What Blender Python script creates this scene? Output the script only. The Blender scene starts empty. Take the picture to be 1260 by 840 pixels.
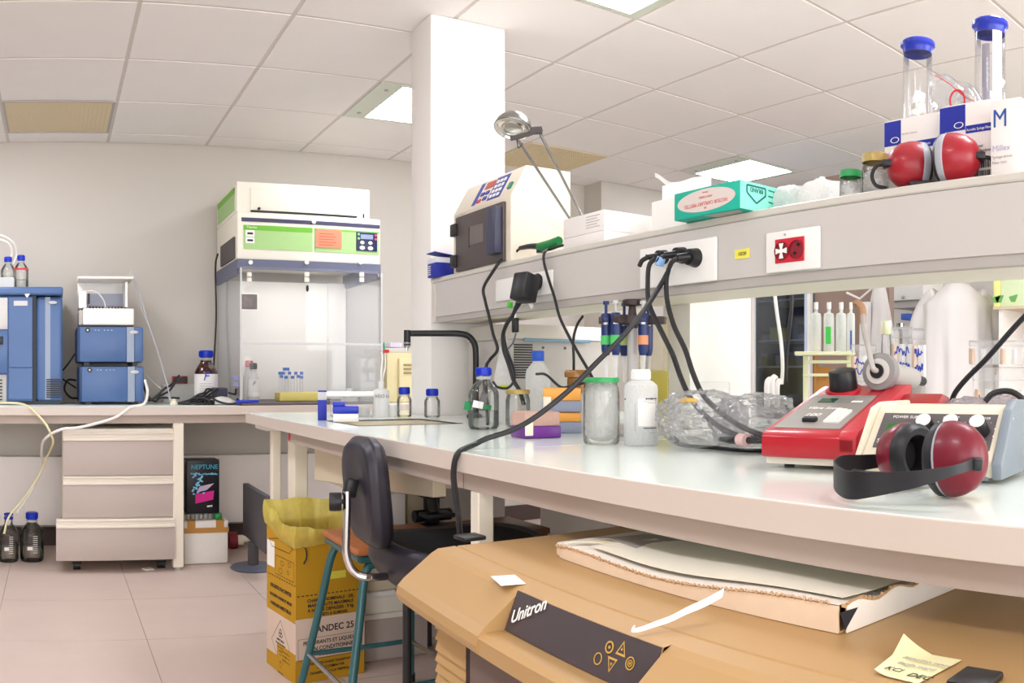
import bpy, bmesh, math, random
from mathutils import Vector, Matrix, Euler
SC = bpy.context.scene
COL = SC.collection
PI = math.pi
random.seed(7)
# ------------------------------------------------------------------ camera (stitched cylindrical panorama)
HC = 1.03                      # eye height
FP, HY, X0 = 1048.6, 462.0, 67.0   # px per radian, horizon row, column of the +y direction (1260x840 frame)
cd = bpy.data.cameras.new('camera')
cam = bpy.data.objects.new('camera', cd)
COL.objects.link(cam)
cam.location = (0, 0, HC)
cam.rotation_euler = (PI/2, 0, -(630-X0)/FP)
cd.type = 'PANO'
cd.panorama_type = 'CENTRAL_CYLINDRICAL'
cd.central_cylindrical_range_u_min = -630/FP
cd.central_cylindrical_range_u_max = 630/FP
cd.central_cylindrical_range_v_min = -(840-HY)/FP
cd.central_cylindrical_range_v_max = HY/FP
cd.central_cylindrical_radius = 1.0
cd.clip_start = 0.02
SC.camera = cam
# ------------------------------------------------------------------ light
SC.view_settings.view_transform = 'Standard'
SC.view_settings.look = 'None'
SC.view_settings.gamma = 1.0
SC.view_settings.use_curve_mapping = False
SC.view_settings.exposure = 0.77
W = bpy.data.worlds.new('daylight')
SC.world = W
W.use_nodes = True
W.node_tree.nodes['Background'].inputs[0].default_value = (0.97, 0.985, 1.0, 1)
W.node_tree.nodes['Background'].inputs[1].default_value = 2.0
def area(name, loc, rot, sx, sy, power, col=(1, .98, .97)):
    l = bpy.data.lights.new(name, 'AREA'); l.shape = 'RECTANGLE'; l.size = sx; l.size_y = sy
    l.energy = power; l.color = col
    o = bpy.data.objects.new(name, l); o.location = loc; o.rotation_euler = rot; COL.objects.link(o)
    return o
# daylight from the windows behind the photographer, to the right
area('window_daylight', (2.4, -2.6, 1.6), (math.radians(90), 0, 0), 4.5, 1.5, 50)
SC.cycles.max_bounces = 10
SC.cycles.transparent_max_bounces = 24
SC.cycles.sample_clamp_indirect = 6

# ------------------------------------------------------------------ pixel -> place
def th(px): return (px-X0)/FP
def ax(px, X): return X/math.tan(th(px))           # y of the point in column px on plane x=X
def ay(px, Y): return Y*math.tan(th(px))           # x on plane y=Y
def rr(x, y): return math.hypot(x, y)
def zz(py, r): return HC+(HY-py)/FP*r              # height at horizontal range r
def fl(px, py, z):                                 # point on the level z
    r = (HC-z)*FP/(py-HY); return Vector((r*math.sin(th(px)), r*math.cos(th(px)), z))
def px3(px, py, x=None, y=None, r=None):           # point in plane x= / y= / at range r
    if x is not None: r = x/math.sin(th(px))
    elif y is not None: r = y/math.cos(th(px))
    return Vector((r*math.sin(th(px)), r*math.cos(th(px)), zz(py, r)))

# ------------------------------------------------------------------ materials
def lin(h):
    h = h.lstrip('#'); c = [int(h[i:i+2], 16)/255 for i in (0, 2, 4)]
    return tuple((v/12.92 if v <= .04045 else ((v+.055)/1.055)**2.4) for v in c)+(1,)
MATS = {}
def mat(name, col, rough=.5, metal=0, noise=.04, scale=14, bump=0, bscale=120, emit=0, spec=.5, trans=0, ior=1.45, coat=0):
    if name in MATS: return MATS[name]
    m = bpy.data.materials.new(name); m.use_nodes = True
    nt = m.node_tree; N = nt.nodes; Lk = nt.links
    b = N['Principled BSDF']
    c = lin(col) if isinstance(col, str) else tuple(col)+((1,) if len(col) == 3 else ())
    b.inputs['Roughness'].default_value = rough
    b.inputs['Metallic'].default_value = metal
    b.inputs['Specular IOR Level'].default_value = spec
    b.inputs['IOR'].default_value = ior
    b.inputs['Transmission Weight'].default_value = trans
    b.inputs['Coat Weight'].default_value = coat
    tc = N.new('ShaderNodeTexCoord')
    nz = N.new('ShaderNodeTexNoise'); nz.inputs['Scale'].default_value = scale; nz.inputs['Detail'].default_value = 4
    Lk.new(tc.outputs['Object'], nz.inputs['Vector'])
    mx = N.new('ShaderNodeMix'); mx.data_type = 'RGBA'
    mx.inputs['A'].default_value = tuple(max(0, v*(1-noise)) for v in c[:3])+(1,)
    mx.inputs['B'].default_value = tuple(min(1, v*(1+noise)) for v in c[:3])+(1,)
    Lk.new(nz.outputs['Fac'], mx.inputs['Factor'])
    Lk.new(mx.outputs['Result'], b.inputs['Base Color'])
    if bump:
        n2 = N.new('ShaderNodeTexNoise'); n2.inputs['Scale'].default_value = bscale; n2.inputs['Detail'].default_value = 3
        Lk.new(tc.outputs['Object'], n2.inputs['Vector'])
        bp = N.new('ShaderNodeBump'); bp.inputs['Strength'].default_value = bump; bp.inputs['Distance'].default_value = .002
        Lk.new(n2.outputs['Fac'], bp.inputs['Height']); Lk.new(bp.outputs['Normal'], b.inputs['Normal'])
    if emit:
        b.inputs['Emission Color'].default_value = c; b.inputs['Emission Strength'].default_value = emit
    MATS[name] = m
    return m
def clear(name, tint='#ffffff', body=.12, gloss=.9, rough=.03, milky=0, edge=.55):
    """thin transparent wall: see-through face-on, brighter/denser at grazing angles; milky adds a translucent white"""
    if name in MATS: return MATS[name]
    m = bpy.data.materials.new(name); m.use_nodes = True
    nt = m.node_tree; N = nt.nodes; Lk = nt.links
    N.remove(N['Principled BSDF']); out = N['Material Output']
    tr = N.new('ShaderNodeBsdfTransparent'); gl = N.new('ShaderNodeBsdfGlossy'); gl.inputs['Roughness'].default_value = rough
    lw = N.new('ShaderNodeLayerWeight'); lw.inputs['Blend'].default_value = .32
    c = lin(tint)
    rmp = N.new('ShaderNodeMix'); rmp.data_type = 'RGBA'
    rmp.inputs['A'].default_value = tuple(1-(1-v)*body for v in c[:3])+(1,)
    rmp.inputs['B'].default_value = tuple(v*edge for v in c[:3])+(1,)
    Lk.new(lw.outputs['Facing'], rmp.inputs['Factor'])
    Lk.new(rmp.outputs['Result'], tr.inputs['Color'])
    mul = N.new('ShaderNodeMath'); mul.operation = 'MULTIPLY'; mul.inputs[1].default_value = gloss
    Lk.new(lw.outputs['Fresnel'], mul.inputs[0])
    ms = N.new('ShaderNodeMixShader')
    Lk.new(mul.outputs[0], ms.inputs['Fac']); Lk.new(tr.outputs[0], ms.inputs[1]); Lk.new(gl.outputs[0], ms.inputs[2])
    last = ms
    if milky:
        d = N.new('ShaderNodeBsdfDiffuse'); d.inputs['Color'].default_value = c
        t2 = N.new('ShaderNodeBsdfTranslucent'); t2.inputs['Color'].default_value = c
        ad = N.new('ShaderNodeMixShader'); ad.inputs['Fac'].default_value = .5
        Lk.new(d.outputs[0], ad.inputs[1]); Lk.new(t2.outputs[0], ad.inputs[2])
        nz = N.new('ShaderNodeTexNoise'); nz.inputs['Scale'].default_value = 20
        mr = N.new('ShaderNodeMapRange'); mr.inputs['To Min'].default_value = milky*.85; mr.inputs['To Max'].default_value = min(1, milky*1.15)
        Lk.new(nz.outputs['Fac'], mr.inputs['Value'])
        m2 = N.new('ShaderNodeMixShader'); Lk.new(mr.outputs['Result'], m2.inputs['Fac'])
        Lk.new(ms.outputs[0], m2.inputs[1]); Lk.new(ad.outputs[0], m2.inputs[2]); last = m2
    Lk.new(last.outputs[0], out.inputs['Surface'])
    MATS[name] = m
    return m

# ------------------------------------------------------------------ mesh building
def catmull(pts, n=6):
    pts = [Vector(p) for p in pts]
    if len(pts) < 3: return pts
    P = [2*pts[0]-pts[1]]+pts+[2*pts[-1]-pts[-2]]; out = []
    for i in range(1, len(P)-2):
        a, b, c, d = P[i-1:i+3]
        for k in range(n):
            t = k/n
            out.append(.5*((2*b)+(c-a)*t+(2*a-5*b+4*c-d)*t*t+(3*b-a-3*c+d)*t**3))
    out.append(pts[-1]); return out
class MB:
    def __init__(s): s.bm = bmesh.new()
    def _merge(s, b2, M=None):
        if M is not None: b2.transform(M)
        me = bpy.data.meshes.new('tmp'); b2.to_mesh(me); b2.free(); s.bm.from_mesh(me); bpy.data.meshes.remove(me)
    def boxc(s, c, size, rot=None, bev=0, seg=2):
        b = bmesh.new(); bmesh.ops.create_cube(b, size=1)
        bmesh.ops.scale(b, vec=size, verts=b.verts)
        if bev: bmesh.ops.bevel(b, geom=b.edges[:], offset=min(bev, min(size)*.49), segments=seg, affect='EDGES', profile=.5)
        M = Matrix.Translation(c)
        if rot is not None: M = M @ (rot if isinstance(rot, Matrix) else Euler(rot).to_matrix().to_4x4())
        s._merge(b, M); return s
    def box(s, x0, x1, y0, y1, z0, z1, bev=0, seg=2):
        return s.boxc(((x0+x1)/2, (y0+y1)/2, (z0+z1)/2), (abs(x1-x0), abs(y1-y0), abs(z1-z0)), None, bev, seg)
    def cyl(s, p0, p1, r0, r1=None, seg=20, bev=0):
        p0, p1 = Vector(p0), Vector(p1); d = p1-p0; L = d.length
        r1 = r0 if r1 is None else r1
        b = bmesh.new(); bmesh.ops.create_cone(b, cap_ends=True, segments=seg, radius1=r0, radius2=r1, depth=L)
        if bev:
            es = [e for e in b.edges if len(e.link_faces) == 2 and any(len(f.verts) > 4 for f in e.link_faces)]
            bmesh.ops.bevel(b, geom=es, offset=bev, segments=2, affect='EDGES', profile=.5)
        q = Vector((0, 0, 1)).rotation_difference(d.normalized())
        s._merge(b, Matrix.Translation((p0+p1)/2) @ q.to_matrix().to_4x4()); return s
    def lathe(s, prof, o=(0, 0, 0), seg=28, M=None, cap=True):
        b = bmesh.new(); rings = []
        for r, z in prof:
            if r < 1e-6: rings.append([b.verts.new((0, 0, z))])
            else: rings.append([b.verts.new((r*math.cos(2*PI*i/seg), r*math.sin(2*PI*i/seg), z)) for i in range(seg)])
        for A, B in zip(rings, rings[1:]):
            if len(A) == 1 and len(B) == 1: continue
            for i in range(seg):
                j = (i+1) % seg
                if len(A) == 1: b.faces.new((A[0], B[i], B[j]))
                elif len(B) == 1: b.faces.new((A[i], B[0], A[j]))
                else: b.faces.new((A[i], B[i], B[j], A[j]))
        if cap:
            for R, flip in ((rings[0], 0), (rings[-1], 1)):
                if len(R) > 1: b.faces.new(R if flip else R[::-1])
        T = Matrix.Translation(o)
        s._merge(b, T if M is None else M); return s
    def tube(s, pts, r, seg=8, n=6, smooth=True, flat=1.0):
        P = catmull(pts, n) if smooth else [Vector(p) for p in pts]
        b = bmesh.new(); rings = []; up = None
        for i, p in enumerate(P):
            t = (P[min(i+1, len(P)-1)]-P[max(i-1, 0)])
            if t.length < 1e-9: t = Vector((0, 0, 1))
            t.normalize()
            if up is None: up = Vector((0, 0, 1)) if abs(t.z) < .9 else Vector((1, 0, 0))
            a = t.cross(up)
            if a.length < 1e-6: a = t.orthogonal()
            a.normalize(); up = a.cross(t).normalized()
            ri = r(i/(len(P)-1)) if callable(r) else r
            rings.append([b.verts.new(p+a*(ri*math.cos(2*PI*k/seg))+up*(ri*flat*math.sin(2*PI*k/seg))) for k in range(seg)])
        for A, B in zip(rings, rings[1:]):
            for k in range(seg): b.faces.new((A[k], A[(k+1) % seg], B[(k+1) % seg], B[k]))
        b.faces.new(rings[0][::-1]); b.faces.new(rings[-1])
        s._merge(b); return s
    def poly(s, vs, fs):
        b = bmesh.new(); V = [b.verts.new(v) for v in vs]
        for f in fs: b.faces.new([V[i] for i in f])
        s._merge(b); return s
    def prism(s, pg, fn, a, b_, bev=0):
        """polygon pg (2-D) extruded between a and b_; fn(u,v,w)->3-D point"""
        b = bmesh.new(); n = len(pg)
        A = [b.verts.new(fn(u, v, a)) for u, v in pg]; B = [b.verts.new(fn(u, v, b_)) for u, v in pg]
        b.faces.new(A); b.faces.new(B[::-1])
        for i in range(n): b.faces.new((A[i], B[i], B[(i+1) % n], A[(i+1) % n]))
        bmesh.ops.recalc_face_normals(b, faces=b.faces)
        if bev: bmesh.ops.bevel(b, geom=b.edges[:], offset=bev, segments=2, affect='EDGES', profile=.5)
        s._merge(b); return s
    def grid(s, f, nu, nv, thick=0, closeu=False):
        b = bmesh.new(); V = [[b.verts.new(f(i/nu, j/nv)) for j in range(nv+1)] for i in range(nu+(0 if closeu else 1))]
        for i in range(nu):
            i2 = (i+1) % nu if closeu else i+1
            for j in range(nv): b.faces.new((V[i][j], V[i2][j], V[i2][j+1], V[i][j+1]))
        if thick:
            bmesh.ops.recalc_face_normals(b, faces=b.faces)
            bmesh.ops.solidify(b, geom=b.faces[:], thickness=thick)
        s._merge(b); return s
    def sphere(s, c, r, sc=(1, 1, 1), seg=16, rot=None):
        b = bmesh.new(); bmesh.ops.create_uvsphere(b, u_segments=seg, v_segments=max(6, seg//2), radius=r)
        M = Matrix.Translation(c)
        if rot is not None: M = M @ Euler(rot).to_matrix().to_4x4()
        s._merge(b, M @ Matrix.Diagonal((*sc, 1))); return s
    def build(s, name, m, parent=None, world=True, angle=35, smooth=True, kind=None):
        b = s.bm
        bmesh.ops.recalc_face_normals(b, faces=b.faces)
        if parent is not None and world:
            b.transform(WM[parent.name].inverted())
        me = bpy.data.meshes.new(name); b.to_mesh(me); b.free()
        if smooth:
            for p in me.polygons: p.use_smooth = True
            me.set_sharp_from_angle(angle=math.radians(angle))
        if isinstance(m, (list, tuple)):
            for q in m: me.materials.append(q)
        else: me.materials.append(m)
        o = bpy.data.objects.new(name, me); COL.objects.link(o)
        if parent is not None:
            o.parent = parent; WM[o.name] = WM[parent.name].copy()
        else: WM[o.name] = Matrix.Identity(4)
        if kind: o['kind'] = kind
        return o
WM = {}
def thing(name, label, cat, loc=(0, 0, 0), rz=0, group=None):
    o = bpy.data.objects.new(name, None); COL.objects.link(o)
    o.empty_display_size = .05
    o.location = loc; o.rotation_euler = (0, 0, rz)
    WM[o.name] = Matrix.Translation(loc) @ Matrix.Rotation(rz, 4, 'Z')
    o['label'] = label; o['category'] = cat
    if group: o['group'] = group
    return o
def tag(o, label, cat, group=None):
    o['label'] = label; o['category'] = cat
    if group: o['group'] = group
    return o
def rebase(o, loc):
    """origin of a single-mesh thing to its base"""
    o.data.transform(Matrix.Translation(-Vector(loc))); o.location = loc; WM[o.name] = Matrix.Translation(loc); return o
def kids(o): return [c for c in COL.objects if c.parent is o]
def dup(root, loc, rz=None, label=None, scale=None):
    r = root.copy(); COL.objects.link(r); r.location = loc
    if rz is not None: r.rotation_euler = (0, 0, rz)
    if scale: r.scale = scale
    if label: r['label'] = label
    for ch in list(root.children):
        c = ch.copy(); COL.objects.link(c); c.parent = r
        for g in list(ch.children):
            d = g.copy(); COL.objects.link(d); d.parent = c
    return r
def label_part(o, t): o['label'] = t; return o
def text(s, size, m, parent, o, right, up, name='lettering', align='LEFT', ext=.0002, shear=0, world=True, sx=1.0, bold=0):
    cu = bpy.data.curves.new(name, 'FONT'); cu.body = s; cu.size = size; cu.align_x = align; cu.extrude = ext
    cu.shear = shear; cu.offset = bold*size; cu.resolution_u = 3
    ob = bpy.data.objects.new('t', cu)
    me = bpy.data.meshes.new_from_object(ob); bpy.data.objects.remove(ob); bpy.data.curves.remove(cu)
    right = Vector(right).normalized(); up = Vector(up).normalized(); nrm = right.cross(up).normalized()
    up = nrm.cross(right)
    M = Matrix((right*sx, up, nrm)).transposed().to_4x4(); M.translation = Vector(o)
    if parent is not None and world: M = WM[parent.name].inverted() @ M
    me.transform(M); me.materials.clear(); me.materials.append(m); me.name = name
    t = bpy.data.objects.new(name, me); COL.objects.link(t)
    if parent is not None: t.parent = parent; WM[t.name] = WM[parent.name].copy()
    return t
def struct(mb, name, m, parent=None, **k):
    o = mb.build(name, m, parent, **k)
    if parent is None: o['kind'] = 'structure'
    return o
# ------------------------------------------------------------------ materials shared
m_wall = mat('wall_paint', '#c9c2b9', .85, noise=.015, scale=2.5, bump=.05)
m_tile = mat('ceiling_tile', '#f6f2ef', .9, noise=.02, scale=6, bump=.12, bscale=300)
m_tbar = mat('ceiling_bar', '#d8d0c9', .6, noise=.02)
m_floor = mat('vinyl_floor', '#cdb9ae', .42, noise=.06, scale=5, spec=.35)
m_joint = mat('floor_joint', '#9c867c', .7)
m_pillar = mat('pillar_paint', '#efeae5', .8, noise=.012, scale=3)
m_top = mat('bench_top_laminate', '#e3ece4', .12, noise=.02, scale=6, spec=.5)
m_edge = mat('bench_edge_band', '#d2c5ba', .4, noise=.015)
m_apron = mat('bench_apron', '#b3a297', .45, noise=.02)
m_leg = mat('bench_leg_cream', '#efe6d4', .45, noise=.02)
m_beige = mat('beige_laminate', '#d6c8ac', .55, noise=.03)
m_white = mat('white_plastic', '#f1eee9', .4, noise=.015)
m_black = mat('black_plastic', '#1b1a1d', .4, noise=.05)
m_cable = mat('black_cable', '#201f22', .45, noise=.05)
m_blue = mat('blue_cap', '#1330b8', .35, noise=.05)
m_chrome = mat('chrome', '#c9c7c6', .18, metal=1, noise=.02)
m_darkgrey = mat('dark_grey_plastic', '#4c4648', .5, noise=.04)
m_grey = mat('grey_plastic', '#b5b0ab', .5, noise=.03)
m_paper = mat('paper_white', '#f3f0ea', .85, noise=.02)
m_ink = mat('black_ink', '#262326', .7)
m_blueink = mat('blue_ink', '#2b3fa8', .7)
m_glass = clear('clear_glass', '#f3f9f6', .04, .9, .02, 0, .84)
m_plas = clear('clear_plastic', '#f8f9fb', .02, .6, .05, .03, .93)
m_film = clear('plastic_film', '#fcfcfe', .02, .6, .12, .08, .98)
m_milky = clear('milky_plastic', '#fbfbfa', .04, .4, .2, .66, .97)
m_water = clear('water', '#e6f0eb', .12, .4, .02, .0, .85)
CEIL = 2.45
YW = 5.19                       # back wall
# ------------------------------------------------------------------ room shell
struct(MB().box(-3.2, 6.1, YW, YW+.1, 0, CEIL+.08), 'wall_back', m_wall)
struct(MB().box(-3.2, -3.1, -.6, YW, 0, CEIL+.08), 'wall_left_added', m_wall)  # unseen wall, added and cut short to shape light from the left
struct(MB().box(6.0, 6.1, -3.0, YW, 0, CEIL+.08), 'wall_right', m_wall)
fl_o = struct(MB().box(-3.2, 6.1, -3.0, YW+.1, -.1, -.004), 'floor', m_joint)
for i in range(-3, 8):
    for j in range(-3, 9):
        x0, y0 = .36+.6*i, .31+.6*j
        x1, y1 = min(x0+.6, 5.99), min(y0+.6, YW-.002)
        if x0 < -3.1 or x1 <= x0+.05 or y0 < -3: continue
        MB().box(x0+.0012, x1-.0012, y0+.0012, y1-.0012, -.02, 0).build('floor_tile', m_floor, fl_o, smooth=False)
ce = struct(MB().box(-3.2, 6.1, -3.0, YW+.1, CEIL+.003, CEIL+.1), 'ceiling', m_tbar)
lamp_cells = {}
TX, TY, TX0, TY0 = .605, .587, .325, 4.985
def cell(i, j): return TX0+TX*i, TX0+TX*(i+1), TY0-TY*(j+1), TY0-TY*j
SKIP = {}
def tilepart(x0, x1, y0, y1):
    g = .009
    MB().box(x0+g, x1-g, y0+g, y1-g, CEIL, CEIL+.004, .001, 1).build('ceiling_tile', m_tile, ce, smooth=False)
LAMPS = [(2, 1), (6, 1), (2, 4), (-2, 1), (-2, 4), (-2, 7), (2, 7), (6, 7)]
VENTS = [(-1, 0), (4, 0)]
for i in range(-5, 10):
    for j in range(-1, 8):
        x0, x1, y0, y1 = cell(i, j)
        if (i, j) in LAMPS or (i, j) in VENTS: continue
        if j == -1: y1 = YW-.001
        x0 = max(x0, -3.08); x1 = min(x1, 5.99)
        if x1-x0 < .1: continue
        tilepart(x0, x1, y0, y1)
m_lamp = mat('lamp_diffuser', '#f4f7ff', .5, emit=14, noise=.01)
m_lampf = mat('lamp_frame', '#d3dacb', .4, noise=.02)
LL = {(2, 1): 'square recessed ceiling light half hidden behind the white pillar', (6, 1): 'square recessed ceiling light above the teal pipette box',
      (2, 4): 'recessed ceiling light cut off by the top edge of the photo', (-2, 1): 'ceiling light left of the photo by the back wall', (-2, 4): 'ceiling light left of the photo in the middle of the room',
      (-2, 7): 'ceiling light behind the viewer on the left', (2, 7): 'ceiling light above the viewer on the right', (6, 7): 'ceiling light behind the shelf outside the photo'}
for (i, j) in LAMPS:
    x0, x1, y0, y1 = cell(i, j)
    t = thing('ceiling_light', LL[(i, j)], 'ceiling light', ((x0+x1)/2, (y0+y1)/2, CEIL), 0, 'ceiling lights')
    fr = MB(); w = .085
    fr.box(x0+.008, x0+.13, y0+.008, y1-.008, CEIL-.004, CEIL+.0035); fr.box(x1-.05, x1-.008, y0+.008, y1-.008, CEIL-.004, CEIL+.0035)
    fr.box(x0+.13, x1-.05, y0+.008, y0+.03, CEIL-.004, CEIL+.0035); fr.box(x0+.13, x1-.05, y1-.03, y1-.008, CEIL-.004, CEIL+.0035)
    f = fr.build('frame', m_lampf, t)
    for yy in (y0+.1, y1-.1):
        MB().cyl((x0+.07, yy, CEIL-.009), (x0+.07, yy, CEIL-.004), .011, seg=12).build('screw', m_grey, f)
    MB().box(x0+.13, x1-.05, y0+.03, y1-.03, CEIL-.001, CEIL+.0028).build('diffuser', m_lamp, t)
m_vent = mat('vent_mesh', '#e6d6b4', .7, noise=.05, scale=60)
for k, (i, j) in enumerate(VENTS):
    x0, x1, y0, y1 = cell(i, j)
    t = thing('ceiling_vent', ('beige perforated air vent in the ceiling over the left bench', 'beige air vent in the ceiling behind the desk lamp')[k], 'vent', ((x0+x1)/2, (y0+y1)/2, CEIL), 0, 'ceiling vents')
    MB().box(x0+.012, x1-.012, y0+.012, y1-.012, CEIL+.002, CEIL+.0035).build('grille', m_vent, t)
    fr = MB()
    for a in ((x0+.008, x0+.02, y0+.008, y1-.008), (x1-.02, x1-.008, y0+.008, y1-.008), (x0+.02, x1-.02, y0+.008, y0+.02), (x0+.02, x1-.02, y1-.02, y1-.008)):
        fr.box(*a, CEIL-.003, CEIL+.0035)
    fr.build('frame', m_grey if k == 0 else m_vent, t)
    s = MB()
    for q in range(1, 24):
        xx = x0+.02+(x1-x0-.04)*q/24
        s.box(xx-.003, xx+.003, y0+.02, y1-.02, CEIL-.001, CEIL+.003)
    s.build('slats', m_vent, t, kind='stuff')
# pillar
XP, YP = 1.427, 3.019
struct(MB().box(XP, XP+.338, YP, YP+.19, 0, CEIL, .006), 'pillar', m_pillar)
# wall corner beyond the pillar (a boxed riser by the back wall)
struct(MB().box(3.72, 5.99, 4.98, YW, 0, CEIL-.0), 'trim_2', m_wall)

# ------------------------------------------------------------------ benches
ZL, ZB = .869, .874
YL = 4.43                        # front of the wall bench
XB = .80                       # front of the island bench
def leg_box(mb, x0, x1, y0, y1, z1): mb.box(x0, x1, y0, y1, .018, z1, .004, 1)
t = thing('wall_bench', 'long white laminate bench against the back wall under the fume hood', 'bench', (0, YL, 0))
MB().box(-2.6, 2.75, YL, YW-.002, ZL-.045, ZL, .004).build('worktop', m_top, t)
MB().box(-2.6, 2.75, YL-.004, YL, ZL-.046, ZL-.0005, .001, 1).build('edge_band', m_edge, t)
MB().box(-2.6, 2.75, YL+.025, YL+.045, .779, ZL-.045).build('apron', m_apron, t)
for px0, px1, yy in ((213, 226, YL+.03),):
    x0, x1 = ay(px0, yy), ay(px1, yy)
    lg = MB().box(x0, x1, yy-.006, yy+.05, .016, .779, .004, 1).build('leg', m_leg, t)
    MB().cyl(((x0+x1)/2, yy+.02, 0), ((x0+x1)/2, yy+.02, .018), .02, seg=14).build('foot', m_grey, lg)
for xx in (-1.6, 2.3):
    MB().box(xx, xx+.055, YL+.03, YL+.085, 0, .779, .004, 1).build('leg', m_leg, t)
# wall trunking panel under the bench
struct(MB().box(-3.0, 2.7, 5.09, YW-.001, .135, .545, .004), 'trim_1', mat('trunk_panel', '#f3ece8', .6, noise=.02))
m_base = mat('baseboard_shade', '#4a3a36', .7)  # dark colour paints the black shadow in the gap below the trunking panel
struct(MB().box(-3.1, 3.7, YW-.02, YW-.001, 0, .11), 'baseboard_back', m_base)

# island bench: far worktop with the sink, near worktop
SX0, SX1, SY0, SY1 = .925, 1.275, 2.47, 2.79
XB1 = 2.3
def ring_boxes(mb, X0_, X1_, Y0_, Y1_, holes, z0, z1):
    xs = sorted({X0_, X1_, *[h[0] for h in holes], *[h[1] for h in holes]}); ys = sorted({Y0_, Y1_, *[h[2] for h in holes], *[h[3] for h in holes]})
    for a, b_ in zip(xs, xs[1:]):
        for c, d_ in zip(ys, ys[1:]):
            mx_, my_ = (a+b_)/2, (c+d_)/2
            if not any(h[0] < mx_ < h[1] and h[2] < my_ < h[3] for h in holes): mb.box(a, b_, c, d_, z0, z1)
YSEAM, YEND = 1.575, 3.486
XA, ZA = .82, .795                # apron
t = thing('island_bench', 'white island bench section with a sink cut out and cream legs', 'bench', (XB, 2.5, 0))
w = MB()
ring_boxes(w, XB, XB1, YSEAM+.001, YEND, [(SX0, SX1, SY0, SY1), (XP-.004, XP+.342, YP-.004, YP+.194)], ZB-.04, ZB)
bmesh.ops.remove_doubles(w.bm, verts=w.bm.verts[:], dist=1e-5)
w.build('worktop', m_top, t, smooth=False)
MB().box(XB-.004, XB, YSEAM+.001, YEND, ZB-.041, ZB-.0005, .001, 1).build('edge_band', m_edge, t)
MB().box(XB-.004, XB1, YEND, YEND+.004, ZB-.041, ZB-.0005, .001, 1).build('edge_band', m_edge, t)
b = MB()
m_basin = mat('sink_basin', '#ddd3ba', .35, noise=.03)
zb0 = ZB-.20
b.box(SX0, SX1, SY0, SY1, zb0-.01, zb0)
b.box(SX0-.008, SX0, SY0, SY1, zb0, ZB-.041).box(SX1, SX1+.008, SY0, SY1, zb0, ZB-.041).box(SX0, SX1, SY0-.008, SY0, zb0, ZB-.041).box(SX0, SX1, SY1, SY1+.008, zb0, ZB-.041)
b.box(SX0, SX0+.004, SY0, SY1, ZB-.041, ZB-.004).box(SX1-.004, SX1, SY0, SY1, ZB-.041, ZB-.004).box(SX0+.004, SX1-.004, SY0, SY0+.004, ZB-.041, ZB-.004).box(SX0+.004, SX1-.004, SY1-.004, SY1, ZB-.041, ZB-.004)
bs = b.build('basin', m_basin, t, smooth=False)
r = MB(); q = .005
r.box(SX0-q, SX1+q, SY0-q, SY0+.004, ZB-.002, ZB+.0012).box(SX0-q, SX1+q, SY1-.004, SY1+q, ZB-.002, ZB+.0012).box(SX0-q, SX0+.004, SY0, SY1, ZB-.002, ZB+.0012).box(SX1-.004, SX1+q, SY0, SY1, ZB-.002, ZB+.0012)
r.build('sink_rim', m_darkgrey, bs, smooth=False)
ya = ax(355, XA)
MB().box(XA, XA+.016, YSEAM+.002, ya, ZA, ZB-.04).build('apron', m_apron, t)
MB().box(XA-.003, XA, ya-.024, ya-.004, ZA+.006, ZA+.034).build('red_tag', mat('red_tag', '#c0323c', .5), t)
MB().box(ay(362, 3.1), ay(379, 3.1), 3.1, 3.19, .0, ZB-.04, .004, 1).build('leg', m_leg, t)
MB().box(.873, .911, 3.34, 3.38, 0, .82, .004, 1).build('leg', m_leg, t)
MB().box(.825, .935, 3.25, 3.44, .812, ZB-.04, .003, 1).build('leg_bracket', m_white, t)
MB().box(2.2, 2.25, 3.3, 3.35, 0, ZB-.04, .004, 1).build('leg', m_leg, t)
MB().box(2.2, 2.25, 1.7, 1.75, 0, ZB-.04, .004, 1).build('leg', m_leg, t)
CX0, CX1 = .885, .922
label_part(MB().prism([(2.81, .668), (2.81, ZB-.041), (1.86, ZB-.041), (1.86, .735)], lambda u, v, w: Vector((w, u, v)), CX0, CX1, .003).build('sink_casing', m_beige, t, smooth=False), 'beige boxed sink casing')
t = thing('island_bench', 'white island bench section nearest the viewer, carrying the red instrument', 'bench', (XB, .5, 0))
Y0, Y1 = -1.0, YSEAM-.001
MB().box(XB, XB1, Y0, Y1, ZB-.04, ZB, .003, 1).build('worktop', m_top, t)
MB().box(XB-.004, XB, Y0, Y1-.001, ZB-.041, ZB-.0005, .001, 1).build('edge_band', m_edge, t)
MB().box(XA, XA+.016, Y0, Y1, ZA, ZB-.04).build('apron', m_apron, t)
yl = ax(578, XA)
MB().box(XA+.001, XA+.038, yl-.035, yl, 0, ZA, .003, 1).build('leg', m_leg, t)
for a, c in ((2.2, 1.45), (2.2, -.9), (.84, -.9)): MB().box(a, a+.05, c, c+.05, 0, ZA, .004, 1).build('leg', m_leg, t)
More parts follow.
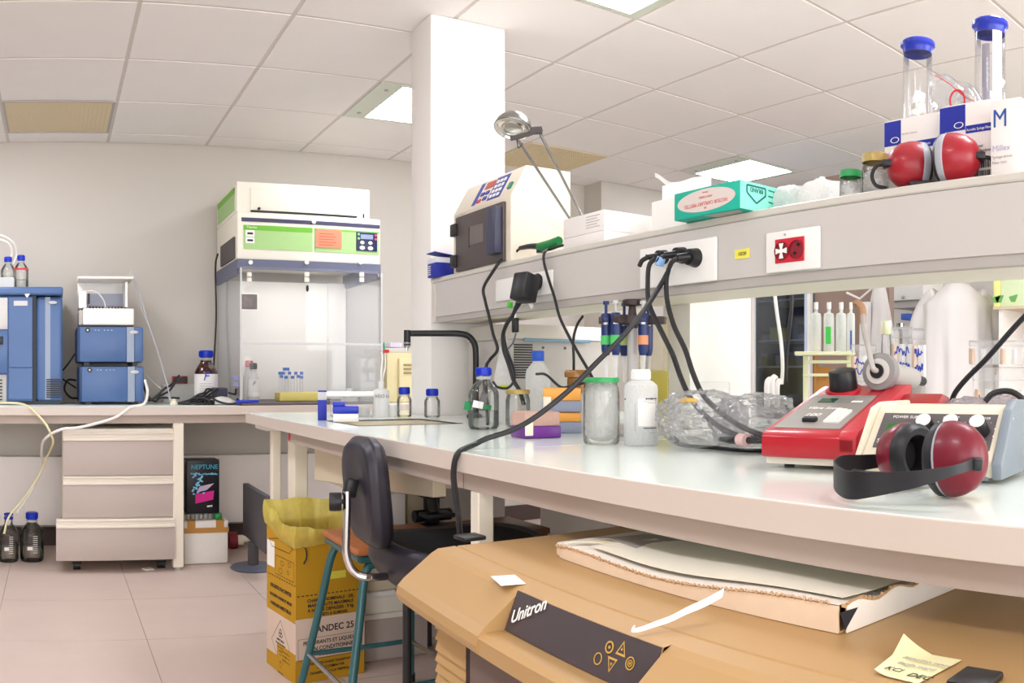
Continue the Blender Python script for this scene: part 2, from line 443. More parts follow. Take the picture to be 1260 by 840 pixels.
# service shelf over the island bench
XS = 1.43
YS0, YS1 = -1.0, 3.01
z0, zF, zBd, zT = 1.2355, 1.257, 1.390, 1.408
m_fas = mat('shelf_fascia', '#c9c3be', .45, noise=.015)
m_lip = mat('shelf_lip', '#b3aca6', .5, noise=.02)
t = thing('service_shelf', 'long raised white service shelf with power sockets over the island bench', 'shelf', (XS, 1.0, z0))
MB().box(XS, XS+.27, YS0, YS1-.028, zF, zBd-.001).build('fascia', m_fas, t, smooth=False)
MB().box(XS-.004, XS+.40, YS0, YS1, zBd, zT, .003, 1).build('shelf_board', mat('shelf_board', '#cfc9bf', .4, noise=.02), t)
MB().box(XS+.004, XS+.03, YS0, YS1-.03, z0, zF).build('lower_lip', m_lip, t)
MB().box(XS+.031, XS+.25, YS0, YS1-.03, z0+.004, zF).build('underside_panel', mat('shelf_underside', '#efe6d6', .6, noise=.02), t)
MB().box(XS-.003, XS+.27, YS1-.028, YS1, z0, zBd-.001, .003, 1).build('end_cap', mat('end_cap', '#d2cbc2', .5), t)
# support post with white front panel
yp = 1.66/math.tan(th(842))
MB().box(1.682, 1.682+.26, yp, yp+.12, ZB+.001, zBd-.002, .004).build('support_post', m_white, t)
MB().box(1.70, 1.8, -.8, -.7, ZB+.001, zBd-.002, .004).build('support_post', m_white, t)
# ================================================================== generic containers
def lab_bottle(loc, R, H, label, cap=None, liquid=0, name='glass_bottle', group=None, glass=None, neck=.42, band=None, liqmat=None, cat='bottle', caph=.16):
    """screw-cap laboratory bottle"""
    t = thing(name, label, cat, loc, 0, group)
    rn = R*neck; bz = H*(1-caph)
    prof = [(0, .002), (R*.9, .002), (R, .012*H/.2), (R, H*.56), (R*.96, H*.61), (R*.75, H*.70), (rn*1.05, H*.78), (rn, H*.81), (rn, bz+.3*caph*H)]
    MB().lathe(prof, cap=False).build('bottle_body', glass or m_glass, t, world=False)
    if liquid:
        lp = [(0, .004), (R*.88, .004), (R*.97, .014*H/.2), (R*.97, H*liquid), (0, H*liquid)]
        MB().lathe(lp, cap=False).build('liquid', liqmat or m_water, t, world=False)
    if cap:
        c = MB(); rc = rn*1.22
        c.lathe([(0, bz), (rc*.96, bz), (rc, bz+.004), (rc, H-.004), (rc*.9, H), (0, H)], seg=24)
        for k in range(24):
            a = 2*PI*k/24; c.boxc((rc*math.cos(a), rc*math.sin(a), (bz+H)/2), (.003*R/.04, .002*R/.04, (H-bz)*.75), (0, 0, a))
        c.build('screw_cap', cap, t, world=False)
        MB().lathe([(rn*1.02, bz-.012*H/.2), (rn*1.18, bz-.01*H/.2), (rn*1.18, bz-.004*H/.2), (rn*1.02, bz-.002*H/.2)], cap=False).build('pour_ring', m_milky, t, world=False)
    if band:
        m, z0_, z1_, a0, a1 = band
        MB().grid(lambda u, v: Vector(((R+.0008)*math.cos(a0+(a1-a0)*u), (R+.0008)*math.sin(a0+(a1-a0)*u), H*(z0_+(z1_-z0_)*v))), 14, 1, .0004).build('paper_label', m, t, world=False)
    return t
def on(px0, px1, py0, py1, z, depth=None):
    """seat on level z: base front at row py1 -> (loc, R, H)"""
    r = (HC-z)*FP/(py1-HY); R = abs(px1-px0)/2/FP*r; r2 = r+R; a = th((px0+px1)/2)
    R = abs(px1-px0)/2/FP*r2
    return Vector((r2*math.sin(a), r2*math.cos(a), z)), R, (py1-py0)/FP*r2
def at_r(px0, px1, py0, z, r):
    a = th((px0+px1)/2); R = abs(px1-px0)/2/FP*r
    return Vector((r*math.sin(a), r*math.cos(a), z)), R, zz(py0, r)-z
def facing(px): return -th(px)     # rotz so that local -y points to the camera
def dirs(px):
    a = th(px); return Vector((math.cos(a), -math.sin(a), 0)), Vector((0, 0, 1))   # right, up of a face turned to the camera
# ================================================================== items on the wall bench
m_hplc = mat('instrument_blue', '#4a6796', .35, noise=.03)
m_hplcd = mat('instrument_blue_dark', '#2b4069', .4, noise=.03)
m_hplcs = mat('instrument_stripe', '#8d99ad', .35, noise=.03)
m_silver = mat('silver_panel', '#c9c5c3', .35, noise=.03)
YI = 4.72
def xi(px, y=YI): return y*math.tan(th(px))
def zi(py, y=YI, px=80): return zz(py, y/math.cos(th(px)))
t = thing('chromatography_tower', 'tall dark blue instrument tower at the left edge of the wall bench', 'instrument', (-.2, 4.9, ZL))
x0, x1 = -.62, xi(77)
zt = zi(353)
MB().box(x0, xi(40), YI, 5.12, ZL+.02, zt-.05, .004).build('cabinet', m_hplc, t)
MB().box(xi(44.5), x1, YI+.012, 5.12, ZL+.02, zt-.052, .02, 4).build('side_module', m_hplc, t)
MB().box(xi(55.5), xi(62), YI+.009, YI+.02, ZL+.03, zt-.055).build('stripe', m_hplcs, t)
MB().box(x0, x1+.003, YI-.02, 5.12, zt-.046, zt, .012, 3).build('top_lid', m_hplc, t)
MB().box(xi(40), xi(44.5), YI+.02, 5.1, ZL+.02, zt-.047).build('gap_seam', m_black, t)
MB().box(x0, x1-.01, YI+.03, 5.1, ZL, ZL+.02).build('plinth', m_black, t)
sl = None
for k in range(9):
    zc = zi(488.5-k*2.7)
    MB().box(xi(57), x1-.004, YI+.006, YI+.02, zc-.0035, zc+.0035).build('vent_slot', m_black, t)
MB().box(xi(10.5), xi(40), YI-.006, YI, ZL+.03, zi(452.6), .002, 1).build('lower_door', m_hplc, t)
MB().box(xi(10.5), xi(40), YI-.006, YI, zi(452), zt-.055, .002, 1).build('upper_door', m_hplc, t)
MB().box(xi(17), xi(34), YI-.008, YI-.005, zi(376), zi(370)).build('name_plate', m_silver, t)
MB().sphere((xi(65), YI+.008, zi(372)), .02, (1.2, .2, .5)).build('badge', m_silver, t)
for k, zc in enumerate((3, 5.5, 8)):
    pass
MB().poly([(xi(30), YI-.022, zt-.04), (xi(33.5), YI-.022, zt-.062), (xi(37), YI-.022, zt-.04), (xi(30), YI-.0205, zt-.04), (xi(33.5), YI-.0205, zt-.062), (xi(37), YI-.0205, zt-.04)], [(0, 1, 2), (5, 4, 3), (0, 3, 4, 1), (1, 4, 5, 2), (2, 5, 3, 0)]).build('pointer_mark', m_paper, t)
MB().box(xi(-22), xi(9.5), YI-.008, YI, zi(405), zi(366), .003).build('window_recess', m_silver, t)
MB().box(xi(-22), xi(9.5), YI-.02, YI, zi(459), zi(407), .004).build('pump_drawer', m_hplc, t)
MB().box(xi(-16), xi(4), YI-.03, YI-.018, zi(424), zi(414), .003).build('drawer_handle', m_black, t)
lg = MB().box(xi(-22), xi(8), YI-.008, YI, zi(494), zi(461), .002).build('grille_panel', m_grey, t)
for k in range(7): MB().box(xi(-20), xi(3), YI-.011, YI-.007, zi(491.5-k*4)-.0035, zi(491.5-k*4)+.0035).build('slot', m_black, lg)
# bottles and tray on the tower
m_redband = mat('red_label', '#d8404a', .6)
MB2 = MB()
tr = tag(MB().box(-.5, xi(16.5), 4.76, 5.0, zt, zt+.006).box(-.5, xi(16.5), 4.76, 4.766, zt+.006, zt+.06).box(-.5, xi(16.5), 4.994, 5.0, zt+.006, zt+.06).box(xi(16.5)-.006, xi(16.5), 4.766, 4.994, zt+.006, zt+.06).box(-.5, -.494, 4.766, 4.994, zt+.006, zt+.06).build('bottle_tray', m_milky), 'low white plastic tray on top of the blue instrument tower', 'tray')
rebase(tr, (-.35, 4.88, zt))
a, R, Hh = at_r(17, 35, 314, zt, 4.9)
lab_bottle(a, R, Hh, 'blue capped glass bottle with red label band on the instrument tower', m_blue, .3, band=(m_redband, .56, .62, -PI, 0), group='bottles on the tower')
a, R, Hh = at_r(1, 19, 316, zt+.006, 4.9)
lab_bottle(a, R, Hh, 'blue capped glass bottle in the white tray on the instrument tower', m_blue, .4, group='bottles on the tower')
tag(MB().tube([(xi(9), 4.9, zi(318)), (xi(13), 4.88, zi(305)), (xi(8), 4.85, zi(294)), (xi(-6), 4.85, zi(290)), (xi(-20), 4.85, zi(300)), (xi(-24), 4.85, zt)], .006).tube([(xi(15), 4.9, zi(319)), (xi(19), 4.88, zi(306)), (xi(13), 4.84, zi(292)), (xi(-6), 4.84, zi(284)), (xi(-24), 4.84, zi(298)), (xi(-28), 4.84, zt)], .005).build('white_tubing', m_white), 'thin white tubing looping out of the bottles on the tower', 'tubing')
# blue modules
def blue_module(px0, px1, py0, py1, label, feet=.012):
    zb = zi(py1); x0, x1 = xi(px0), xi(px1)
    t = thing('pump_module', label, 'instrument', ((x0+x1)/2, 4.9, zb), 0, 'blue pump modules')
    MB().box(x0, x1, YI+.02, 5.12, zb+feet, zi(py0), .01, 3).build('housing', m_hplcd, t)
    MB().box(x0+.015, x0+(x1-x0)*.75, YI, YI+.03, zb+feet+.002, zi(py0)-.002, .006).build('front_panel', m_hplc, t)
    MB().box(x0+(x1-x0)*.75, x0+(x1-x0)*.86, YI+.001, YI+.03, zb+feet+.002, zi(py0)-.002).build('stripe', m_hplcs, t)
    MB().box(x0+(x1-x0)*.86, x1, YI+.004, YI+.03, zb+feet+.002, zi(py0)-.002, .008).build('end_panel', m_hplc, t)
    MB().sphere((x0+(x1-x0)*.86, YI+.001, zi(py0+7)), .016, (1.5, .2, .6)).build('badge', m_silver, t)
    zc = zi(py0+4.5)
    kn = MB().cyl((x0+.06, YI-.004, zc), (x0+.06, YI+.004, zc), .014, seg=20).build('power_button', m_black, t)
    MB().cyl((x0+.06, YI-.006, zc), (x0+.06, YI-.003, zc), .006, seg=12).build('button_centre', m_silver, kn)
    for q in (.1, .118, .15, .17, .19): MB().box(x0+q, x0+q+.008, YI-.0015, YI+.002, zc-.002, zc+.002).build('indicator', m_silver, t)
    for fx in (x0+.04, x1-.06):
        for fy in (YI+.03, 5.05): MB().box(fx, fx+.03, fy, fy+.03, zb, zb+feet).build('foot', m_black, t)
    return t
zsv = zi(495)
blue_module(97, 177, 450.5, 497.5, 'blue pump module standing on the bench, bottom of its stack')
blue_module(94.5, 176.5, 401.5, 450, 'blue pump module stacked on the bottom one below the white tray unit', .02)
# white autosampler tray unit on the modules
zb = zi(401.5)+.001
t = thing('fraction_sampler', 'white open sampler with a raised back housing on the blue modules', 'instrument', (.36, 4.9, zb))
MB().box(xi(97), xi(165), YI+.03, 5.05, zb, zb+.008).build('base_plate', m_black, t)
MB().box(xi(102), xi(165), YI, 5.0, zb+.008, zi(379), .008, 3).build('tray_body', m_white, t)
MB().box(xi(97), xi(102), YI+.01, 4.98, zb+.008, zi(381), .006).build('side_arm', m_grey, t)
h = MB(); bx0, bx1 = xi(97), xi(158)
h.box(bx0, bx1, 4.99, 5.03, zi(379), zi(333)).box(bx0, bx0+.045, 4.76, 4.99, zi(378), zi(357), .004).box(bx1-.012, bx1, 4.78, 4.99, zi(376), zi(345))
h.build('back_housing', m_white, t)
MB().box(bx0, xi(165), 4.76, 5.03, zi(341.5), zi(338.5), .002).build('shelf_plate', m_white, t)
MB().box(bx0+.045, bx1-.012, 4.96, 4.989, zi(372), zi(356)).build('inner_panel', mat('bluegrey_panel', '#a8abbd', .5), t)
for k in range(12): MB().cyl((xi(112)+k*.018, 4.85, zi(379)), (xi(112)+k*.018, 4.85, zi(375)), .006, seg=8).build('vial', m_darkgrey, t)
MB().box(xi(108), xi(111), 4.755, 4.765, zi(373), zi(360)).build('marker_plate', m_black, t)
MB().tube([(xi(104), 4.75, zi(356.5)), (xi(118), 4.75, zi(358)), (xi(128), 4.76, zi(368)), (xi(131), 4.8, zi(377))], .003).build('sample_tube', m_white, t)
MB().poly([(xi(158), 4.86, zi(333)), (xi(165), 4.86, zi(327)), (xi(166), 4.86, zi(340)), (xi(158), 4.86, zi(345)), (xi(158), 4.85, zi(333)), (xi(165), 4.85, zi(327)), (xi(166), 4.85, zi(340)), (xi(158), 4.85, zi(345))], [(0, 1, 2, 3), (7, 6, 5, 4), (0, 4, 5, 1), (1, 5, 6, 2), (2, 6, 7, 3), (3, 7, 4, 0)]).build('wing_plate', m_plas, t)
tb = MB()
tb.tube([(xi(166), 4.84, zi(335)), (xi(172), 4.82, zi(352)), (xi(184), 4.8, zi(395)), (xi(195), 4.78, zi(430)), (xi(206), 4.76, zi(470)), (xi(211), 4.75, ZL+.012)], .004)
tb.tube([(xi(168), 4.84, zi(342)), (xi(176), 4.82, zi(375)), (xi(190), 4.8, zi(412)), (xi(200), 4.78, zi(445)), (xi(209), 4.76, zi(482)), (xi(213), 4.75, ZL+.01)], .003)
tb.tube([(xi(178), 4.8, zi(458)), (xi(190), 4.78, zi(470)), (xi(205), 4.76, zi(484)), (xi(212), 4.74, ZL+.008)], .003)
tag(tb.build('drain_tubing', mat('tube_grey', '#b7b6ba', .4)), 'clear grey tubing hanging from the white sampler to the bench', 'tubing')
tag(rebase(MB().lathe([(0, 0), (.02, 0), (.022, .008), (.014, .02), (.018, .03), (0, .034)], (xi(212), 4.66, ZL)).build('tube_fitting', mat('ivory_plastic', '#efe6cf', .4)), (xi(212), 4.66, ZL)), 'small ivory knob shaped fitting lying beside the blue modules', 'fitting')
cb = MB()
for k, (e, f) in enumerate((((212, 474), (226, 462)), ((210, 481), (222, 470)), ((200, 490), (226, 491)))):
    cb.tube([(xi(178), 4.86, zi(470-4*k)), (xi(181), 4.8, zi(482)), (xi(185), 4.76, ZL+.02+.008*k), (xi(e[0]-8), 4.76, zi(e[1]+4)), (xi(e[0]), 4.78, max(ZL+.007, zi(e[1]))), (xi(f[0]), 4.9, max(ZL+.007, zi(f[1])))], .0065)
tag(cb.build('instrument_cables', m_cable), 'black power cables bundled at the right of the blue pump modules', 'cables')
cb = MB()
cb.tube([(xi(78), 5.0, zi(455)), (xi(86), 4.98, zi(445)), (xi(94), 4.98, zi(433))], .005)
cb.tube([(xi(95), 4.98, zi(468)), (xi(84), 4.95, zi(468)), (xi(80), 4.93, zi(480)), (xi(88), 4.93, zi(490)), (xi(98), 4.95, zi(491))], .006)
cb.tube([(xi(77), 4.98, zi(466)), (xi(86), 4.96, zi(472)), (xi(95), 4.97, zi(478))], .005)
tag(cb.build('instrument_cables', m_cable), 'black cables between the blue tower and the pump modules', 'cables')
# white tube falling over the bench edge
tag(MB().tube([(xi(178), 4.70, zi(468)), (xi(179), 4.62, zi(482)), (xi(172), 4.50, ZL+.012), (xi(160, 4.43), 4.418, ZL-.005), (xi(140, 4.42), 4.412, zz(514, 4.44)), (xi(100, 4.4), 4.40, zz(525, 4.42)), (xi(75, 4.4), 4.38, zz(528, 4.4)), (xi(55, 4.45), 4.44, zz(540, 4.45)), (xi(51, 4.6), 4.6, zz(557, 4.6)), (xi(52, 4.75), 4.75, zz(575, 4.75)), (xi(38, 4.72), 4.72, zz(605, 4.72)), (xi(20, 4.65), 4.65, zz(632, 4.65))], .0075).build('waste_tube', m_white), 'white tube running over the wall bench edge and down beside the drawers', 'tubing')
tag(MB().tube([(xi(-10), 4.6, ZL+.01), (xi(10), 4.55, ZL+.016), (xi(28), 4.5, ZL+.012), (xi(38, 4.42), 4.416, ZL-.01), (xi(55, 4.4), 4.40, zz(520, 4.4)), (xi(63, 4.4), 4.4, zz(535, 4.4)), (xi(65, 4.45), 4.44, zz(545, 4.45)), (xi(58, 4.6), 4.6, zz(562, 4.6)), (xi(48, 4.66), 4.66, zz(585, 4.66)), (xi(28, 4.6), 4.62, zz(615, 4.6)), (xi(11, 4.58), 4.58, zz(636, 4.58)), (xi(5, 4.56), 4.56, zz(656, 4.58))], .006).build('waste_tube', mat('tube_yellow', '#e8dfb0', .4)), 'yellowish tube hanging over the bench edge into the floor bottle', 'tubing')

# amber bottle etc.
a, R, Hh = at_r(239, 268, 431, ZL, 4.86)
m_amber = mat('amber_glass', '#3a1c10', .08, noise=.05, coat=.5)
m_lbl = mat('label_paper', '#e9e4e2', .8, noise=.03)
t = lab_bottle(a, R, Hh, 'large amber reagent bottle with blue cap and handwritten F label', m_blue, 0, glass=m_amber, neck=.48, band=(m_lbl, .16, .66-.1, -PI, .05), caph=.13)
r_, u_ = dirs(253)
fwd = Vector((-math.sin(th(253)), -math.cos(th(253)), 0))
text('F', .07, m_blueink, t, Vector(a)+fwd*(R+.0025)+Vector((0, 0, Hh*.44))-r_*.018, r_, u_, 'handwritten_letter', shear=.25)
for k in range(5): MB().boxc(Vector(a)+fwd*(R+.001)+Vector((0, 0, Hh*(.2+.045*k))), (R*(1.1-.1*(k % 2)), .0006, .003), (0, 0, -th(253))).build('print_line', m_grey, t)
# red double socket on a low clear box
pA, _, _ = at_r(211, 230, 462, ZL, 5.05)
t = thing('desk_socket', 'red double power socket on a pale stand beside the amber bottle', 'socket', (pA.x, 5.05, ZL))
x0, x1 = xi(211, 5.05), xi(229.5, 5.05)
MB().box(x0-.05, x1+.05, 5.03, 5.15, ZL, zz(473, 5.1), .004).build('stand', m_milky, t)
MB().box(x0, x1, 5.0, 5.03, zz(472, 5.1), zz(462.5, 5.1), .003).build('socket_plate', mat('red_socket', '#b4232c', .4), t)
for q in (.3, .72): MB().cyl((x0+(x1-x0)*q, 4.975, zz(467, 5.05)), (x0+(x1-x0)*q, 5.0, zz(467, 5.05)), .02, seg=16).build('plug', m_black, t)
# power brick, cable bundle, crumpled white sleeve, pen
tag(rebase(MB().boxc((xi(270, 4.7), 4.7, ZL+.068), (.085, .05, .05), (.1, 0, .1), .006).build('power_brick', mat('brick_grey', '#4a4a5c', .5)), (xi(270, 4.7), 4.7, ZL)), 'dark grey power adapter resting on a white pad before the amber bottle', 'adapter')
f_ = lambda u, v: Vector((xi(273, 4.62)+.085*math.cos(2*PI*u)*math.sin(PI*v*.5+.001), 4.64+.07*math.sin(2*PI*u)*math.sin(PI*v*.5+.001), ZL+.005+.037*math.cos(PI*v*.5)*(1+.12*math.sin(4*PI*u))))
tag(rebase(MB().grid(f_, 24, 6, closeu=True).build('white_pad', m_white), (xi(273, 4.62), 4.64, ZL)), 'soft white rounded pad under the dark adapter on the wall bench', 'pad')
cb = MB()
for k in range(4):
    o = .012*k
    cb.tube([(xi(218), 4.64+o, ZL+.008), (xi(230), 4.6+o, ZL+.008+o*.5), (xi(240), 4.58+o, ZL+.02+o), (xi(248), 4.6+o, ZL+.03+o), (xi(258-2*k), 4.62+o, ZL+.05+o), (xi(266-2*k), 4.66+o, ZL+.085)], .006)
cb.tube([(xi(229), 4.6, ZL+.02), (xi(232), 4.58, ZL+.036), (xi(244), 4.57, ZL+.04), (xi(252), 4.57, ZL+.016), (xi(240), 4.57, ZL+.008), (xi(230), 4.58, ZL+.012)], .006)
cb.tube([(xi(255), 4.57, ZL+.04), (xi(262), 4.55, ZL+.02), (xi(272), 4.53, ZL+.008), (xi(282), 4.53, ZL+.012), (xi(284), 4.55, ZL+.035)], .006)
cb.tube([(xi(279), 4.66, ZL+.065), (xi(282), 4.62, ZL+.06), (xi(284), 4.6, ZL+.06), (xi(285), 4.6, ZL+.09)], .006)
for q in (0, 1, 2): cb.boxc((xi(246+5*q), 4.60, ZL+.014), (.014, .05, .026), (0, 0, .2), .003)
tag(cb.build('tangled_cables', m_cable), 'tangled black cables lying in front of the amber bottle', 'cables')
tag(MB().tube([(xi(268, 4.98), 4.98, zz(312, 5.08)), (xi(265, 5.0), 5.0, zz(330, 5.1)), (xi(266, 5.0), 5.0, zz(390, 5.1)), (xi(263, 5.0), 5.0, zz(452, 5.1)), (xi(262, 4.99), 4.99, ZL+.01)], .0055).build('hanging_wire', m_cable), 'black cord hanging down the left side of the fume hood', 'cord')

# ================================================================== fume hood
m_hood = mat('hood_cream', '#efe9da', .45, noise=.015)
m_green = mat('hood_green', '#a3c883', .45, noise=.02)
m_green2 = mat('hood_green_dark', '#6db32f', .45, noise=.02)
m_slate = mat('hood_slate', '#62667e', .45, noise=.03)
m_navy = mat('navy_panel', '#1d2450', .35, noise=.03)
YH = 4.55
hx = lambda px, y=YH: y*math.tan(th(px))
hz = lambda py, px, y=YH: zz(py, y/math.cos(th(px)))
X0h, X1h = hx(292), hx(468)
t = thing('fume_hood', 'benchtop ductless fume hood with green control panel and clear sash', 'fume hood', ((X0h+X1h)/2, 4.85, ZL))
zb_, zm_, ztp = hz(318.5, 292), hz(260, 292), hz(221.5, 292)
MB().box(X0h, X1h, YH, 5.14, zb_, zm_, .008).build('filter_housing', m_hood, t)
MB().box(X0h, hx(457), YH+.02, 5.14, zm_, ztp, .008).build('upper_housing', m_hood, t)
dr = MB().box(hx(309), hx(440), YH+.012, YH+.02, zm_+.012, ztp-.035, .003).build('access_door', m_hood, t)
MB().box(hx(309), hx(440), YH+.004, YH+.018, zm_+.004, zm_+.012).build('door_seal', m_black, t)
MB().cyl((hx(319), YH, zm_+.022), (hx(319), YH+.015, zm_+.022), .008, seg=10).build('door_knob', m_black, dr)
MB().box(hx(448), hx(449.5), YH+.014, YH+.021, zm_+.005, zm_+.03).build('key_slot', m_black, t)
MB().box(hx(297), hx(467), YH-.004, YH+.004, hz(272, 297), hz(267.3, 297), .001, 1).build('navy_strip', mat('strip_navy', '#3c3a58', .45), t)
MB().cyl((hx(385.5), YH-.016, hz(273, 385)), (hx(385.5), YH, hz(273, 385)), .012, seg=14).build('knob', m_white, t)
pz0, pz1 = hz(306, 300), hz(276.5, 300)
MB().box(hx(299.5), hx(384.5), YH-.004, YH+.002, pz0, pz1-.028).build('green_panel', m_green, t)
MB().box(hx(299.5), hx(384.5), YH-.0045, YH+.002, pz1-.028, pz1).build('green_band', m_green2, t)
MB().box(hx(387), hx(466), YH-.004, YH+.002, pz0, pz1-.012).build('green_panel', m_green, t)
MB().box(hx(387), hx(466), YH-.0045, YH+.002, pz1-.012, pz1).build('green_band', m_green2, t)
for a_, b_ in ((283, 291), (292, 299)):
    s_ = MB().box(hx(302), hx(313), YH-.006, YH-.003, hz(b_, 302), hz(a_, 302)).build('sticker', m_paper, t)
    MB().box(hx(304), hx(311), YH-.0066, YH-.0055, hz((a_+b_)/2+1.2, 302), hz((a_+b_)/2-1.2, 302)).build('print', m_ink, s_)
nt = MB().box(hx(388), hx(420), YH-.008, YH-.004, hz(304.5, 390), hz(282, 390)).build('orange_notice', mat('orange_paper', '#e88a6c', .8, noise=.08, scale=40), t)
for k in range(5): MB().box(hx(392), hx(410+3*(k % 2)), YH-.0086, YH-.0075, hz(287+3.4*k+.8, 390), hz(287+3.4*k, 390)).build('notice_line', mat('notice_ink', '#b85a44', .8), nt)
kp = MB().box(hx(438), hx(463.5), YH-.01, YH-.003, hz(309, 450), hz(286, 450), .002).build('control_panel', m_navy, t)
MB().box(hx(443), hx(458), YH-.0125, YH-.009, hz(294.5, 450), hz(289, 450)).build('display', mat('lcd_grey', '#8b93b0', .3), kp)
for q in (445, 455):
    MB().sphere((hx(q), YH-.011, hz(299, 450)), .013, (1, .25, .8), 12).build('button', mat('button_cream', '#e6e2b8', .5), kp)
    MB().sphere((hx(q), YH-.011, hz(305.5, 450)), .015, (1.1, .25, .8), 12).build('button', m_white, kp)
for q, c_ in ((440.5, '#7fd06a'), (461.5, '#d84a6a')):
    for zz_ in (289, 294): MB().boxc((hx(q), YH-.011, hz(zz_, 450)), (.012, .004, .012)).build('indicator_lamp', mat('lamp'+c_, c_, .4), kp)
text('Thermo', .018, m_paper, t, (hx(303), YH-.0052, hz(280.5, 303)), (1, 0, 0), (0, 0, 1), 'brand_lettering')
# left side with green panel
MB().box(X0h-.003, X0h+.002, 4.62, 5.1, zm_+.02, ztp-.025).build('side_green_panel', m_green, t)
MB().box(X0h-.0035, X0h+.002, 4.62, 5.1, ztp-.06, ztp-.025).build('side_green_band', m_green2, t)
MB().box(X0h-.01, X0h+.002, 4.6, 4.98, zb_+.01, zb_+.13).build('side_recess', m_darkgrey, t)
# slate canopy band and clear enclosure
zc0 = hz(331, 297)
fr = MB(); yg = 4.47
fr.box(X0h-.005, X1h-.005, YH-.02, YH, zc0, zb_-.002)
fr.box(X0h-.005, X0h+.012, YH, 5.14, zc0-.03, zb_-.002).box(X1h-.022, X1h-.005, YH, 5.14, zc0-.03, zb_-.002)
fr.build('canopy_band', m_slate, t)
for q in (308, 377, 443): MB().cyl((hx(q, 4.53), 4.518, hz(323.5, q)), (hx(q, 4.53), 4.53, hz(323.5, q)), .012, seg=14).build('screw', m_white, t)
zg = ZL+.014
MB().box(X0h+.004, X1h-.03, 4.5, 4.505, hz(423.5, 380, 4.5), zc0+.01).build('upper_sash', m_plas, t)
MB().box(X0h+.004, X1h-.02, 4.488, 4.493, hz(482, 380, 4.5), hz(422, 380, 4.5)).build('lower_sash', m_plas, t)
MB().box(X0h+.004, X1h-.02, 4.484, 4.497, hz(424, 380, 4.5), hz(421.5, 380, 4.5)).build('sash_edge', m_milky, t)
MB().box(X0h, X0h+.004, 4.49, 5.14, zg, zc0).build('side_pane', m_plas, t)
MB().box(X1h-.012, X1h-.008, 4.49, 5.14, zg, zc0).build('side_pane', m_plas, t)
for xx in (X0h+.002, X1h-.02): MB().box(xx, xx+.008, 4.482, 4.49, zg, zc0).build('corner_strip', m_milky, t)
MB().box(X0h+.01, X1h-.015, 5.13, 5.145, zg, zc0).build('back_panel', m_white, t)
MB().box(X1h-.13, X1h-.015, 5.10, 5.13, zg, zc0).build('back_duct', m_white, t)
MB().box(X0h+.002, X1h-.01, 4.455, 5.14, ZL, ZL+.013, .002).build('base_tray', mat('tray_dark', '#57494a', .5), t)
for q in (306.5, 377.5, 445):
    for dz in (0, 6.5): MB().box(hx(q-2.6, 4.49), hx(q+2.6, 4.49), 4.482, 4.5, hz(340.5+dz, q, 4.49), hz(335+dz, q, 4.49), .002).build('sash_clip', m_hood, t)
MB().sphere((hx(378.5, 4.48), 4.484, hz(354.5, 378, 4.48)), .012, (.7, .5, 1.6)).build('sash_hook', m_black, t)
ph = MB().box(hx(295.5, 4.49), hx(317.5, 4.49), 4.4825, 4.4855, hz(382, 306, 4.49), hz(360.5, 306, 4.49)).build('photo_sticker', m_paper, t)
pm = mat('photo_print', '#77706f', .6, noise=.6, scale=22)
MB().box(hx(297, 4.49), hx(316, 4.49), 4.4815, 4.4825, hz(380.5, 306, 4.49), hz(362, 306, 4.49)).build('print', pm, ph)
for a_, b_ in ((462, 467), (470, 475)):
    MB().box(X0h-.0016, X0h-.0004, 4.52, 4.66, zz(b_, 4.72), zz(a_, 4.72)).build('lilac_label', mat('lilac', '#a9a7dd', .7), t)
# in the hood
lh = area('hood_fill', ((X0h+X1h)/2, 4.85, zb_-.02), (0, 0, 0), .6, .2, 1.1)  # added fill light that brightens the inside of the hood
ZH = ZL+.014
hl = [(306, 319, 447, 487, 'white bottle with black cap and F mark standing inside the fume hood', mat('black_cap', '#3a3538', .4)), (301, 313, 445, 486, 'white bottle with red cap behind the black capped one in the fume hood', mat('red_cap', '#c5263c', .4))]
a, R, Hh = at_r(304.5, 319, 446.5, ZH, 4.78)
t = lab_bottle(a, R, Hh, hl[0][4], hl[0][5], 0, glass=m_milky, neck=.5, name='reagent_bottle', band=(m_paper, .14, .58, -PI, 0))
text('F', .035, m_blueink, t, Vector(a)+Vector((-.014-.001, -R-.004, Hh*.42)), dirs(311)[0], (0, 0, 1), 'handwritten_letter', shear=.3)
a, R, Hh = at_r(299, 314, 443.5, ZH, 4.93)
lab_bottle(a, R, Hh, hl[1][4], hl[1][5], 0, glass=m_milky, neck=.5, name='reagent_bottle')
tag(rebase(MB().cyl((hx(292, 4.44), 4.47, ZL+.02), (hx(319, 4.44), 4.455, ZL+.024), .009, .007, 12).build('blue_pen', m_blue), (hx(305, 4.44), 4.46, ZL+.012)), 'blue marker pen lying before the fume hood sash', 'pen')
m_yel = mat('yellow_rack', '#ecdc7c', .5, noise=.03)
ra = hx(341, 4.8); rb = hx(389, 4.8)
t = thing('tube_rack', 'pale yellow tube rack with blue capped tubes inside the fume hood', 'rack', ((ra+rb)/2, 4.8, ZH))
MB().box(ra, rb, 4.74, 4.86, ZH, ZH+.05, .005).build('rack_body', m_yel, t)
tubes = [(344.5, 457), (348.5, 457), (352, 462), (356, 457), (360, 462), (364, 457), (367, 461), (371, 457), (350, 452), (354, 452), (346, 461), (371, 462)]
ORD = ['first', 'second', 'third', 'fourth', 'fifth', 'sixth', 'seventh', 'eighth', 'ninth', 'tenth', 'eleventh', 'twelfth']
tubes.sort()
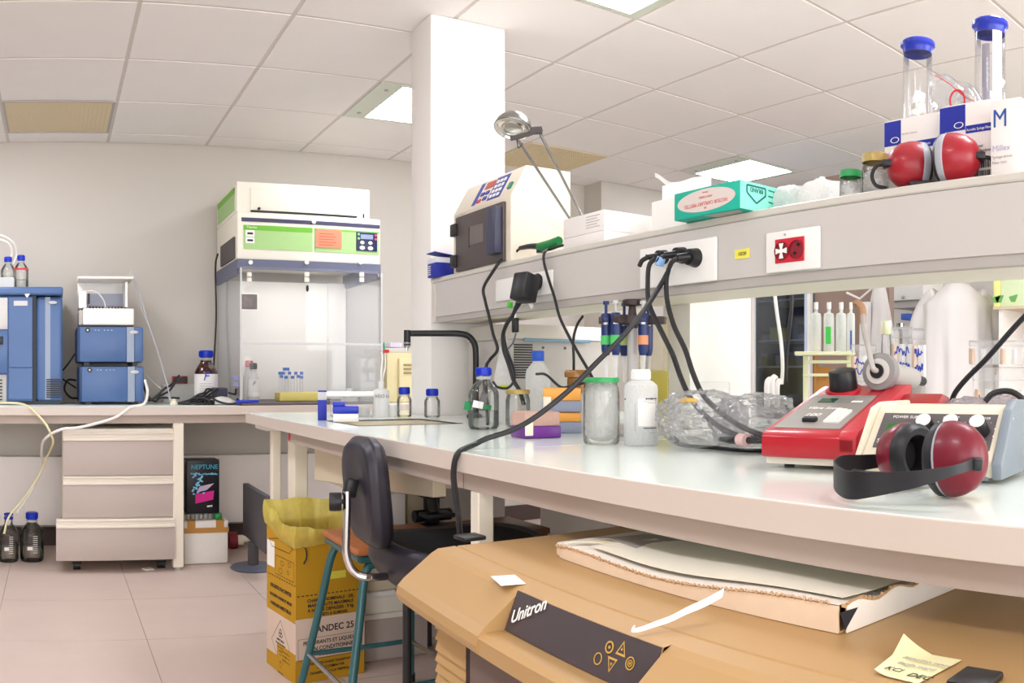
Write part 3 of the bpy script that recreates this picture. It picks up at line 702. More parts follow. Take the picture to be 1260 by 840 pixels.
for k, (q, py) in enumerate(tubes):
    yy = 4.75+.03*(k % 4); xx = hx(q, yy); ztop = zz(py+1, yy/math.cos(th(q)))
    tt = thing('test_tube', ORD[k]+' blue capped test tube from the left in the yellow hood rack', 'test tube', (xx, yy, ZH+.051), 0, 'blue capped tubes in the hood rack')
    MB().cyl((xx, yy, ZH+.051), (xx, yy, ztop-.012), .008, seg=10).build('tube', m_plas, tt)
    MB().cyl((xx, yy, ztop-.013), (xx, yy, ztop+.004), .0105, seg=12).build('cap', mat('bright_blue', '#2a6fd0', .4), tt)

# ------------------------------------------------------------------ right of the hood
yq = 4.78
q0, q1 = hx(476, yq), hx(512, yq)
t = thing('beige_analyser', 'beige upright machine with slots between the fume hood and the pillar', 'instrument', ((q0+q1)/2, yq+.15, ZL))
m_bg = mat('beige_case', '#e2d2a4', .5, noise=.03)
MB().box(q0, q1, yq, 5.13, ZL, zz(433, 5.1), .006).build('case', m_bg, t)
MB().box(hx(489, yq), q1+.02, yq-.03, yq, ZL, zz(440, 5.1), .006).build('front_door', m_bg, t)
for k in range(3): MB().box(hx(494, yq), hx(504, yq), yq-.034, yq-.028, zz(450+5*k, 5.15), zz(447.5+5*k, 5.15)).build('slot', mat('slot_brown', '#9c8a62', .6), t)
t2 = tag(rebase(MB().box(q0-.03, q1+.02, yq+.03, 5.1, zz(432.8, 5.1), zz(427, 5.1), .004).build('pale_tray', mat('lid_grey', '#cfcac4', .5)), (q0, yq, zz(432.8, 5.1))), 'thin pale grey tray on top of the beige machine', 'tray')
tag(rebase(MB().boxc((hx(484, 4.9), 4.92, zz(423.5, 5.2)), (.09, .1, .03), (0, 0, .2), .003).build('carton', mat('lilac_carton', '#d9cfe0', .7, noise=.15, scale=30)), (hx(484, 4.9), 4.92, zz(427, 5.2))), 'small patterned carton on the tray beside the hood', 'box')
# white dispenser with arm
t = thing('titration_unit', 'white bottle top dispenser with grey arm and red fitting beside the hood', 'dispenser', (1.91, 5.0, ZL))
w0, w1 = 1.858, 1.958
MB().box(w0, w1, 4.95, 5.12, ZL, zz(441, 5.3), .006).build('body', m_white, t)
MB().box(w0+.01, w1-.01, 4.945, 4.952, zz(459, 5.3), zz(452, 5.3)).build('panel_line', m_grey, t)
MB().tube([(hx(453, 4.9), 4.9, zz(467, 5.25)), (hx(450, 4.9), 4.9, zz(446, 5.25)), (hx(456, 4.88), 4.88, zz(440, 5.25)), (hx(467, 4.74), 4.74, zz(431, 5.05))], .009, smooth=False).build('arm', m_grey, t)
MB().box(hx(467, 4.74), hx(478, 4.74), 4.725, 4.745, zz(433.5, 5.05), zz(429.5, 5.05), .003).build('red_fitting', mat('red_cap', '#c5263c', .4), t)
MB().cyl((hx(472, 4.74), 4.735, zz(429.5, 5.05)), (hx(472, 4.74), 4.735, zz(420, 5.05)), .009, .003, 12).build('green_tip', mat('green_tip', '#3fa35a', .4), t)
MB().tube([(hx(473, 4.74), 4.735, zz(434, 5.05)), (hx(473.5, 4.74), 4.735, zz(450, 5.05)), (hx(470, 4.74), 4.735, zz(469, 5.05)), (hx(468, 4.74), 4.735, ZL+.006)], .005).build('white_hose', m_white, t)
MB().box(w0+.03, w1-.01, 4.942, 4.95, zz(469.5, 5.3), zz(467.5, 5.3)).build('blue_line', mat('lilac', '#a9a7dd', .7), t)
tag(rebase(MB().cyl((hx(430, 4.62), 4.62, ZH), (hx(430, 4.62), 4.62, ZH+.03), .05, seg=24).cyl((hx(430, 4.62), 4.62, ZH+.03), (hx(430, 4.62), 4.62, ZH+.075), .016, .02, 16).build('dish', m_milky), (hx(430, 4.62), 4.62, ZH)), 'white plastic dish with a knob standing at the right inside the fume hood', 'dish')
# ================================================================== below and beside the wall bench
m_draw = mat('drawer_front', '#bcaea6', .5, noise=.02)
m_drawlip = mat('drawer_lip', '#ece2d4', .45, noise=.02)
YD = 4.47
dx = lambda px, y=YD: y*math.tan(th(px))
dz = lambda py, y=YD: zz(py, y)
t = thing('drawer_unit', 'mobile three drawer pedestal with grey fronts under the wall bench', 'drawers', (dx(146), 4.7, 0))
zb = dz(688)
MB().box(dx(77), dx(214.5), YD+.006, 5.03, zb+.004, dz(527.5), .004).build('carcass', m_drawlip, t)
for k, (xa, a_, b_, off) in enumerate(((77.5, 532.5, 585, 0), (77.5, 586.5, 636.5, 0), (69, 638.5, 688.5, -.03))):
    g = thing if False else None
    dd = MB().box(dx(xa), dx(214), YD-.012+off, YD+.006, dz(b_-.5), dz(a_+9), .003).build('drawer', m_draw, t)
    if off: MB().box(dx(xa)+.02, dx(213), YD+off, YD+.3, dz(b_-1.5), dz(a_+12)).build('drawer_box', m_drawlip, dd)
    lp = MB()
    lp.box(dx(xa), dx(214), YD-.014+off, YD+.006, dz(a_+1.5), dz(a_-.5), .002).box(dx(xa), dx(214), YD-.002+off, YD+.006, dz(a_+6), dz(a_+1.5)).box(dx(xa), dx(214), YD-.022+off, YD+.006, dz(a_+9.5), dz(a_+6), .003)
    lp.build('grip_rail', m_drawlip, dd)
for xx in (dx(95), dx(200)):
    for yy in (YD+.06, 4.96):
        c_ = MB().box(xx-.025, xx+.025, yy-.02, yy+.03, .035, zb+.004, .004).build('caster', m_black, t)
        MB().cyl((xx-.02, yy, .024), (xx+.02, yy, .024), .024, seg=18).build('wheel', m_black, c_)
tag(MB().boxc((dx(183), 4.5, .004), (.05, .04, .006), (0, 0, .4)).build('paper_scrap', m_paper), 'white paper scrap on the floor by the drawer caster', 'paper')
def floor_bottle(px0, px1, py0, py1, label, cap):
    a, R, Hh = on(px0, px1, py0, py1, 0.0)
    t = lab_bottle(a, R, Hh, label, cap, .68 if cap else .34, group='bottles on the floor', liqmat=clear('solvent', '#b9c2bc', .25, .3, .02, .0, .8), neck=.40, caph=.14)
    MB().box(-R*.35, R*.1, -R*1.01, -R*.98, Hh*.26, Hh*.33).build('white_label', m_paper, t, world=False)
    for k in range(9): MB().box(R*.12, R*.5, -R*.97, -R*.93, Hh*(.2+.042*k), Hh*(.2+.042*k)+.003).build('graduation', m_paper, t, world=False)
    if not cap:
        MB().lathe([(R*.38, Hh*.88), (R*.46, Hh*.88), (R*.46, Hh*.93), (R*.38, Hh*.93)], cap=False).lathe([(R*.38, Hh*.96), (R*.46, Hh*.96), (R*.46, Hh), (R*.38, Hh)], cap=False).build('neck_ring', m_blue, t, world=False)
floor_bottle(-2, 23, 634, 693, 'open glass waste bottle on the floor with the yellowish tube in its neck', None)
floor_bottle(24.5, 54, 633, 692.5, 'full blue capped glass bottle on the floor left of the drawers', m_blue)
# pipe at the wall
pm_ = MB().tube([(-1.5, 5.06, .1), (dx(70, 5.0), 5.06, .1)], .02, smooth=False)
t = thing('wall_pipe', 'white pipe with red coupling running low along the wall behind the foam box', 'pipe', (1.3, 5.0, .06))
ya_ = 4.98
MB().cyl((dx(299, ya_), ya_, zz(661, 5.15)), (2.3, ya_, zz(661, 5.15)), .019, seg=14).build('pipe_run', m_leg, t)
MB().cyl((dx(281, ya_), ya_, zz(662, 5.15)), (dx(291, ya_), ya_, zz(662, 5.15)), .05, seg=16).build('red_coupling', mat('red_pipe', '#8a2230', .5), t)
MB().cyl((dx(291, ya_), ya_, zz(662, 5.15)), (dx(299, ya_), ya_, zz(662, 5.15)), .03, seg=16).build('pipe_collar', m_leg, t)
# foam box + black advert box
m_foam = mat('polystyrene', '#efe9e1', .9, noise=.04, scale=60, bump=.4, bscale=160)
m_tape = mat('brown_tape', '#c08a43', .35, noise=.06)
pL = fl(226, 697, 0); pR = fl(281, 694, 0)
yf = 4.58
x0, x1 = dx(226, yf), dx(281, yf)
t = thing('foam_box', 'white polystyrene box with brown tape on the floor under the wall bench', 'box', ((x0+x1)/2, yf+.15, 0))
zl_ = zz(651, yf*1.02); zt_ = zz(640, yf*1.02)
MB().box(x0, x1, yf, yf+.3, .001, zl_, .012).build('box_body', m_foam, t)
MB().box(x0-.001, x1+.001, yf-.001, yf+.301, zl_+.002, zt_, .01).build('lid', m_foam, t)
MB().box(x0-.002, x1+.002, yf-.003, yf+.302, zl_-.016, zl_+.012).build('tape_band', m_tape, t)
for q in (.08, .72): MB().box(x0+(x1-x0)*q, x0+(x1-x0)*(q+.18), yf-.0035, yf+.3, zl_+.01, zt_+.0015).build('tape_strip', m_tape, t)
m_lidg = tag(rebase(MB().lathe([(0, 0), (.022, 0), (.024, .006), (.024, .024), (.02, .03), (0, .03)], (x0+(x1-x0)*.8, yf+.06, zt_+.002)).build('jar_top', mat('green_lid', '#2f9a56', .4)), (x0+(x1-x0)*.8, yf+.06, zt_+.002)), 'small green lid on top of the polystyrene box', 'lid')
t = thing('tip_tray', 'low clear tray of tips between the foam box and the black box', 'tray', (x0+.1, yf+.1, zt_))
MB().box(x0-.01, x1-.075, yf+.02, yf+.2, zt_+.001, zt_+.035, .003).build('tray_shell', m_plas, t)
for k in range(7): MB().cyl((x0+.01+.024*k, yf+.05, zt_+.004), (x0+.01+.024*k, yf+.05, zt_+.03), .009, seg=8).build('tip', m_grey, t)
zn = zt_+.036
m_navyb = mat('black_print', '#0c0d16', .35, noise=.1)
xa, xb = dx(229.5, yf+.03), dx(270, yf+.03)
t = thing('tip_box_carton', 'black printed carton with turquoise title and a pink box picture', 'box', ((xa+xb)/2, yf+.1, zn))
zN = zz(566, yf*1.02)
MB().box(xa, xb, yf+.03, yf+.17, zn, zN, .004).build('carton', m_navyb, t)
m_turq = mat('turquoise_ink', '#3fa9c4', .6)
text('NEPTUNE', .036, m_turq, t, ((xa+xb)/2+.008, yf+.0285, zN-.05), (1, 0, 0), (0, 0, 1), 'title_lettering', 'CENTER', sx=.95)
sp = MB(); random.seed(3)
for k in range(16): sp.boxc((xa+.03+.009*k, yf+.0288, zN-.072-.008*random.random()), (.016, .001, .006), (0, random.uniform(-.5, .5), 0))
for k in range(26): sp.sphere((xa+.07+.03*random.gauss(0, 1)*.5+.0, yf+.0288, zN-.085-.004*k), .006, (1.3, .1, .8), 6)
sp.build('splash_print', mat('splash_blue', '#7fc6e6', .6), t, kind='stuff')
pk = MB(); cx_ = (xa+xb)/2+.012
pk.poly([(cx_-.055, yf+.029, zn+.055), (cx_+.045, yf+.029, zn+.075), (cx_+.05, yf+.029, zn+.125), (cx_-.055, yf+.029, zn+.108)], [(0, 1, 2, 3)])
pk.build('pink_box_print', mat('magenta_print', '#d4238c', .6), t)
pk = MB().poly([(cx_-.05, yf+.0288, zn+.115), (cx_+.01, yf+.0288, zn+.13), (cx_+.05, yf+.0288, zn+.165), (cx_-.03, yf+.0288, zn+.15)], [(0, 1, 2, 3)])
pk.build('lid_print', mat('lid_print', '#c9a9c6', .6), t)
MB().boxc((cx_+.025, yf+.0288, zn+.04), (.03, .001, .008), (0, -.1, 0)).build('badge_print', m_paper, t)
# flat monitor standing on the floor behind the yellow bin
M_ = fl(318, 694, 0)
ym = 3.75
xm = ym*math.tan(th(308.5))
t = thing('flat_monitor', 'black flat monitor standing on the floor behind the yellow bin', 'monitor', (1.055, 4.44, 0))
pA = Vector((1.06, 4.72, 0)); pB = Vector((1.05, 4.16, 0)); d_ = (pB-pA).normalized(); n_ = Vector((d_.y, -d_.x, 0))
if n_.y > 0: n_ = -n_
zt1, zb1 = zz(594, 4.84), .14
def slab(mb, u0, u1, z0_, z1_, o0, o1, bev=0):
    c_ = pA+d_*((u0+u1)/2)+n_*((o0+o1)/2); c_.z = (z0_+z1_)/2
    return mb.boxc(c_, (u1-u0, abs(o1-o0), z1_-z0_), (0, 0, math.atan2(d_.y, d_.x)), bev)
L_ = (pB-pA).length
slab(MB(), 0, L_, .13, zt1, 0, .035, .006).build('bezel', mat('monitor_bezel', '#57545a', .5), t)
slab(MB(), .02, L_-.02, .17, zt1-.02, .033, .037).build('screen', mat('screen_black', '#17181d', .2), t)
ctr = pA+d_*(L_/2)+n_*.0
MB().cyl((ctr.x, ctr.y, .01), (ctr.x, ctr.y, .14), .03, seg=16).build('stand_neck', m_darkgrey, t)
MB().lathe([(0, 0), (.12, 0), (.125, .006), (.11, .016), (.04, .02), (0, .02)], (ctr.x, ctr.y, 0)).build('stand_base', mat('stand_slate', '#5b5f70', .4), t)

# ================================================================== yellow clinical waste box
m_card = mat('waste_yellow', '#c08f15', .7, noise=.05, scale=9)
m_cardl = mat('waste_beige', '#dcc4b2', .7, noise=.03)
m_bag = clear('yellow_bag', '#fbf08a', .2, .5, .25, .62, .9)
P0 = fl(364, 843, 0); P1 = fl(450, 833, 0); P2 = fl(326.5, 820, 0)
ex = Vector((math.cos(.155), math.sin(.155), 0)); wx = .262; ey = Vector((-ex.y, ex.x, 0)); wy = .245; P1 = P0+ex*wx
ez = Vector((0, 0, 1))
rz = math.atan2(ex.y, ex.x)
t = thing('waste_box', 'yellow cardboard clinical waste box lined with a yellow bag beside the stool', 'waste box', P0, rz)
hb = zz(656, P0.xy.length)
L = lambda mb, u0, u1, v0, v1, z0_, z1_, bev=0: mb.box(u0, u1, v0, v1, z0_, z1_, bev)
b = MB(); w_ = .004
b.box(0, wx, 0, w_, .001, hb).box(0, w_, w_, wy-w_, .001, hb).box(wx-w_, wx, w_, wy-w_, .001, hb).box(0, wx, wy-w_, wy, .001, hb).box(w_, wx-w_, w_, wy-w_, .001, .006)
b.build('carton', m_card, t, world=False, smooth=False)
zq = lambda py, px=400: zz(py, (P0.lerp(P1, .5)).xy.length)
# right face (local -y): beige band
zl0, zl1 = zq(806), zq(757)
MB().box(-.0008, wx+.0004, -.0008, .001, zl0, zl1).build('beige_band', m_cardl, t, world=False)
ln = MB()
for k in range(16): ln.box(.005+k*wx/16.2, .005+k*wx/16.2+.009, -.001, 0, zq(729)-.0015, zq(729)+.0015)
ln.build('dashed_line', m_ink, t, world=False, kind='stuff')
X_, Z_ = (1, 0, 0), (0, 0, 1)
def ft(s_, size, u, py, align='LEFT', sx=1): text(s_, size, m_ink, t, (u, -.0012, zq(py)), X_, Z_, 'lettering', align, world=False, sx=sx, bold=.022)
ft('CHARGE NOMINALE : 25L', .0155, wx/2, 737.5, 'CENTER'); ft('MASSE BRUTE MAXIMALE', .0155, wx/2, 743.5, 'CENTER'); ft('A NE PAS DEPASSER : 9 kg', .0155, wx/2, 749.5, 'CENTER')
ft('DECHETS A ELIMINER', .0135, wx/2, 755.5, 'CENTER')
bt = lambda s_, size, u, z_, align='CENTER', sx=1: text(s_, size, m_ink, t, (u, -.0012, z_), X_, Z_, 'lettering', align, world=False, sx=sx, bold=.018)
bt('SANDEC 25', .031, wx/2+.01, zl1-.05)
bt('PERFORANTS ET LIQUIDES', .0175, wx/2, zl1-.088); bt('NON CONDITIONNES', .0185, wx/2, zl1-.110)
bt('INFECTIEUX', .016, wx/2, zl1-.130)
fr = MB(); a0, a1, b0, b1 = .008, wx-.008, zl1-.138, zl1-.066
for q in ((a0, a1, b0, b0+.001), (a0, a1, b1-.001, b1), (a0, a0+.001, b0, b1), (a1-.001, a1, b0, b1)): fr.box(q[0], q[1], -.0012, 0, q[2], q[3])
fr.build('frame_print', m_ink, t, world=False)
if zl0 > .05:
    bt('REFERMER AVANT TRANSPORT', .011, wx/2, zl0-.022); bt('NE PAS COMPACTER', .011, wx/2, zl0-.038); bt('TRANSPORTER A LA VERTICALE', .011, wx/2, zl0-.054)
    MB().lathe([(.010, 0), (.012, 0), (.012, .0006), (.010, .0006)], M=Matrix.Translation((.03, -.0004, zl0-.03)) @ Matrix.Rotation(PI/2, 4, 'X'), cap=False).build('ring_symbol', m_ink, t, world=False)
ar = MB().poly([(wx-.03, -.0012, zq(748)), (wx-.02, -.0012, zq(733)), (wx-.01, -.0012, zq(748))], [(0, 1, 2)]).box(wx-.023, wx-.017, -.0012, 0, zq(756), zq(746))
ar.build('arrow_symbol', m_ink, t, world=False)
MB().box(wx*.42, wx*.72, -.0012, 0, zq(712), zq(703)).build('pale_sticker', mat('lime_sticker', '#e2d64e', .6), t, world=False)
# left face (local -x)
zw = lambda py: zz(py, P0.lerp(P0+ey*wy, .5).xy.length)
MB().box(-.0009, .001, 0, wy, .055, zw(757)).build('white_panel', m_cardl, t, world=False)
Lr = (0, -1, 0)
lt = lambda s_, size, z_, v=None: text(s_, size, m_ink, t, (-.0013, wy/2 if v is None else v, z_), Lr, Z_, 'lettering', 'CENTER', world=False, bold=.022)
lt("DECHETS D'ACTIVITES", .0175, zw(727)); lt('DE SOINS SOLIDES ET MOUS', .0145, zw(738)); lt('A RISQUES INFECTIEUX', .0165, zw(749))
ln = MB()
for k in range(12): ln.box(-.001, 0, .005+k*wy/12.2, .005+k*wy/12.2+.009, zw(712)-.0015, zw(712)+.0015)
ln.build('dashed_line', m_ink, t, world=False, kind='stuff')
MB().box(-.001, 0, wy*.72, wy*.98, zw(702), zw(670)).build('white_sticker', m_paper, t, world=False)
def outline(mb, pts, w, f):
    n = len(pts)
    for i in range(n):
        p, q = Vector(pts[i]), Vector(pts[(i+1) % n]); d = (q-p).normalized(); nn = Vector((-d.y, d.x))*w/2
        mb.poly([f(*(p+nn)), f(*(p-nn)), f(*(q-nn)), f(*(q+nn))], [(0, 1, 2, 3)])
f_ = lambda u, v: Vector((-.0014, u, v))
dm = MB(); cy_, cz_ = wy*.5, zw(792)
outline(dm, [(cy_, cz_+.082), (cy_-.075, cz_), (cy_, cz_-.082), (cy_+.075, cz_)], .002, f_)
dm.build('hazard_diamond', m_ink, t, world=False)
bz = MB()
for k in range(3):
    a = PI/2+k*2*PI/3; bz.lathe([(.006, 0), (.009, 0), (.009, .0004), (.006, .0004)], M=Matrix.Translation((-.0014, cy_+.008*math.cos(a), cz_+.035+.008*math.sin(a))) @ Matrix.Rotation(PI/2, 4, 'Y'), cap=False, seg=16)
bz.build('biohazard_symbol', m_ink, t, world=False)
for k in range(5): lt(['INFECTIEUX', 'EN CAS DE DOMMAGE', 'OU DE FUITE', 'AVERTIR', 'ICI'][k], [.011, .008, .008, .008, .008][k], cz_+.008-.012*k)
lt('6.2', .012, cz_-.066); lt('UN 3291', .012, cz_-.105)
MB().box(-.0014, .0008, 0, wy*.62, .002, .1).build('yellow_panel', m_card, t, world=False)
for k in range(3): lt('CONFORME NF X 30', .007, .08-.014*k, wy*.32)
hd = MB()
outline(hd, [(wy*.06, zw(685)), (wy*.06, zw(708)), (wy*.68, zw(708)), (wy*.68, zw(685))], .0016, f_)
for (u, v, r_) in ((.2, 690, .012), (.45, 692, .014), (.25, 700, .01), (.5, 702, .016)):
    outline(hd, [(wy*u+r_*math.cos(a_*PI/4), zw(v)+r_*.6*math.sin(a_*PI/4)) for a_ in range(8)], .0016, f_)
outline(hd, [(wy*.1, zw(668)), (wy*.5, zw(662)), (wy*.9, zw(668)), (wy*.8, zw(676)), (wy*.2, zw(676))], .002, f_)
hd.build('assembly_drawing', m_ink, t, world=False)
hk = MB(); hk.tube([(.02, -.002, zq(668)), (.035, -.002, zq(672)), (.038, -.002, zq(682)), (.028, -.002, zq(690))], .006, flat=.2)
hk.build('hand_symbol', m_ink, t, world=False)
# yellow bag: gathered liner folded over the rim
def bagf(u, v):
    a = 2*PI*u; q = max(abs(math.cos(a)), abs(math.sin(a)))
    sx_, sy_ = math.cos(a)/q, math.sin(a)/q
    back = max(0, sy_)*.06+max(0, -sx_)*.012-max(0, -sy_)*.01
    fold = .006*math.sin(11*a+1)+.005*math.sin(7*a)+.003*math.sin(23*a)
    if v < .3:
        k = v/.3; e = 1.05+.04*math.sin(k*PI)
        return Vector((wx/2+sx_*e*wx/2+fold*k, wy/2+sy_*e*wy/2+fold*k, hb-.04-.012*math.sin(2*a+.5)+(.055+.006*math.sin(5*a))*k+back*(.4+.6*k)))
    k = (v-.3)/.7
    e = 1.05-.24*min(1, k*2.2)
    return Vector((wx/2+sx_*e*wx/2+fold*(1-k*.7), wy/2+sy_*e*wy/2+fold*(1-k*.7), hb+.015+.006*math.sin(5*a)*(1-k)+back*(1-k)-.34*k*k))
MB().grid(bagf, 96, 16, closeu=True).build('bin_liner', m_bag, t, world=False, angle=60)

# ================================================================== teal stool with wooden seat
m_teal = mat('teal_tube', '#2f5f62', .35, noise=.06, coat=.3)
m_wood = mat('orange_wood', '#b06a3a', .5, noise=.25, scale=30)
k_ = 1.04
SC_ = Vector((.955*k_, 2.30*k_, 0))
L1, L2, L3, L4 = [Vector(v)*k_ for v in ((.765, 2.485, 0), (.775, 2.13, 0), (1.09, 2.50, 0), (1.10, 2.14, 0))]
zs = zz(657, 2.6)
t = thing('lab_stool', 'teal tubular stool with an orange wooden seat in front of the waste box', 'stool', (SC_.x, SC_.y, 0))
MB().boxc((SC_.x, SC_.y, zs-.012), (.335, .335, .022), (0, 0, -.02), .02, 4).build('seat', m_wood, t)
fr = MB(); q = .15
fr.tube([(SC_.x-q, SC_.y-q, zs-.034), (SC_.x+q, SC_.y-q, zs-.034), (SC_.x+q, SC_.y+q, zs-.034), (SC_.x-q, SC_.y+q, zs-.034), (SC_.x-q, SC_.y-q, zs-.034)], .011, smooth=False)
fr.build('seat_frame', m_teal, t)
for Lg, sx_, sy_ in ((L1, -1, 1), (L2, -1, -1), (L3, 1, 1), (L4, 1, -1)):
    topi = Vector((SC_.x+sx_*.06, SC_.y+sy_*.135, zs-.046)); top = Vector((SC_.x+sx_*.135, SC_.y+sy_*.145, zs-.075))
    ft_ = Lg+Vector((sx_*.03, sy_*.02, 0))
    p = [topi, Vector((SC_.x+sx_*.10, SC_.y+sy_*.14, zs-.05)), top, top.lerp(ft_, .3), top.lerp(ft_, .65), Vector((ft_.x, ft_.y, .012))]
    l_ = MB().tube(p, .0125, seg=12).build('leg', m_teal, t)
    MB().cyl((ft_.x, ft_.y, 0), (ft_.x, ft_.y, .03), .016, seg=14).build('rubber_foot', m_black, l_)
zbar = zz(804, L1.length)
def legat(Lg, sx_, sy_, z_):
    top = Vector((SC_.x+sx_*.135, SC_.y+sy_*.145, zs-.075)); ft_ = Lg+Vector((sx_*.03, sy_*.02, .012)); k = (top.z-z_)/(top.z-.012); return top.lerp(ft_, k)
A1, A2, A3, A4 = (legat(L1, -1, 1, zbar), legat(L2, -1, -1, zbar), legat(L3, 1, 1, zbar), legat(L4, 1, -1, zbar))
for a_, b_, m_ in ((A1, A2, m_chrome), (A1, A3, m_teal), (A3, A4, m_chrome), (A2, A4, m_teal)):
    MB().cyl(a_, b_, .008, seg=12).build('stretcher', m_, t)

# ================================================================== black chair with chrome bracket
m_vinyl = mat('black_vinyl', '#2a2730', .38, noise=.08, bump=.15, bscale=220)
m_fabric = mat('black_fabric', '#17151b', .85, noise=.3, scale=60)
cr = 2.06
sc_ = Vector((.93, 1.93, 0))
t = thing('task_chair', 'black padded chair with chrome back bracket between the stool and the brown incubator', 'chair', (sc_.x, sc_.y, 0))
zseat = zz(668, 2.1)
ZS0 = zseat-.125
def seatf(u, v):
    a = 2*PI*u; n = 3.2
    c, s = math.cos(a), math.sin(a); rr_ = 1/((abs(c)**n+abs(s)**n)**(1/n))
    prof = [(0, .0), (.55, .0), (.74, .012), (.9, .04), (1.0, .078), (.985, .105), (.93, .122), (.84, .118), (.5, .108), (0, .104)]
    i = min(int(v*9), 8); k = v*9-i; r_ = prof[i][0]*(1-k)+prof[i+1][0]*k; z_ = prof[i][1]*(1-k)+prof[i+1][1]*k
    return Vector((sc_.x+.06+.215*rr_*c*r_, sc_.y+.2*rr_*s*r_, ZS0+z_+.016*(r_*c)**2*(1 if v > .5 else 0)))
MB().grid(seatf, 40, 27, closeu=True).build('seat', m_vinyl, t, angle=80)
def padf(u, v):
    a = 2*PI*u; n = 3.2; c, s = math.cos(a), math.sin(a); rr_ = 1/((abs(c)**n+abs(s)**n)**(1/n))
    return Vector((sc_.x+.06+.19*rr_*c*v, sc_.y+.176*rr_*s*v, ZS0+.118+.004*(1-v)+.012*(c*v)**2))
MB().grid(padf, 32, 6, closeu=True).build('seat_cover', m_fabric, t, angle=80)
# backrest: padded slab seen from its side
by0, by1 = 1.80, 2.06
bxx = .715
def backf(u, v):
    a = 2*PI*u; n = 3.5; c, s = math.cos(a), math.sin(a); rr_ = 1/((abs(c)**n+abs(s)**n)**(1/n))
    hw, hh = .105, .135
    p = [(0, -.010), (.6, -.012), (.88, -.006), (1, .014), (.98, .034), (.88, .047), (.6, .040), (0, .036)]
    i = min(int(v*7), 6); k = v*7-i; r_ = p[i][0]*(1-k)+p[i+1][0]*k; d_ = p[i][1]*(1-k)+p[i+1][1]*k
    y_ = rr_*c*r_*hw; z_ = rr_*s*r_*hh
    return Vector((bxx+d_+.012-.10*z_-.9*y_*y_+.25*max(0, z_-.05)**2, (by0+by1)/2+y_, zz(606, 2.05)+z_))
MB().grid(backf, 44, 28, closeu=True).build('backrest', m_vinyl, t, angle=80)
br = MB()
yk = 1.925
px_ = lambda a, b_: px3(a, b_, r=2.02)
br.tube([px_(427, 604), px_(427, 625), px_(426, 660), px_(426, 680), px_(431, 697), px_(441, 707), px_(455, 710), px3(475, 709, r=2.06)], .0095, seg=10)
br.build('chrome_bracket', m_chrome, t)
MB().boxc(px3(431, 600, r=2.04), (.03, .03, .045), (0, .2, 0), .006).build('clamp', m_black, t)
k0, k1 = px3(405, 617, r=2.02), px3(420.5, 617, r=2.02)
kb = MB().cyl(k0, k1, .022, seg=18, bev=.003)
kb.cyl(k1, px3(427, 616, r=2.02), .006, seg=10)
kb.build('adjuster_knob', m_black, t)
cs = px3(501, 725, r=2.1)
MB().cyl((cs.x, cs.y, zz(737, 2.1)), (cs.x, cs.y, ZS0+.01), .022, .03, 18).build('collar', m_black, t)
MB().cyl((cs.x, cs.y, .05), (cs.x, cs.y, zz(737, 2.1)), .0115, seg=14).build('stem', m_black, t)
for k in range(4):
    a = k*PI/2+.6
    f = MB().tube([(cs.x, cs.y, .05), (cs.x+.12*math.cos(a), cs.y+.12*math.sin(a), .04), (cs.x+.2*math.cos(a), cs.y+.2*math.sin(a), .012)], .012).build('base_leg', m_black, t)
# ================================================================== things on the service shelf
ZT = 1.4085
RZ = -PI/2                       # local x runs towards the viewer's right, local y into the shelf
def shelf_thing(name, label, cat, x, px, group=None, z=ZT):
    return thing(name, label, cat, (x, ax(px, x), z), RZ, group)
def tx(s_, size, m, t, u, v, z_, align='LEFT', sx=1, shear=0, name='lettering', flip=False):
    return text(s_, size, m, t, (u, v, z_), (-1, 0, 0) if flip else (1, 0, 0), (0, 0, -1) if flip else (0, 0, 1), name, align, world=False, sx=sx, shear=shear)
# blue glove box at the far end
t = shelf_thing('glove_box', 'small blue and white carton at the pillar end of the shelf', 'box', 1.405, 526)
bw, bh = .075, .075
MB().box(0, bw, 0, .11, .0, bh*.72, .002).build('box_body', mat('glove_blue', '#1c2a9c', .5), t, world=False)
MB().box(0, bw, 0, .11, bh*.72, bh, .002).build('box_top', mat('glove_white', '#dcdfe8', .6), t, world=False)
MB().boxc((bw/2, .05, bh+.012), (bw, .11, .003), (-.12, 0, 0)).build('open_flap', mat('glove_blue', '#1c2a9c', .5), t, world=False)
for k in range(5): MB().box(.006, .03-.003*(k % 2), -.0012, 0, .01+.008*k, .013+.008*k).build('print_line', m_paper, t, world=False)
# UV cabinet
xc = 1.436
t = shelf_thing('uv_cabinet', 'cream bench instrument with dark door and sloped keypad panel on the shelf', 'instrument', xc, 558)
cw = ax(558, xc)-ax(628.5, xc)
m_crm = mat('cream_case', '#e2d8c6', .45, noise=.02)
hd, ht_ = .208, .325
MB().prism([(0, 0), (0, hd+.012), (.06, ht_), (.13, ht_), (.24, ht_), (.24, 0)], lambda u, v, w: Vector((w, u, v)), 0, cw, .004).build('case', m_crm, t, world=False)
m_door = mat('door_brown_grey', '#564c4b', .45, noise=.03)
dr = MB().box(.04, cw-.03, -.012, .0, .004, hd-.006, .002).build('door', m_door, t, world=False)
MB().box(.15, .255, -.0135, -.011, .085, .15).build('door_window', mat('door_window', '#6d6463', .2), dr, world=False)
MB().box(.146, .152, -.014, -.011, .08, .15).build('window_edge', m_black, dr, world=False)
MB().box(cw-.10, cw-.035, -.04, -.012, .03, .185, .004).build('door_handle', mat('handle_slate', '#3d3f55', .4), dr, world=False)
MB().poly([(cw-.125, -.0128, .08), (cw-.105, -.0128, .08), (cw-.107, -.0128, .125)], [(0, 1, 2)]).build('warning_sign', mat('warn_yellow', '#f0d040', .6), dr, world=False)
for z_ in (.02, .135): MB().box(.012, .055, -.022, -.0, z_, z_+.045, .003).build('hinge', m_black, t, world=False)
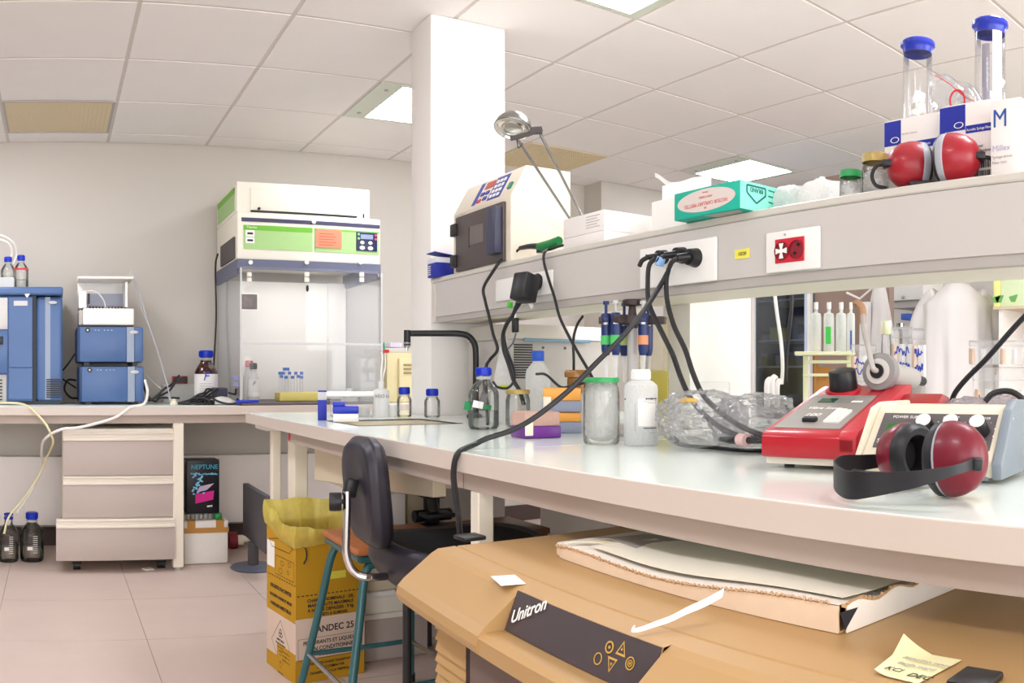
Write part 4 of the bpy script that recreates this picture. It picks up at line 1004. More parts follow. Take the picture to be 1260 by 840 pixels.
# sloped panel frame: origin at slope bottom
sl0 = Vector((0, 0, hd+.012)); sdir = Vector((0, .06, ht_-hd-.012)).normalized(); snrm = Vector((0, -sdir.z, sdir.y))
def slope_box(u0, u1, w0, w1, o=.0015, name='key', m=None, par=None):
    c_ = sl0+Vector(((u0+u1)/2, 0, 0))+sdir*((w0+w1)/2)+snrm*(o/2)
    return MB().boxc(c_, (u1-u0, w1-w0, o+.001), Matrix((Vector((1, 0, 0)), sdir, snrm)).transposed().to_4x4(), .0003, 1).build(name, m, par, world=False)
m_kb = mat('keypad_blue', '#2f3f9c', .5)
slope_box(.13, .155, .012, .108, .001, 'blue_strip', m_kb, t)
slope_box(.175, .238, .074, .104, .0015, 'red_display', mat('red_display', '#b8392e', .4), t)
kp = slope_box(.245, .335, .01, .108, .001, 'keypad', m_kb, t)
for a_ in range(3):
    for b_ in range(4): slope_box(.257+.024*a_, .273+.024*a_, .018+.021*b_, .031+.021*b_, .003, 'key', m_paper, kp)
for (a_, b_, m_) in ((.17, .045, m_kb), (.205, .045, m_kb), (.205, .02, m_kb)): slope_box(a_, a_+.024, b_, b_+.014, .003, 'button', m_, t)
slope_box(.165, .19, .016, .03, .003, 'button', mat('red_cap', '#c5263c', .4), t)
slope_box(cw-.045, cw-.025, .03, .055, .006, 'power_switch', mat('green_switch', '#1f7a58', .4), t)
text('UNITEC', .024, m_grey, t, sl0+Vector((.012, -.0005, -.022)), (1, 0, 0), (0, 0, 1), 'lettering', world=False)
# desk lamp
lb = Vector((1.76, 2.405, ZT)); lr = 2.5
t = thing('desk_lamp', 'silver dome desk lamp on two thin rods behind the white boxes', 'lamp', lb)
m_sil = mat('lamp_silver', '#8f8d8a', .25, metal=.85, noise=.03)
MB().lathe([(0, 0), (.062, 0), (.064, .008), (.05, .018), (0, .02)], lb).cyl(lb+Vector((0, 0, .02)), lb+Vector((0, 0, .07)), .015).build('lamp_base', m_sil, t)
hcn = px3(632, 152, r=2.52)
ux, uz = dirs(632); fw = Vector((-math.sin(th(632)), -math.cos(th(632)), 0))
nrm = (Vector((0, 0, 1))*.93+fw*-.3+ux*.15).normalized()     # dome axis (up), tilted so the opening shows
xa_ = (ux-nrm*ux.dot(nrm)).normalized(); ya_ = nrm.cross(xa_)
M_ = Matrix((xa_, ya_, nrm)).transposed().to_4x4(); M_.translation = hcn-nrm*.02
M_ = WM[t.name].inverted() @ M_
hd_ = MB().lathe([(.056, 0), (.058, .003), (.053, .02), (.042, .036), (.025, .047), (0, .051)], M=M_, cap=False).build('lamp_shade', m_sil, t, world=False)
MB().lathe([(.056, 0), (.050, -.001), (.045, .012), (.03, .022), (0, .025)], M=M_, cap=False).build('reflector', mat('lamp_reflector', '#e6e2da', .15, metal=.7), hd_, world=False)
MB().lathe([(.026, .004), (.03, .002), (.034, .004), (.03, .008), (.026, .004)], M=M_, cap=False).build('lamp_ring', m_chrome, hd_, world=False)
b0 = px3(628, 170, r=2.5); b1 = px3(668, 158, r=2.5)
MB().tube([px3(628, 170.5, r=2.49), px3(650, 165, r=2.49), px3(667, 158.5, r=2.49)], .009, smooth=False, flat=.8).build('hinge_bar', m_darkgrey, t)
MB().tube([px3(652, 161, r=2.49), px3(667, 160, r=2.49)], .012, smooth=False).build('hinge_block', m_darkgrey, t)
MB().cyl(px3(636, 170, r=2.5), lb+Vector((-.012, .01, .07)), .0045, seg=10).build('rod', m_sil, t)
MB().cyl(px3(664.5, 164, r=2.5), lb+Vector((.012, -.01, .07)), .0045, seg=10).build('rod', m_sil, t)
MB().tube([px3(636, 172, r=2.5), px3(638, 182, r=2.5), px3(643, 176, r=2.5)], .0015).build('lamp_wire', m_black, t)
# green plug connector
gx = 1.46
t = thing('green_connector', 'green and black cable connector lying on the shelf by the cream instrument', 'connector', (gx, ax(677, gx), ZT))
MB().tube([px3(664, 304, x=gx), px3(676, 301, x=gx), px3(688, 296, x=gx)], lambda k: .016-.003*abs(k-.4), seg=12).build('green_shell', mat('green_shell', '#16803f', .35), t)
MB().tube([px3(640, 305, x=gx), px3(652, 303, x=gx), px3(664, 303, x=gx)], lambda k: .007+.004*k, seg=10).build('boot', m_black, t)
MB().tube([px3(634, 316, x=gx), px3(636, 309, x=gx), px3(641, 305, x=gx)], .004).build('lead', m_cable, t)
MB().tube([px3(664, 306, x=gx), px3(664, 311, x=gx)], .011, smooth=False).build('joint', m_black, t)
tag(MB().tube([px3(676, 307, x=1.44), px3(692, 302, x=1.45), px3(715, 299, x=1.5)], .006, flat=.7).build('black_strap', m_black), 'flat black strap lying on the shelf next to the green connector', 'strap')
# white flat cartons
t = shelf_thing('white_carton', 'lower white flat carton of the stack at the lamp on the shelf', 'box', 1.45, 693)
w_ = ax(693, 1.45)-ax(743, 1.45)
m_ct = mat('carton_white', '#f0eae6', .7, noise=.02)
MB().box(0, w_, 0, .27, 0, .034, .002).build('carton', m_ct, t, world=False)
t = shelf_thing('white_carton', 'upper white flat carton with printed text beside the desk lamp', 'box', 1.45, 693, z=ZT+.0345)
MB().box(0, w_, 0, .27, 0, .058, .002).build('carton', m_ct, t, world=False)
for k in range(5): MB().box(w_*.58, w_*(.9-.06*(k % 2)), -.0008, 0, .046-.008*k, .048-.008*k).build('print_line', m_grey, t, world=False)
# curled white papers
f_ = lambda u, v: px3(804+58*u, 214+18*u+12*v-26*(u-.3)**2*(1 if u < .3 else 0), x=1.62-.05*v)+Vector((0, 0, 0))
m_sheet = mat('loose_paper', '#fbfaf6', .8)
pp = MB()
def pw(us, ys):
    def g(u):
        for (a, b_), (c, d_) in zip(zip(us, ys), zip(us[1:], ys[1:])):
            if u <= c: k = (u-a)/(c-a); k = k*k*(3-2*k); return b_+(d_-b_)*k
        return ys[-1]
    return g
g1 = pw([0, .3, .6, 1], [213, 224, 231, 222]); g2 = pw([0, .3, .7, 1], [229, 224, 218, 213])
def curl(u, v): return px3(806+66*u, g1(u)+11*v*(.4+.6*u), x=1.60+.05*v)
tag(MB().grid(curl, 24, 6, .0012).build('loose_paper', m_sheet), 'curled white sheet of paper sticking up left of the teal box', 'paper')
def curl2(u, v): return px3(815+60*u, g2(u)+22*v, x=1.56+.03*math.sin(3*u))
tag(MB().grid(curl2, 24, 6, .0012).build('loose_paper', m_sheet), 'white paper packet leaning behind the teal pipette box', 'paper')
tag(rebase(MB().box(1.5, 1.74, 1.50, 1.78, ZT, ZT+.095, .004).build('paper_packet', m_sheet), (1.6, 1.64, ZT)), 'white packet lying under the curled papers on the shelf', 'packet')
# teal pipette box (upside down, flaps torn open)
m_tl = mat('teal_carton', '#19b39a', .55, noise=.03); m_tl2 = mat('mint_carton', '#86dcc6', .55, noise=.03)
xt = 1.388
t = shelf_thing('pipette_box', 'teal carton of pipettes lying upside down over the shelf edge', 'box', xt, 829.5)
w_ = ax(829.5, xt)-ax(910.5, xt); hh = .066
MB().box(0, w_-.001, 0, .22, 0, hh, .002).build('carton', m_tl, t, world=False)
MB().box(w_-.001, w_+.0005, .001, .16, .001, hh-.001).build('mint_end', m_tl2, t, world=False)
ov = MB().lathe([(0, 0), (1, 0)], M=Matrix.Translation((w_*.5, -.001, hh*.53)) @ Matrix.Rotation(PI/2, 4, 'X') @ Matrix.Diagonal((w_*.44, hh*.40, 1, 1)), cap=False, seg=48).build('oval_print', mat('oval_grey', '#dccfc8', .6), t, world=False)
m_rdi = mat('red_ink', '#cf5a58', .6)
tx('PASTEUR CAPILLARY PIPETTES', .0125, m_rdi, t, w_*.5, -.0014, hh*.47, 'CENTER', flip=True, sx=.86)
tx('NON STERILE', .0075, m_rdi, t, w_*.5, -.0014, hh*.68, 'CENTER', flip=True); tx('150 mm', .006, m_rdi, t, w_*.5, -.0014, hh*.83, 'CENTER', flip=True); tx('250', .006, m_rdi, t, w_*.5, -.0014, hh*.28, 'CENTER', flip=True)
m_dkt = mat('teal_dark_ink', '#0d6a63', .6)
def mf(u, v): return Vector((w_+.0012, u, v))
mk = MB()
outline(mk, [(.022, hh*.86), (.085, hh*.86), (.085, hh*.6), (.054, hh*.28), (.022, hh*.6)], .004, mf)
mk.build('shield_print', m_dkt, t, world=False)
text('BRAND', .015, m_dkt, t, (w_+.0014, .054, hh*.80), (0, -1, 0), (0, 0, -1), 'lettering', 'CENTER', world=False, sx=.9)
st = MB()
for k in range(4):
    z_ = hh*(.86-.21*k)
    st.poly([mf(.095, z_), mf(.095, z_-.003), mf(.158, z_-.003-.004), mf(.158, z_-.004)], [(0, 1, 2, 3)])
st.build('stripe_print', m_dkt, t, world=False)
for k, (z0_, z1_, dy) in enumerate(((0, .02, .05), (.024, .042, .035), (.046, hh, .045))):
    MB().poly([(w_, .16, z0_), (w_, .16+dy, z0_+.004), (w_+.006, .16+dy*.8, z1_-.004), (w_, .16, z1_), (w_-.002, .16, z0_), (w_-.002, .16+dy, z0_+.004), (w_+.004, .16+dy*.8, z1_-.004), (w_-.002, .16, z1_)],
              [(0, 1, 2, 3), (7, 6, 5, 4), (0, 4, 5, 1), (1, 5, 6, 2), (2, 6, 7, 3), (3, 7, 4, 0)]).build('torn_flap', m_tl2, t, world=False)
MB().poly([(w_*.45, .002, -.0008), (w_*.95, .01, -.0008), (w_*.9, .035, -.0008), (w_*.5, .04, -.0008)], [(0, 1, 2, 3)]).build('underside_label', m_grey, t, world=False)
# wrapped white packs
def blob(c, s, seed, n=20, amp=.18):
    random.seed(seed); ph = [random.uniform(0, 6) for _ in range(8)]
    def f(u, v):
        a, b_ = 2*PI*u, PI*v
        q = 1+amp*(.5*math.sin(3*a+ph[0]+2*b_)+.35*math.sin(7*a+ph[1])*math.sin(3*b_+ph[2])+.3*math.sin(11*a+5*b_+ph[3])+.2*math.sin(17*a+ph[4]+9*b_))
        sgn = lambda x, p: math.copysign(abs(x)**p, x)
        return Vector((c[0]+s[0]*q*sgn(math.cos(a), .6)*math.sin(b_)**.7, c[1]+s[1]*q*sgn(math.sin(a), .6)*math.sin(b_)**.7, max(c[2]+s[2]*q*sgn(math.cos(b_), .7), c[2]-s[2])))
    return f
xw = 1.56
m_wrap = clear('white_wrap', '#fbfbf9', .05, .5, .25, .8, .9)
a_ = ax(968, xw); b_ = ax(1003, xw)
tag(MB().grid(blob((xw, (a_+b_)/2+.012, ZT+.035), (.06, (a_-b_)/2*1.1, .034), 5), 40, 20, closeu=True).build('wrapped_pack', m_wrap, angle=180), 'white plastic wrapped pack on the shelf against the teal box', 'pack')
a_ = ax(998, xw); b_ = ax(1036, xw)
tag(MB().grid(blob((xw, (a_+b_)/2, ZT+.036), (.06, (a_-b_)/2*1.05, .036), 9), 40, 20, closeu=True).build('wrapped_pack', m_wrap, angle=180), 'white plastic wrapped pack on the shelf left of the green lidded jar', 'pack')
# jars
from mathutils import noise as NZ
def lid_jar(loc, R, Hh, label, lidm, fill=None, group=None, lidh=.16, fillh=.7):
    t = thing('lidded_jar', label, 'jar', loc, 0, group)
    z1 = Hh*(1-lidh)
    MB().lathe([(0, .002), (R*.93, .002), (R, .008), (R, z1*.80), (R*.93, z1*.92), (R*.88, z1*.96), (R*.88, z1+.3*lidh*Hh)], cap=False).build('jar_body', m_glass, t, world=False)
    c = MB().lathe([(R*.96, z1), (R*.985, z1), (R*.99, Hh-.003), (R*.95, Hh), (0, Hh)], cap=False)
    c.build('lid', lidm, t, world=False)
    if fill:
        def ff(u, v):
            a, b_ = 2*PI*u, PI*v; q = 1-.20*abs(NZ.noise(Vector((math.cos(a)*2.2, math.sin(a)*2.2, b_*3))))-.12*abs(NZ.noise(Vector((math.cos(a)*5, math.sin(a)*5, b_*7))))
            return Vector((min(R*.95, R*.93*q)*math.cos(a)*min(1, 1.6*math.sin(b_)), min(R*.95, R*.93*q)*math.sin(a)*min(1, 1.6*math.sin(b_)), .006+z1*fillh*(.5-.5*math.cos(b_))*(1+.04*math.sin(4*a))))
        MB().grid(ff, 48, 26, closeu=True).build('contents', fill, t, world=False, angle=20)
    return t
m_glid = mat('green_lid', '#2f9a56', .4); m_gold = mat('gold_lid', '#b39a5a', .35, metal=.3, noise=.08)
m_ice = clear('crumpled_film', '#fdfcfa', .03, .6, .2, .62, .98)
a, R, Hh = at_r(1033, 1060.5, 210.5, ZT, 1.865); lid_jar(a, R, Hh, 'small glass jar with green lid on the shelf', m_glid, m_ice, lidh=.22)
a, R, Hh = at_r(1060.5, 1094, 190.5, ZT, 1.81); lid_jar(a, R, Hh, 'glass jar with gold lid on the shelf left of the red ear muffs', m_gold, m_ice, lidh=.2)
# syringe filter boxes
m_sfb = mat('filter_blue', '#16249a', .5)
xb_ = 1.535
t = shelf_thing('filter_box', 'white and blue filter carton behind the left cup of the shelf ear muffs', 'box', xb_, 1088.5)
w_ = ax(1088.5, xb_)-ax(1155, xb_); hh = zz(150, xb_/math.sin(th(1088)))-ZT
MB().box(0, w_, 0, .12, 0, hh, .0015).build('carton', m_ct, t, world=False)
MB().box(0, w_*.31, -.0008, 0, hh*.68, hh-.003).build('blue_square', m_sfb, t, world=False)
outline_ring = lambda u, z_, r_: MB().lathe([(r_*.8, 0), (r_, 0), (r_, .0003), (r_*.8, .0003)], M=Matrix.Translation((u, -.0012, z_)) @ Matrix.Diagonal((1.4, 1, .8, 1)) @ Matrix.Rotation(PI/2, 4, 'X'), cap=False)
outline_ring(w_*.2, hh*.745, .008).build('oval_mark', m_paper, t, world=False)
MB().box(w_*.31, w_, -.0008, 0, hh*.60, hh*.69).build('blue_stripe', m_sfb, t, world=False)
tx('Acrodisc Syringe Filters', .0075, m_paper, t, w_*.33, -.0012, hh*.625)
tx('Pall Life Sciences', .0058, m_grey, t, w_*.33, -.0012, hh*.79)
outline_ring(w_*.16, hh*.55, .012).build('faint_logo', mat('pale_lilac', '#b9b6cf', .7), t, world=False)
xb2 = 1.515
t = shelf_thing('filter_box', 'taller white and blue filter carton with barcodes behind the right ear cup', 'box', xb2, 1162.5)
w2 = ax(1162.5, xb2)-ax(1224, xb2); hh2 = zz(131, xb2/math.sin(th(1163)))-ZT
MB().box(0, w2, 0, .12, 0, hh2, .0015).build('carton', m_ct, t, world=False)
MB().box(-.0008, 0, .002, .02, hh2*.55, hh2-.003).box(-.012, -.0002, .0, .003, hh2*.56, hh2-.003).build('blue_flank', m_sfb, t, world=False)
MB().box(0, w2*.42, -.0008, 0, hh2*.69, hh2-.003).build('blue_square', m_sfb, t, world=False)
outline_ring(w2*.29, hh2*.75, .008).build('oval_mark', m_paper, t, world=False)
MB().box(w2*.43, w2, -.0008, 0, hh2*.64, hh2*.73).build('blue_stripe', m_sfb, t, world=False)
tx('Acrodisc Syringe Filters', .0075, m_paper, t, w2*.45, -.0012, hh2*.665, sx=.8)
for k, s_ in enumerate(('with Supor', '0.2 um Membrane', 'Sterile')): tx(s_, .0085, m_ink, t, w2*.5, -.0012, hh2*(.46-.055*k), sx=.85)
for zb_ in (.22, .08):
    random.seed(int(zb_*100)); bc = MB(); u = w2*.56
    while u < w2*.97:
        q = random.choice((.0008, .0014, .002)); bc.box(u, u+q, -.001, 0, hh2*zb_, hh2*(zb_+.11)); u += q+random.choice((.001, .0016))
    bc.build('barcode', m_ink, t, world=False, kind='stuff')
xb3 = 1.475
t = shelf_thing('filter_box', 'plain white carton with a large blue M at the right end of the shelf', 'box', xb3, 1219)
w3 = ax(1219, xb3)-ax(1256, xb3); hh3 = zz(124, xb3/math.sin(th(1222)))-ZT
MB().box(0, w3, 0, .09, 0, hh3, .0015).build('carton', m_ct, t, world=False)
tx('M', .05, mat('petrol_blue', '#1f4f9c', .5), t, w3*.06, -.001, hh3*.66, sx=.85)
tx('Millex', .016, mat('pale_lilac', '#b9b6cf', .7), t, w3*.06, -.001, hh3*.36); tx('Syringe-driven', .0075, m_grey, t, w3*.06, -.001, hh3*.27); tx('Filter Unit', .0075, m_grey, t, w3*.06, -.001, hh3*.2)
a, R, Hh = at_r(1254, 1285, 168, ZT, 1.66)
t = thing('cork_jar', 'white jar with pale wooden lid cut off by the right photo edge', 'jar', a)
MB().lathe([(0, 0), (R, 0), (R, Hh*.55), (R*.9, Hh*.6), (0, Hh*.6)]).build('jar_body', m_milky, t, world=False)
MB().lathe([(0, Hh*.6), (R, Hh*.6), (R, Hh), (0, Hh)]).build('lid', mat('pale_wood', '#d9b98a', .6, noise=.15, scale=40), t, world=False)
# clear tubes with blue lids
def cap_tube(px0, px1, py0, x, label, fills, lab=False):
    r = x/math.sin(th((px0+px1)/2))
    a, R, Hh = at_r(px0, px1, py0, ZT, r); R *= .88
    t = thing('clear_canister', label, 'canister', a, 0, 'clear canisters')
    MB().lathe([(0, .001), (R, .001), (R, Hh-.02)], cap=False).build('tube_wall', m_plas, t, world=False)
    c = MB().lathe([(R*.99, Hh-.031), (R*1.03, Hh-.021), (R*1.08, Hh-.016), (R*1.2, Hh-.013), (R*1.2, Hh-.006), (R*1.1, Hh-.002), (0, Hh-.004)], cap=False)
    c.build('blue_lid', mat('lid_blue', '#2233a8', .25, noise=.04), t, world=False)
    random.seed(int(px0))
    for k in range(fills):
        an, q = random.uniform(0, 2*PI), R*.62*math.sqrt(random.random()); z_ = .03+(Hh*.62)*k/fills
        s_ = random.uniform(.010, .015)
        MB().cyl((q*math.cos(an), q*math.sin(an), z_), (q*math.cos(an)+random.uniform(-.01, .01), q*math.sin(an)+random.uniform(-.01, .01), z_+s_), s_, s_*.8, 12).build('filter_disc', m_white if k % 3 else m_milky, t, world=False)
    if lab:
        MB().grid(lambda u, v: Vector((R*1.02*math.cos(-PI*.55+.7*u-.25*PI), R*1.02*math.sin(-PI*.55+.7*u-.25*PI), Hh*(.12+.8*v))), 8, 1, .0005).build('paper_strip', m_paper, t, world=False)
        MB().grid(lambda u, v: Vector((R*.9*math.cos(-PI*.8+.6*u-.25*PI), R*.9*math.sin(-PI*.8+.6*u-.25*PI), Hh*(.4+.45*v))), 6, 1, .0005).build('grey_leaflet', mat('leaflet', '#a5a1ad', .7), t, world=False)
    return t
cap_tube(1109, 1149.5, 51, 1.70, 'clear canister of white filter discs with blue lid behind the left filter carton', 22)
cap_tube(1197, 1239.5, 26, 1.66, 'taller looking clear canister with blue lid and white paper strip at the right', 12, True)
# bag with a red ring between the canisters
t = thing('filter_bag', 'clear crumpled bag with red printed ring between the two blue lidded canisters', 'bag', (1.6, .9, ZT+.18))
zc = hh+ZT
pts = lambda u, v: px3(1144+64*u, 88+58*u*u*.55+52*v*(1-.35*u)+2.5*math.sin(14*u+3*v)+2*math.sin(9*v+5*u), x=1.62+.03*math.sin(6*u)*math.sin(5*v))
MB().grid(pts, 22, 12, .0008).build('bag_film', m_film, t, angle=180)
cr = px3(1178, 122, x=1.6); 
MB().tube([px3(1178+9*math.cos(a_), 124+13*math.sin(a_), x=1.6) for a_ in [k*2*PI/14 for k in range(15)]], .0022).build('red_ring', mat('red_cap', '#c5263c', .4), t)
MB().tube([px3(1150, 92, x=1.6), px3(1168, 103, x=1.6), px3(1186, 118, x=1.6), px3(1206, 128, x=1.6)], .0012).build('red_thread', mat('red_ink', '#cf5a58', .6), t)

# ------------------------------------------------------------------ ear muffs (used twice)
m_muff = mat('muff_red', '#9c1826', .36, noise=.06, coat=.15)
m_muffd = mat('muff_dark_red', '#741326', .38, noise=.06, coat=.1)
m_cush = mat('cushion_grey', '#a9abb3', .4); m_cushb = mat('cushion_black', '#1f1e22', .45)
def cup(t, c, out, up, rx, ry, depth, m, ringm, name='ear_cup'):
    out = Vector(out).normalized(); up = Vector(up); up = (up-out*up.dot(out)).normalized(); side = up.cross(out)
    M = Matrix((side*rx, up*ry, out)).transposed().to_4x4(); M.translation = Vector(c)
    M = WM[t.name].inverted() @ M
    d = depth
    sh = MB().lathe([(1.0, 0), (1.0, .12*d), (.97, .3*d), (.84, .62*d), (.62, .85*d), (.36, .97*d), (0, d)], M=M, cap=False, seg=32).build(name, m, t, world=False, angle=80)
    MB().lathe([(.98, -.004), (1.0, 0), (.96, .002)], M=M, cap=False, seg=32).build('ring', ringm, sh, world=False)
    MB().lathe([(.95, 0), (.99, -.006), (.97, -.016), (.82, -.024), (.62, -.020), (.55, -.008), (.53, .006)], M=M, cap=False, seg=32).build('cushion', m_cushb, sh, world=False)
    MB().lathe([(.56, .008), (0, .010)], M=M, cap=False, seg=32).build('cup_lining', mat('lining', '#0d0c10', .9), sh, world=False)
    return sh, M
x_ = 1.475
cL = px3(1113, 199, x=x_); cRr = px3(1174, 196, x=x_)
t = thing('ear_muffs', 'red ear muffs with grey rings standing on the shelf before the filter cartons', 'ear muffs', (x_, (cL.y+cRr.y)/2, ZT))
hR = .051
for c_, sg in ((cL, 1), (cRr, -1)):
    c_.z = ZT+hR+.0005
    vx = dirs(1144)[0]; fwd_ = Vector((-math.sin(th(1144)), -math.cos(th(1144)), 0))
    o_ = (-vx*sg*.93+fwd_*.37)
    cc = c_ + vx*sg*.018+(vx*.010 if sg < 0 else vx*.006)
    cup(t, cc, o_, (0, 0, 1), .046, hR, .062, m_muff, m_cush)
    MB().lathe([(.95, -.016), (1.0, -.012), (1.0, -.002), (.96, 0)], M=WM[t.name].inverted() @ (lambda o, u: (lambda Mm: (setattr(Mm, 'translation', cc), Mm)[1])(Matrix((u.cross(o)*.047, u*(hR-.0005), o)).transposed().to_4x4()))(o_.normalized(), Vector((0, 0, 1))), cap=False, seg=32).build('grey_collar', m_cush, t, world=False)
    tip = cc+o_.normalized()*.063
    MB().boxc(tip, (.02, .03, .014), (0, 0, -th(1144)), .003).build('pivot_clip', m_black, t)
    q = tip+vx*(-sg)*.028
    MB().tube([tip, tip-vx*sg*.022+Vector((0, 0, -.004)), tip-vx*sg*.034+Vector((.005, 0, -.022)), tip-vx*sg*.03+Vector((.012, 0, -.04)), tip-vx*sg*.012+Vector((.02, 0, -.0455))], .0045, flat=.9).build('wire_arm', m_black, t)
mid = (cL+cRr)/2; vx = dirs(1144)[0]
MB().boxc((mid.x+.004, mid.y, ZT+.0075), (.085, .03, .014), (0, 0, -th(1144)), .004).build('head_band', m_cushb, t)

# ------------------------------------------------------------------ sockets, sticker, plugs on the fascia
def plate(px0, px1, zlo, zhi, label, group='shelf socket plates'):
    y0, y1 = ax(px0, XS), ax(px1, XS)
    t = thing('socket_plate', label, 'socket', (XS, (y0+y1)/2, (zlo+zhi)/2), RZ, group)
    MB().box(-(y0-y1)/2, (y0-y1)/2, -.009, -.0005, -(zhi-zlo)/2, (zhi-zlo)/2, .006, 3).build('plate', m_white, t, world=False)
    return t, y0-y1
zA, zB_ = zz(330, XS/math.sin(th(982))), zz(284, XS/math.sin(th(982)))
t, w_ = plate(945, 1011, zA-.006, zB_+.004, 'white wall plate with red double socket on the shelf front')
rp = MB().box(-w_*.30, w_*.24, -.012, -.008, -.026, .027, .001, 1).build('red_insert', mat('socket_red', '#cf1f36', .35), t, world=False)
for k, u in enumerate((-.165, .105)):
    MB().lathe([(0, .0), (.019, .0), (.021, .0), (.021, .002), (.019, .002)], M=Matrix.Translation((w_*u, -.0121, 0)) @ Matrix.Rotation(PI/2, 4, 'X'), cap=False).build('socket_well', mat('socket_dark', '#8a1424', .4), rp, world=False)
    if k == 0:
        b = MB()
        for q in range(4):
            a_ = q*PI/2+.0
            b.poly([(w_*u+.004*math.cos(a_+PI/4), -.0145, .004*math.sin(a_+PI/4)), (w_*u+.004*math.cos(a_-PI/4), -.0145, .004*math.sin(a_-PI/4)), (w_*u+.018*math.cos(a_-.38), -.0145, .018*math.sin(a_-.38)), (w_*u+.018*math.cos(a_+.38), -.0145, .018*math.sin(a_+.38))], [(0, 1, 2, 3)])
        b.boxc((w_*u, -.0145, 0), (.008, .001, .008))
        b.build('safety_cross', m_paper, rp, world=False)
    else:
        for (a_, b_) in ((.006, .010), (-.004, -.008)): MB().cyl((w_*u+a_, -.0155, b_), (w_*u+a_, -.012, b_), .0035, seg=10).build('pin_hole', m_black, rp, world=False)
MB().cyl((-w_*.12, -.0105, .036), (-w_*.12, -.009, .036), .003, seg=8).build('plate_screw', m_grey, t, world=False)
t2, w2_ = plate(790, 884, zz(350, XS/math.sin(th(835)))-.002, zz(299, XS/math.sin(th(835))), 'white wall plate carrying three black plugs on the shelf front')
t3, w3_ = plate(612, 682, zz(366, XS/math.sin(th(650))), zz(330, XS/math.sin(th(680)))-.004, 'white wall plate carrying the big black adapter on the shelf front')
pl_px = ((817, 316, .018), (839, 314, .021), (855, 317, .024))
for k, (a_, b_, r_) in enumerate(pl_px):
    p = px3(a_, b_, x=XS-.012)
    t = thing('black_plug', ('black plug leftmost of three in the middle socket plate', 'black plug with blue tape in the middle of three', 'black round plug rightmost of three in the middle socket plate')[k], 'plug', p, 0, 'plugs on the shelf front')
    MB().cyl(p+Vector((.003, 0, 0)), p+Vector((-.022, 0, 0)), r_, r_*.82, 20).build('plug_body', m_black, t)
    MB().cyl(p+Vector((-.02, 0, 0)), p+Vector((-.05, .01, -.004)), r_*.5, r_*.4, 14).build('plug_grip', m_black, t)
    MB().tube([p+Vector((-.045, .01, -.004)), p+Vector((-.055, .02, -.012)), p+Vector((-.056, .03, -.025))], .006, seg=10).build('strain_relief', m_black, t)
    if k == 1: MB().boxc(p+Vector((-.052, .022, -.018)), (.018, .016, .022), (.3, .2, 0), .002).build('blue_tape', mat('tape_blue', '#8fb7e8', .6), t)
st = px3(913, 312, x=XS-.002)
t = tag(rebase(MB().boxc((XS-.0012, st.y, st.z), (.001, .048, .022), (0, 0, 0)).build('yellow_sticker', mat('sticker_yellow', '#efe35a', .7)), (XS-.0012, st.y, st.z)), 'small yellow handwritten sticker on the shelf front between two sockets', 'sticker')
text('10/20', .012, m_ink, t, (XS-.0022, st.y+.014, st.z-.004), (0, -1, 0), (0, 0, 1), 'handwriting', shear=.2)
# adapter on the left plate
ad = px3(650, 354, x=XS-.05)
t = thing('mains_adapter', 'large black mains adapter with green tag plugged in near the pillar', 'adapter', (XS-.04, ad.y, ad.z))
MB().boxc(px3(646, 354, x=XS-.07), (.06, .062, .085), (.0, .25, .2), .006).build('adapter_body', m_black, t)
MB().cyl(px3(650, 351, x=XS-.045), px3(664, 346, x=XS-.004), .022, .026, 18).build('adapter_plug', m_black, t)
MB().boxc(px3(651, 371, x=XS-.05), (.004, .055, .014), (.75, 0, .0), .001).build('white_tag', m_paper, t)
MB().boxc(px3(627.5, 375, x=XS-.06), (.012, .02, .02), (.2, 0, 0), .003).build('green_tag', mat('tag_green', '#4fc23a', .5), t)
MB().boxc(px3(634, 400, x=XS-.06), (.016, .022, .045), (0, 0, 0), .003).build('inline_box', m_black, t)
# ================================================================== things on the island bench
def bench(px0, px1, py0, py1): return on(px0, px1, py0, py1, ZB)
# swan neck tap
tp = fl(584, 514, ZB); rt = tp.xy.length
t = thing('swan_neck_tap', 'black swan neck water tap bending over the sink', 'tap', tp)
q = lambda a, b_: px3(a, b_, r=rt)
MB().tube([q(585.5, 513), q(585.5, 470), q(585.5, 440), q(584, 424), q(577, 414), q(566, 410.5), q(548, 410), q(505, 410)], .0115, seg=12).build('spout', m_black, t)
MB().cyl(q(501, 410)+Vector((0, 0, .012)), q(501, 425), .012, .013, 14).build('nozzle_joint', m_black, t)
MB().cyl(q(501, 421), q(500.5, 428), .014, .010, 14).cyl(q(500.5, 427), q(500.5, 432), .006, .005, 10).build('nozzle', m_chrome, t)
MB().lathe([(0, 0), (.03, 0), (.028, .012), (.014, .02), (0, .02)], tp).build('tap_base', m_black, t)
# two small blue capped bottles behind the sink
for px0, px1, py0, py1, lb_ in ((488.5, 506.5, 476.5, 513.5, 'small empty bottle with blue cap, nearer the spray bottle, behind the sink'), (522, 541.5, 478.5, 514.5, 'small square shouldered bottle with blue cap directly before the pillar')):
    a, R, Hh = bench(px0, px1, py0, py1)
    lab_bottle(a, R, Hh, lb_, m_blue, .06, neck=.62, caph=.24, group='small bottles behind the sink')
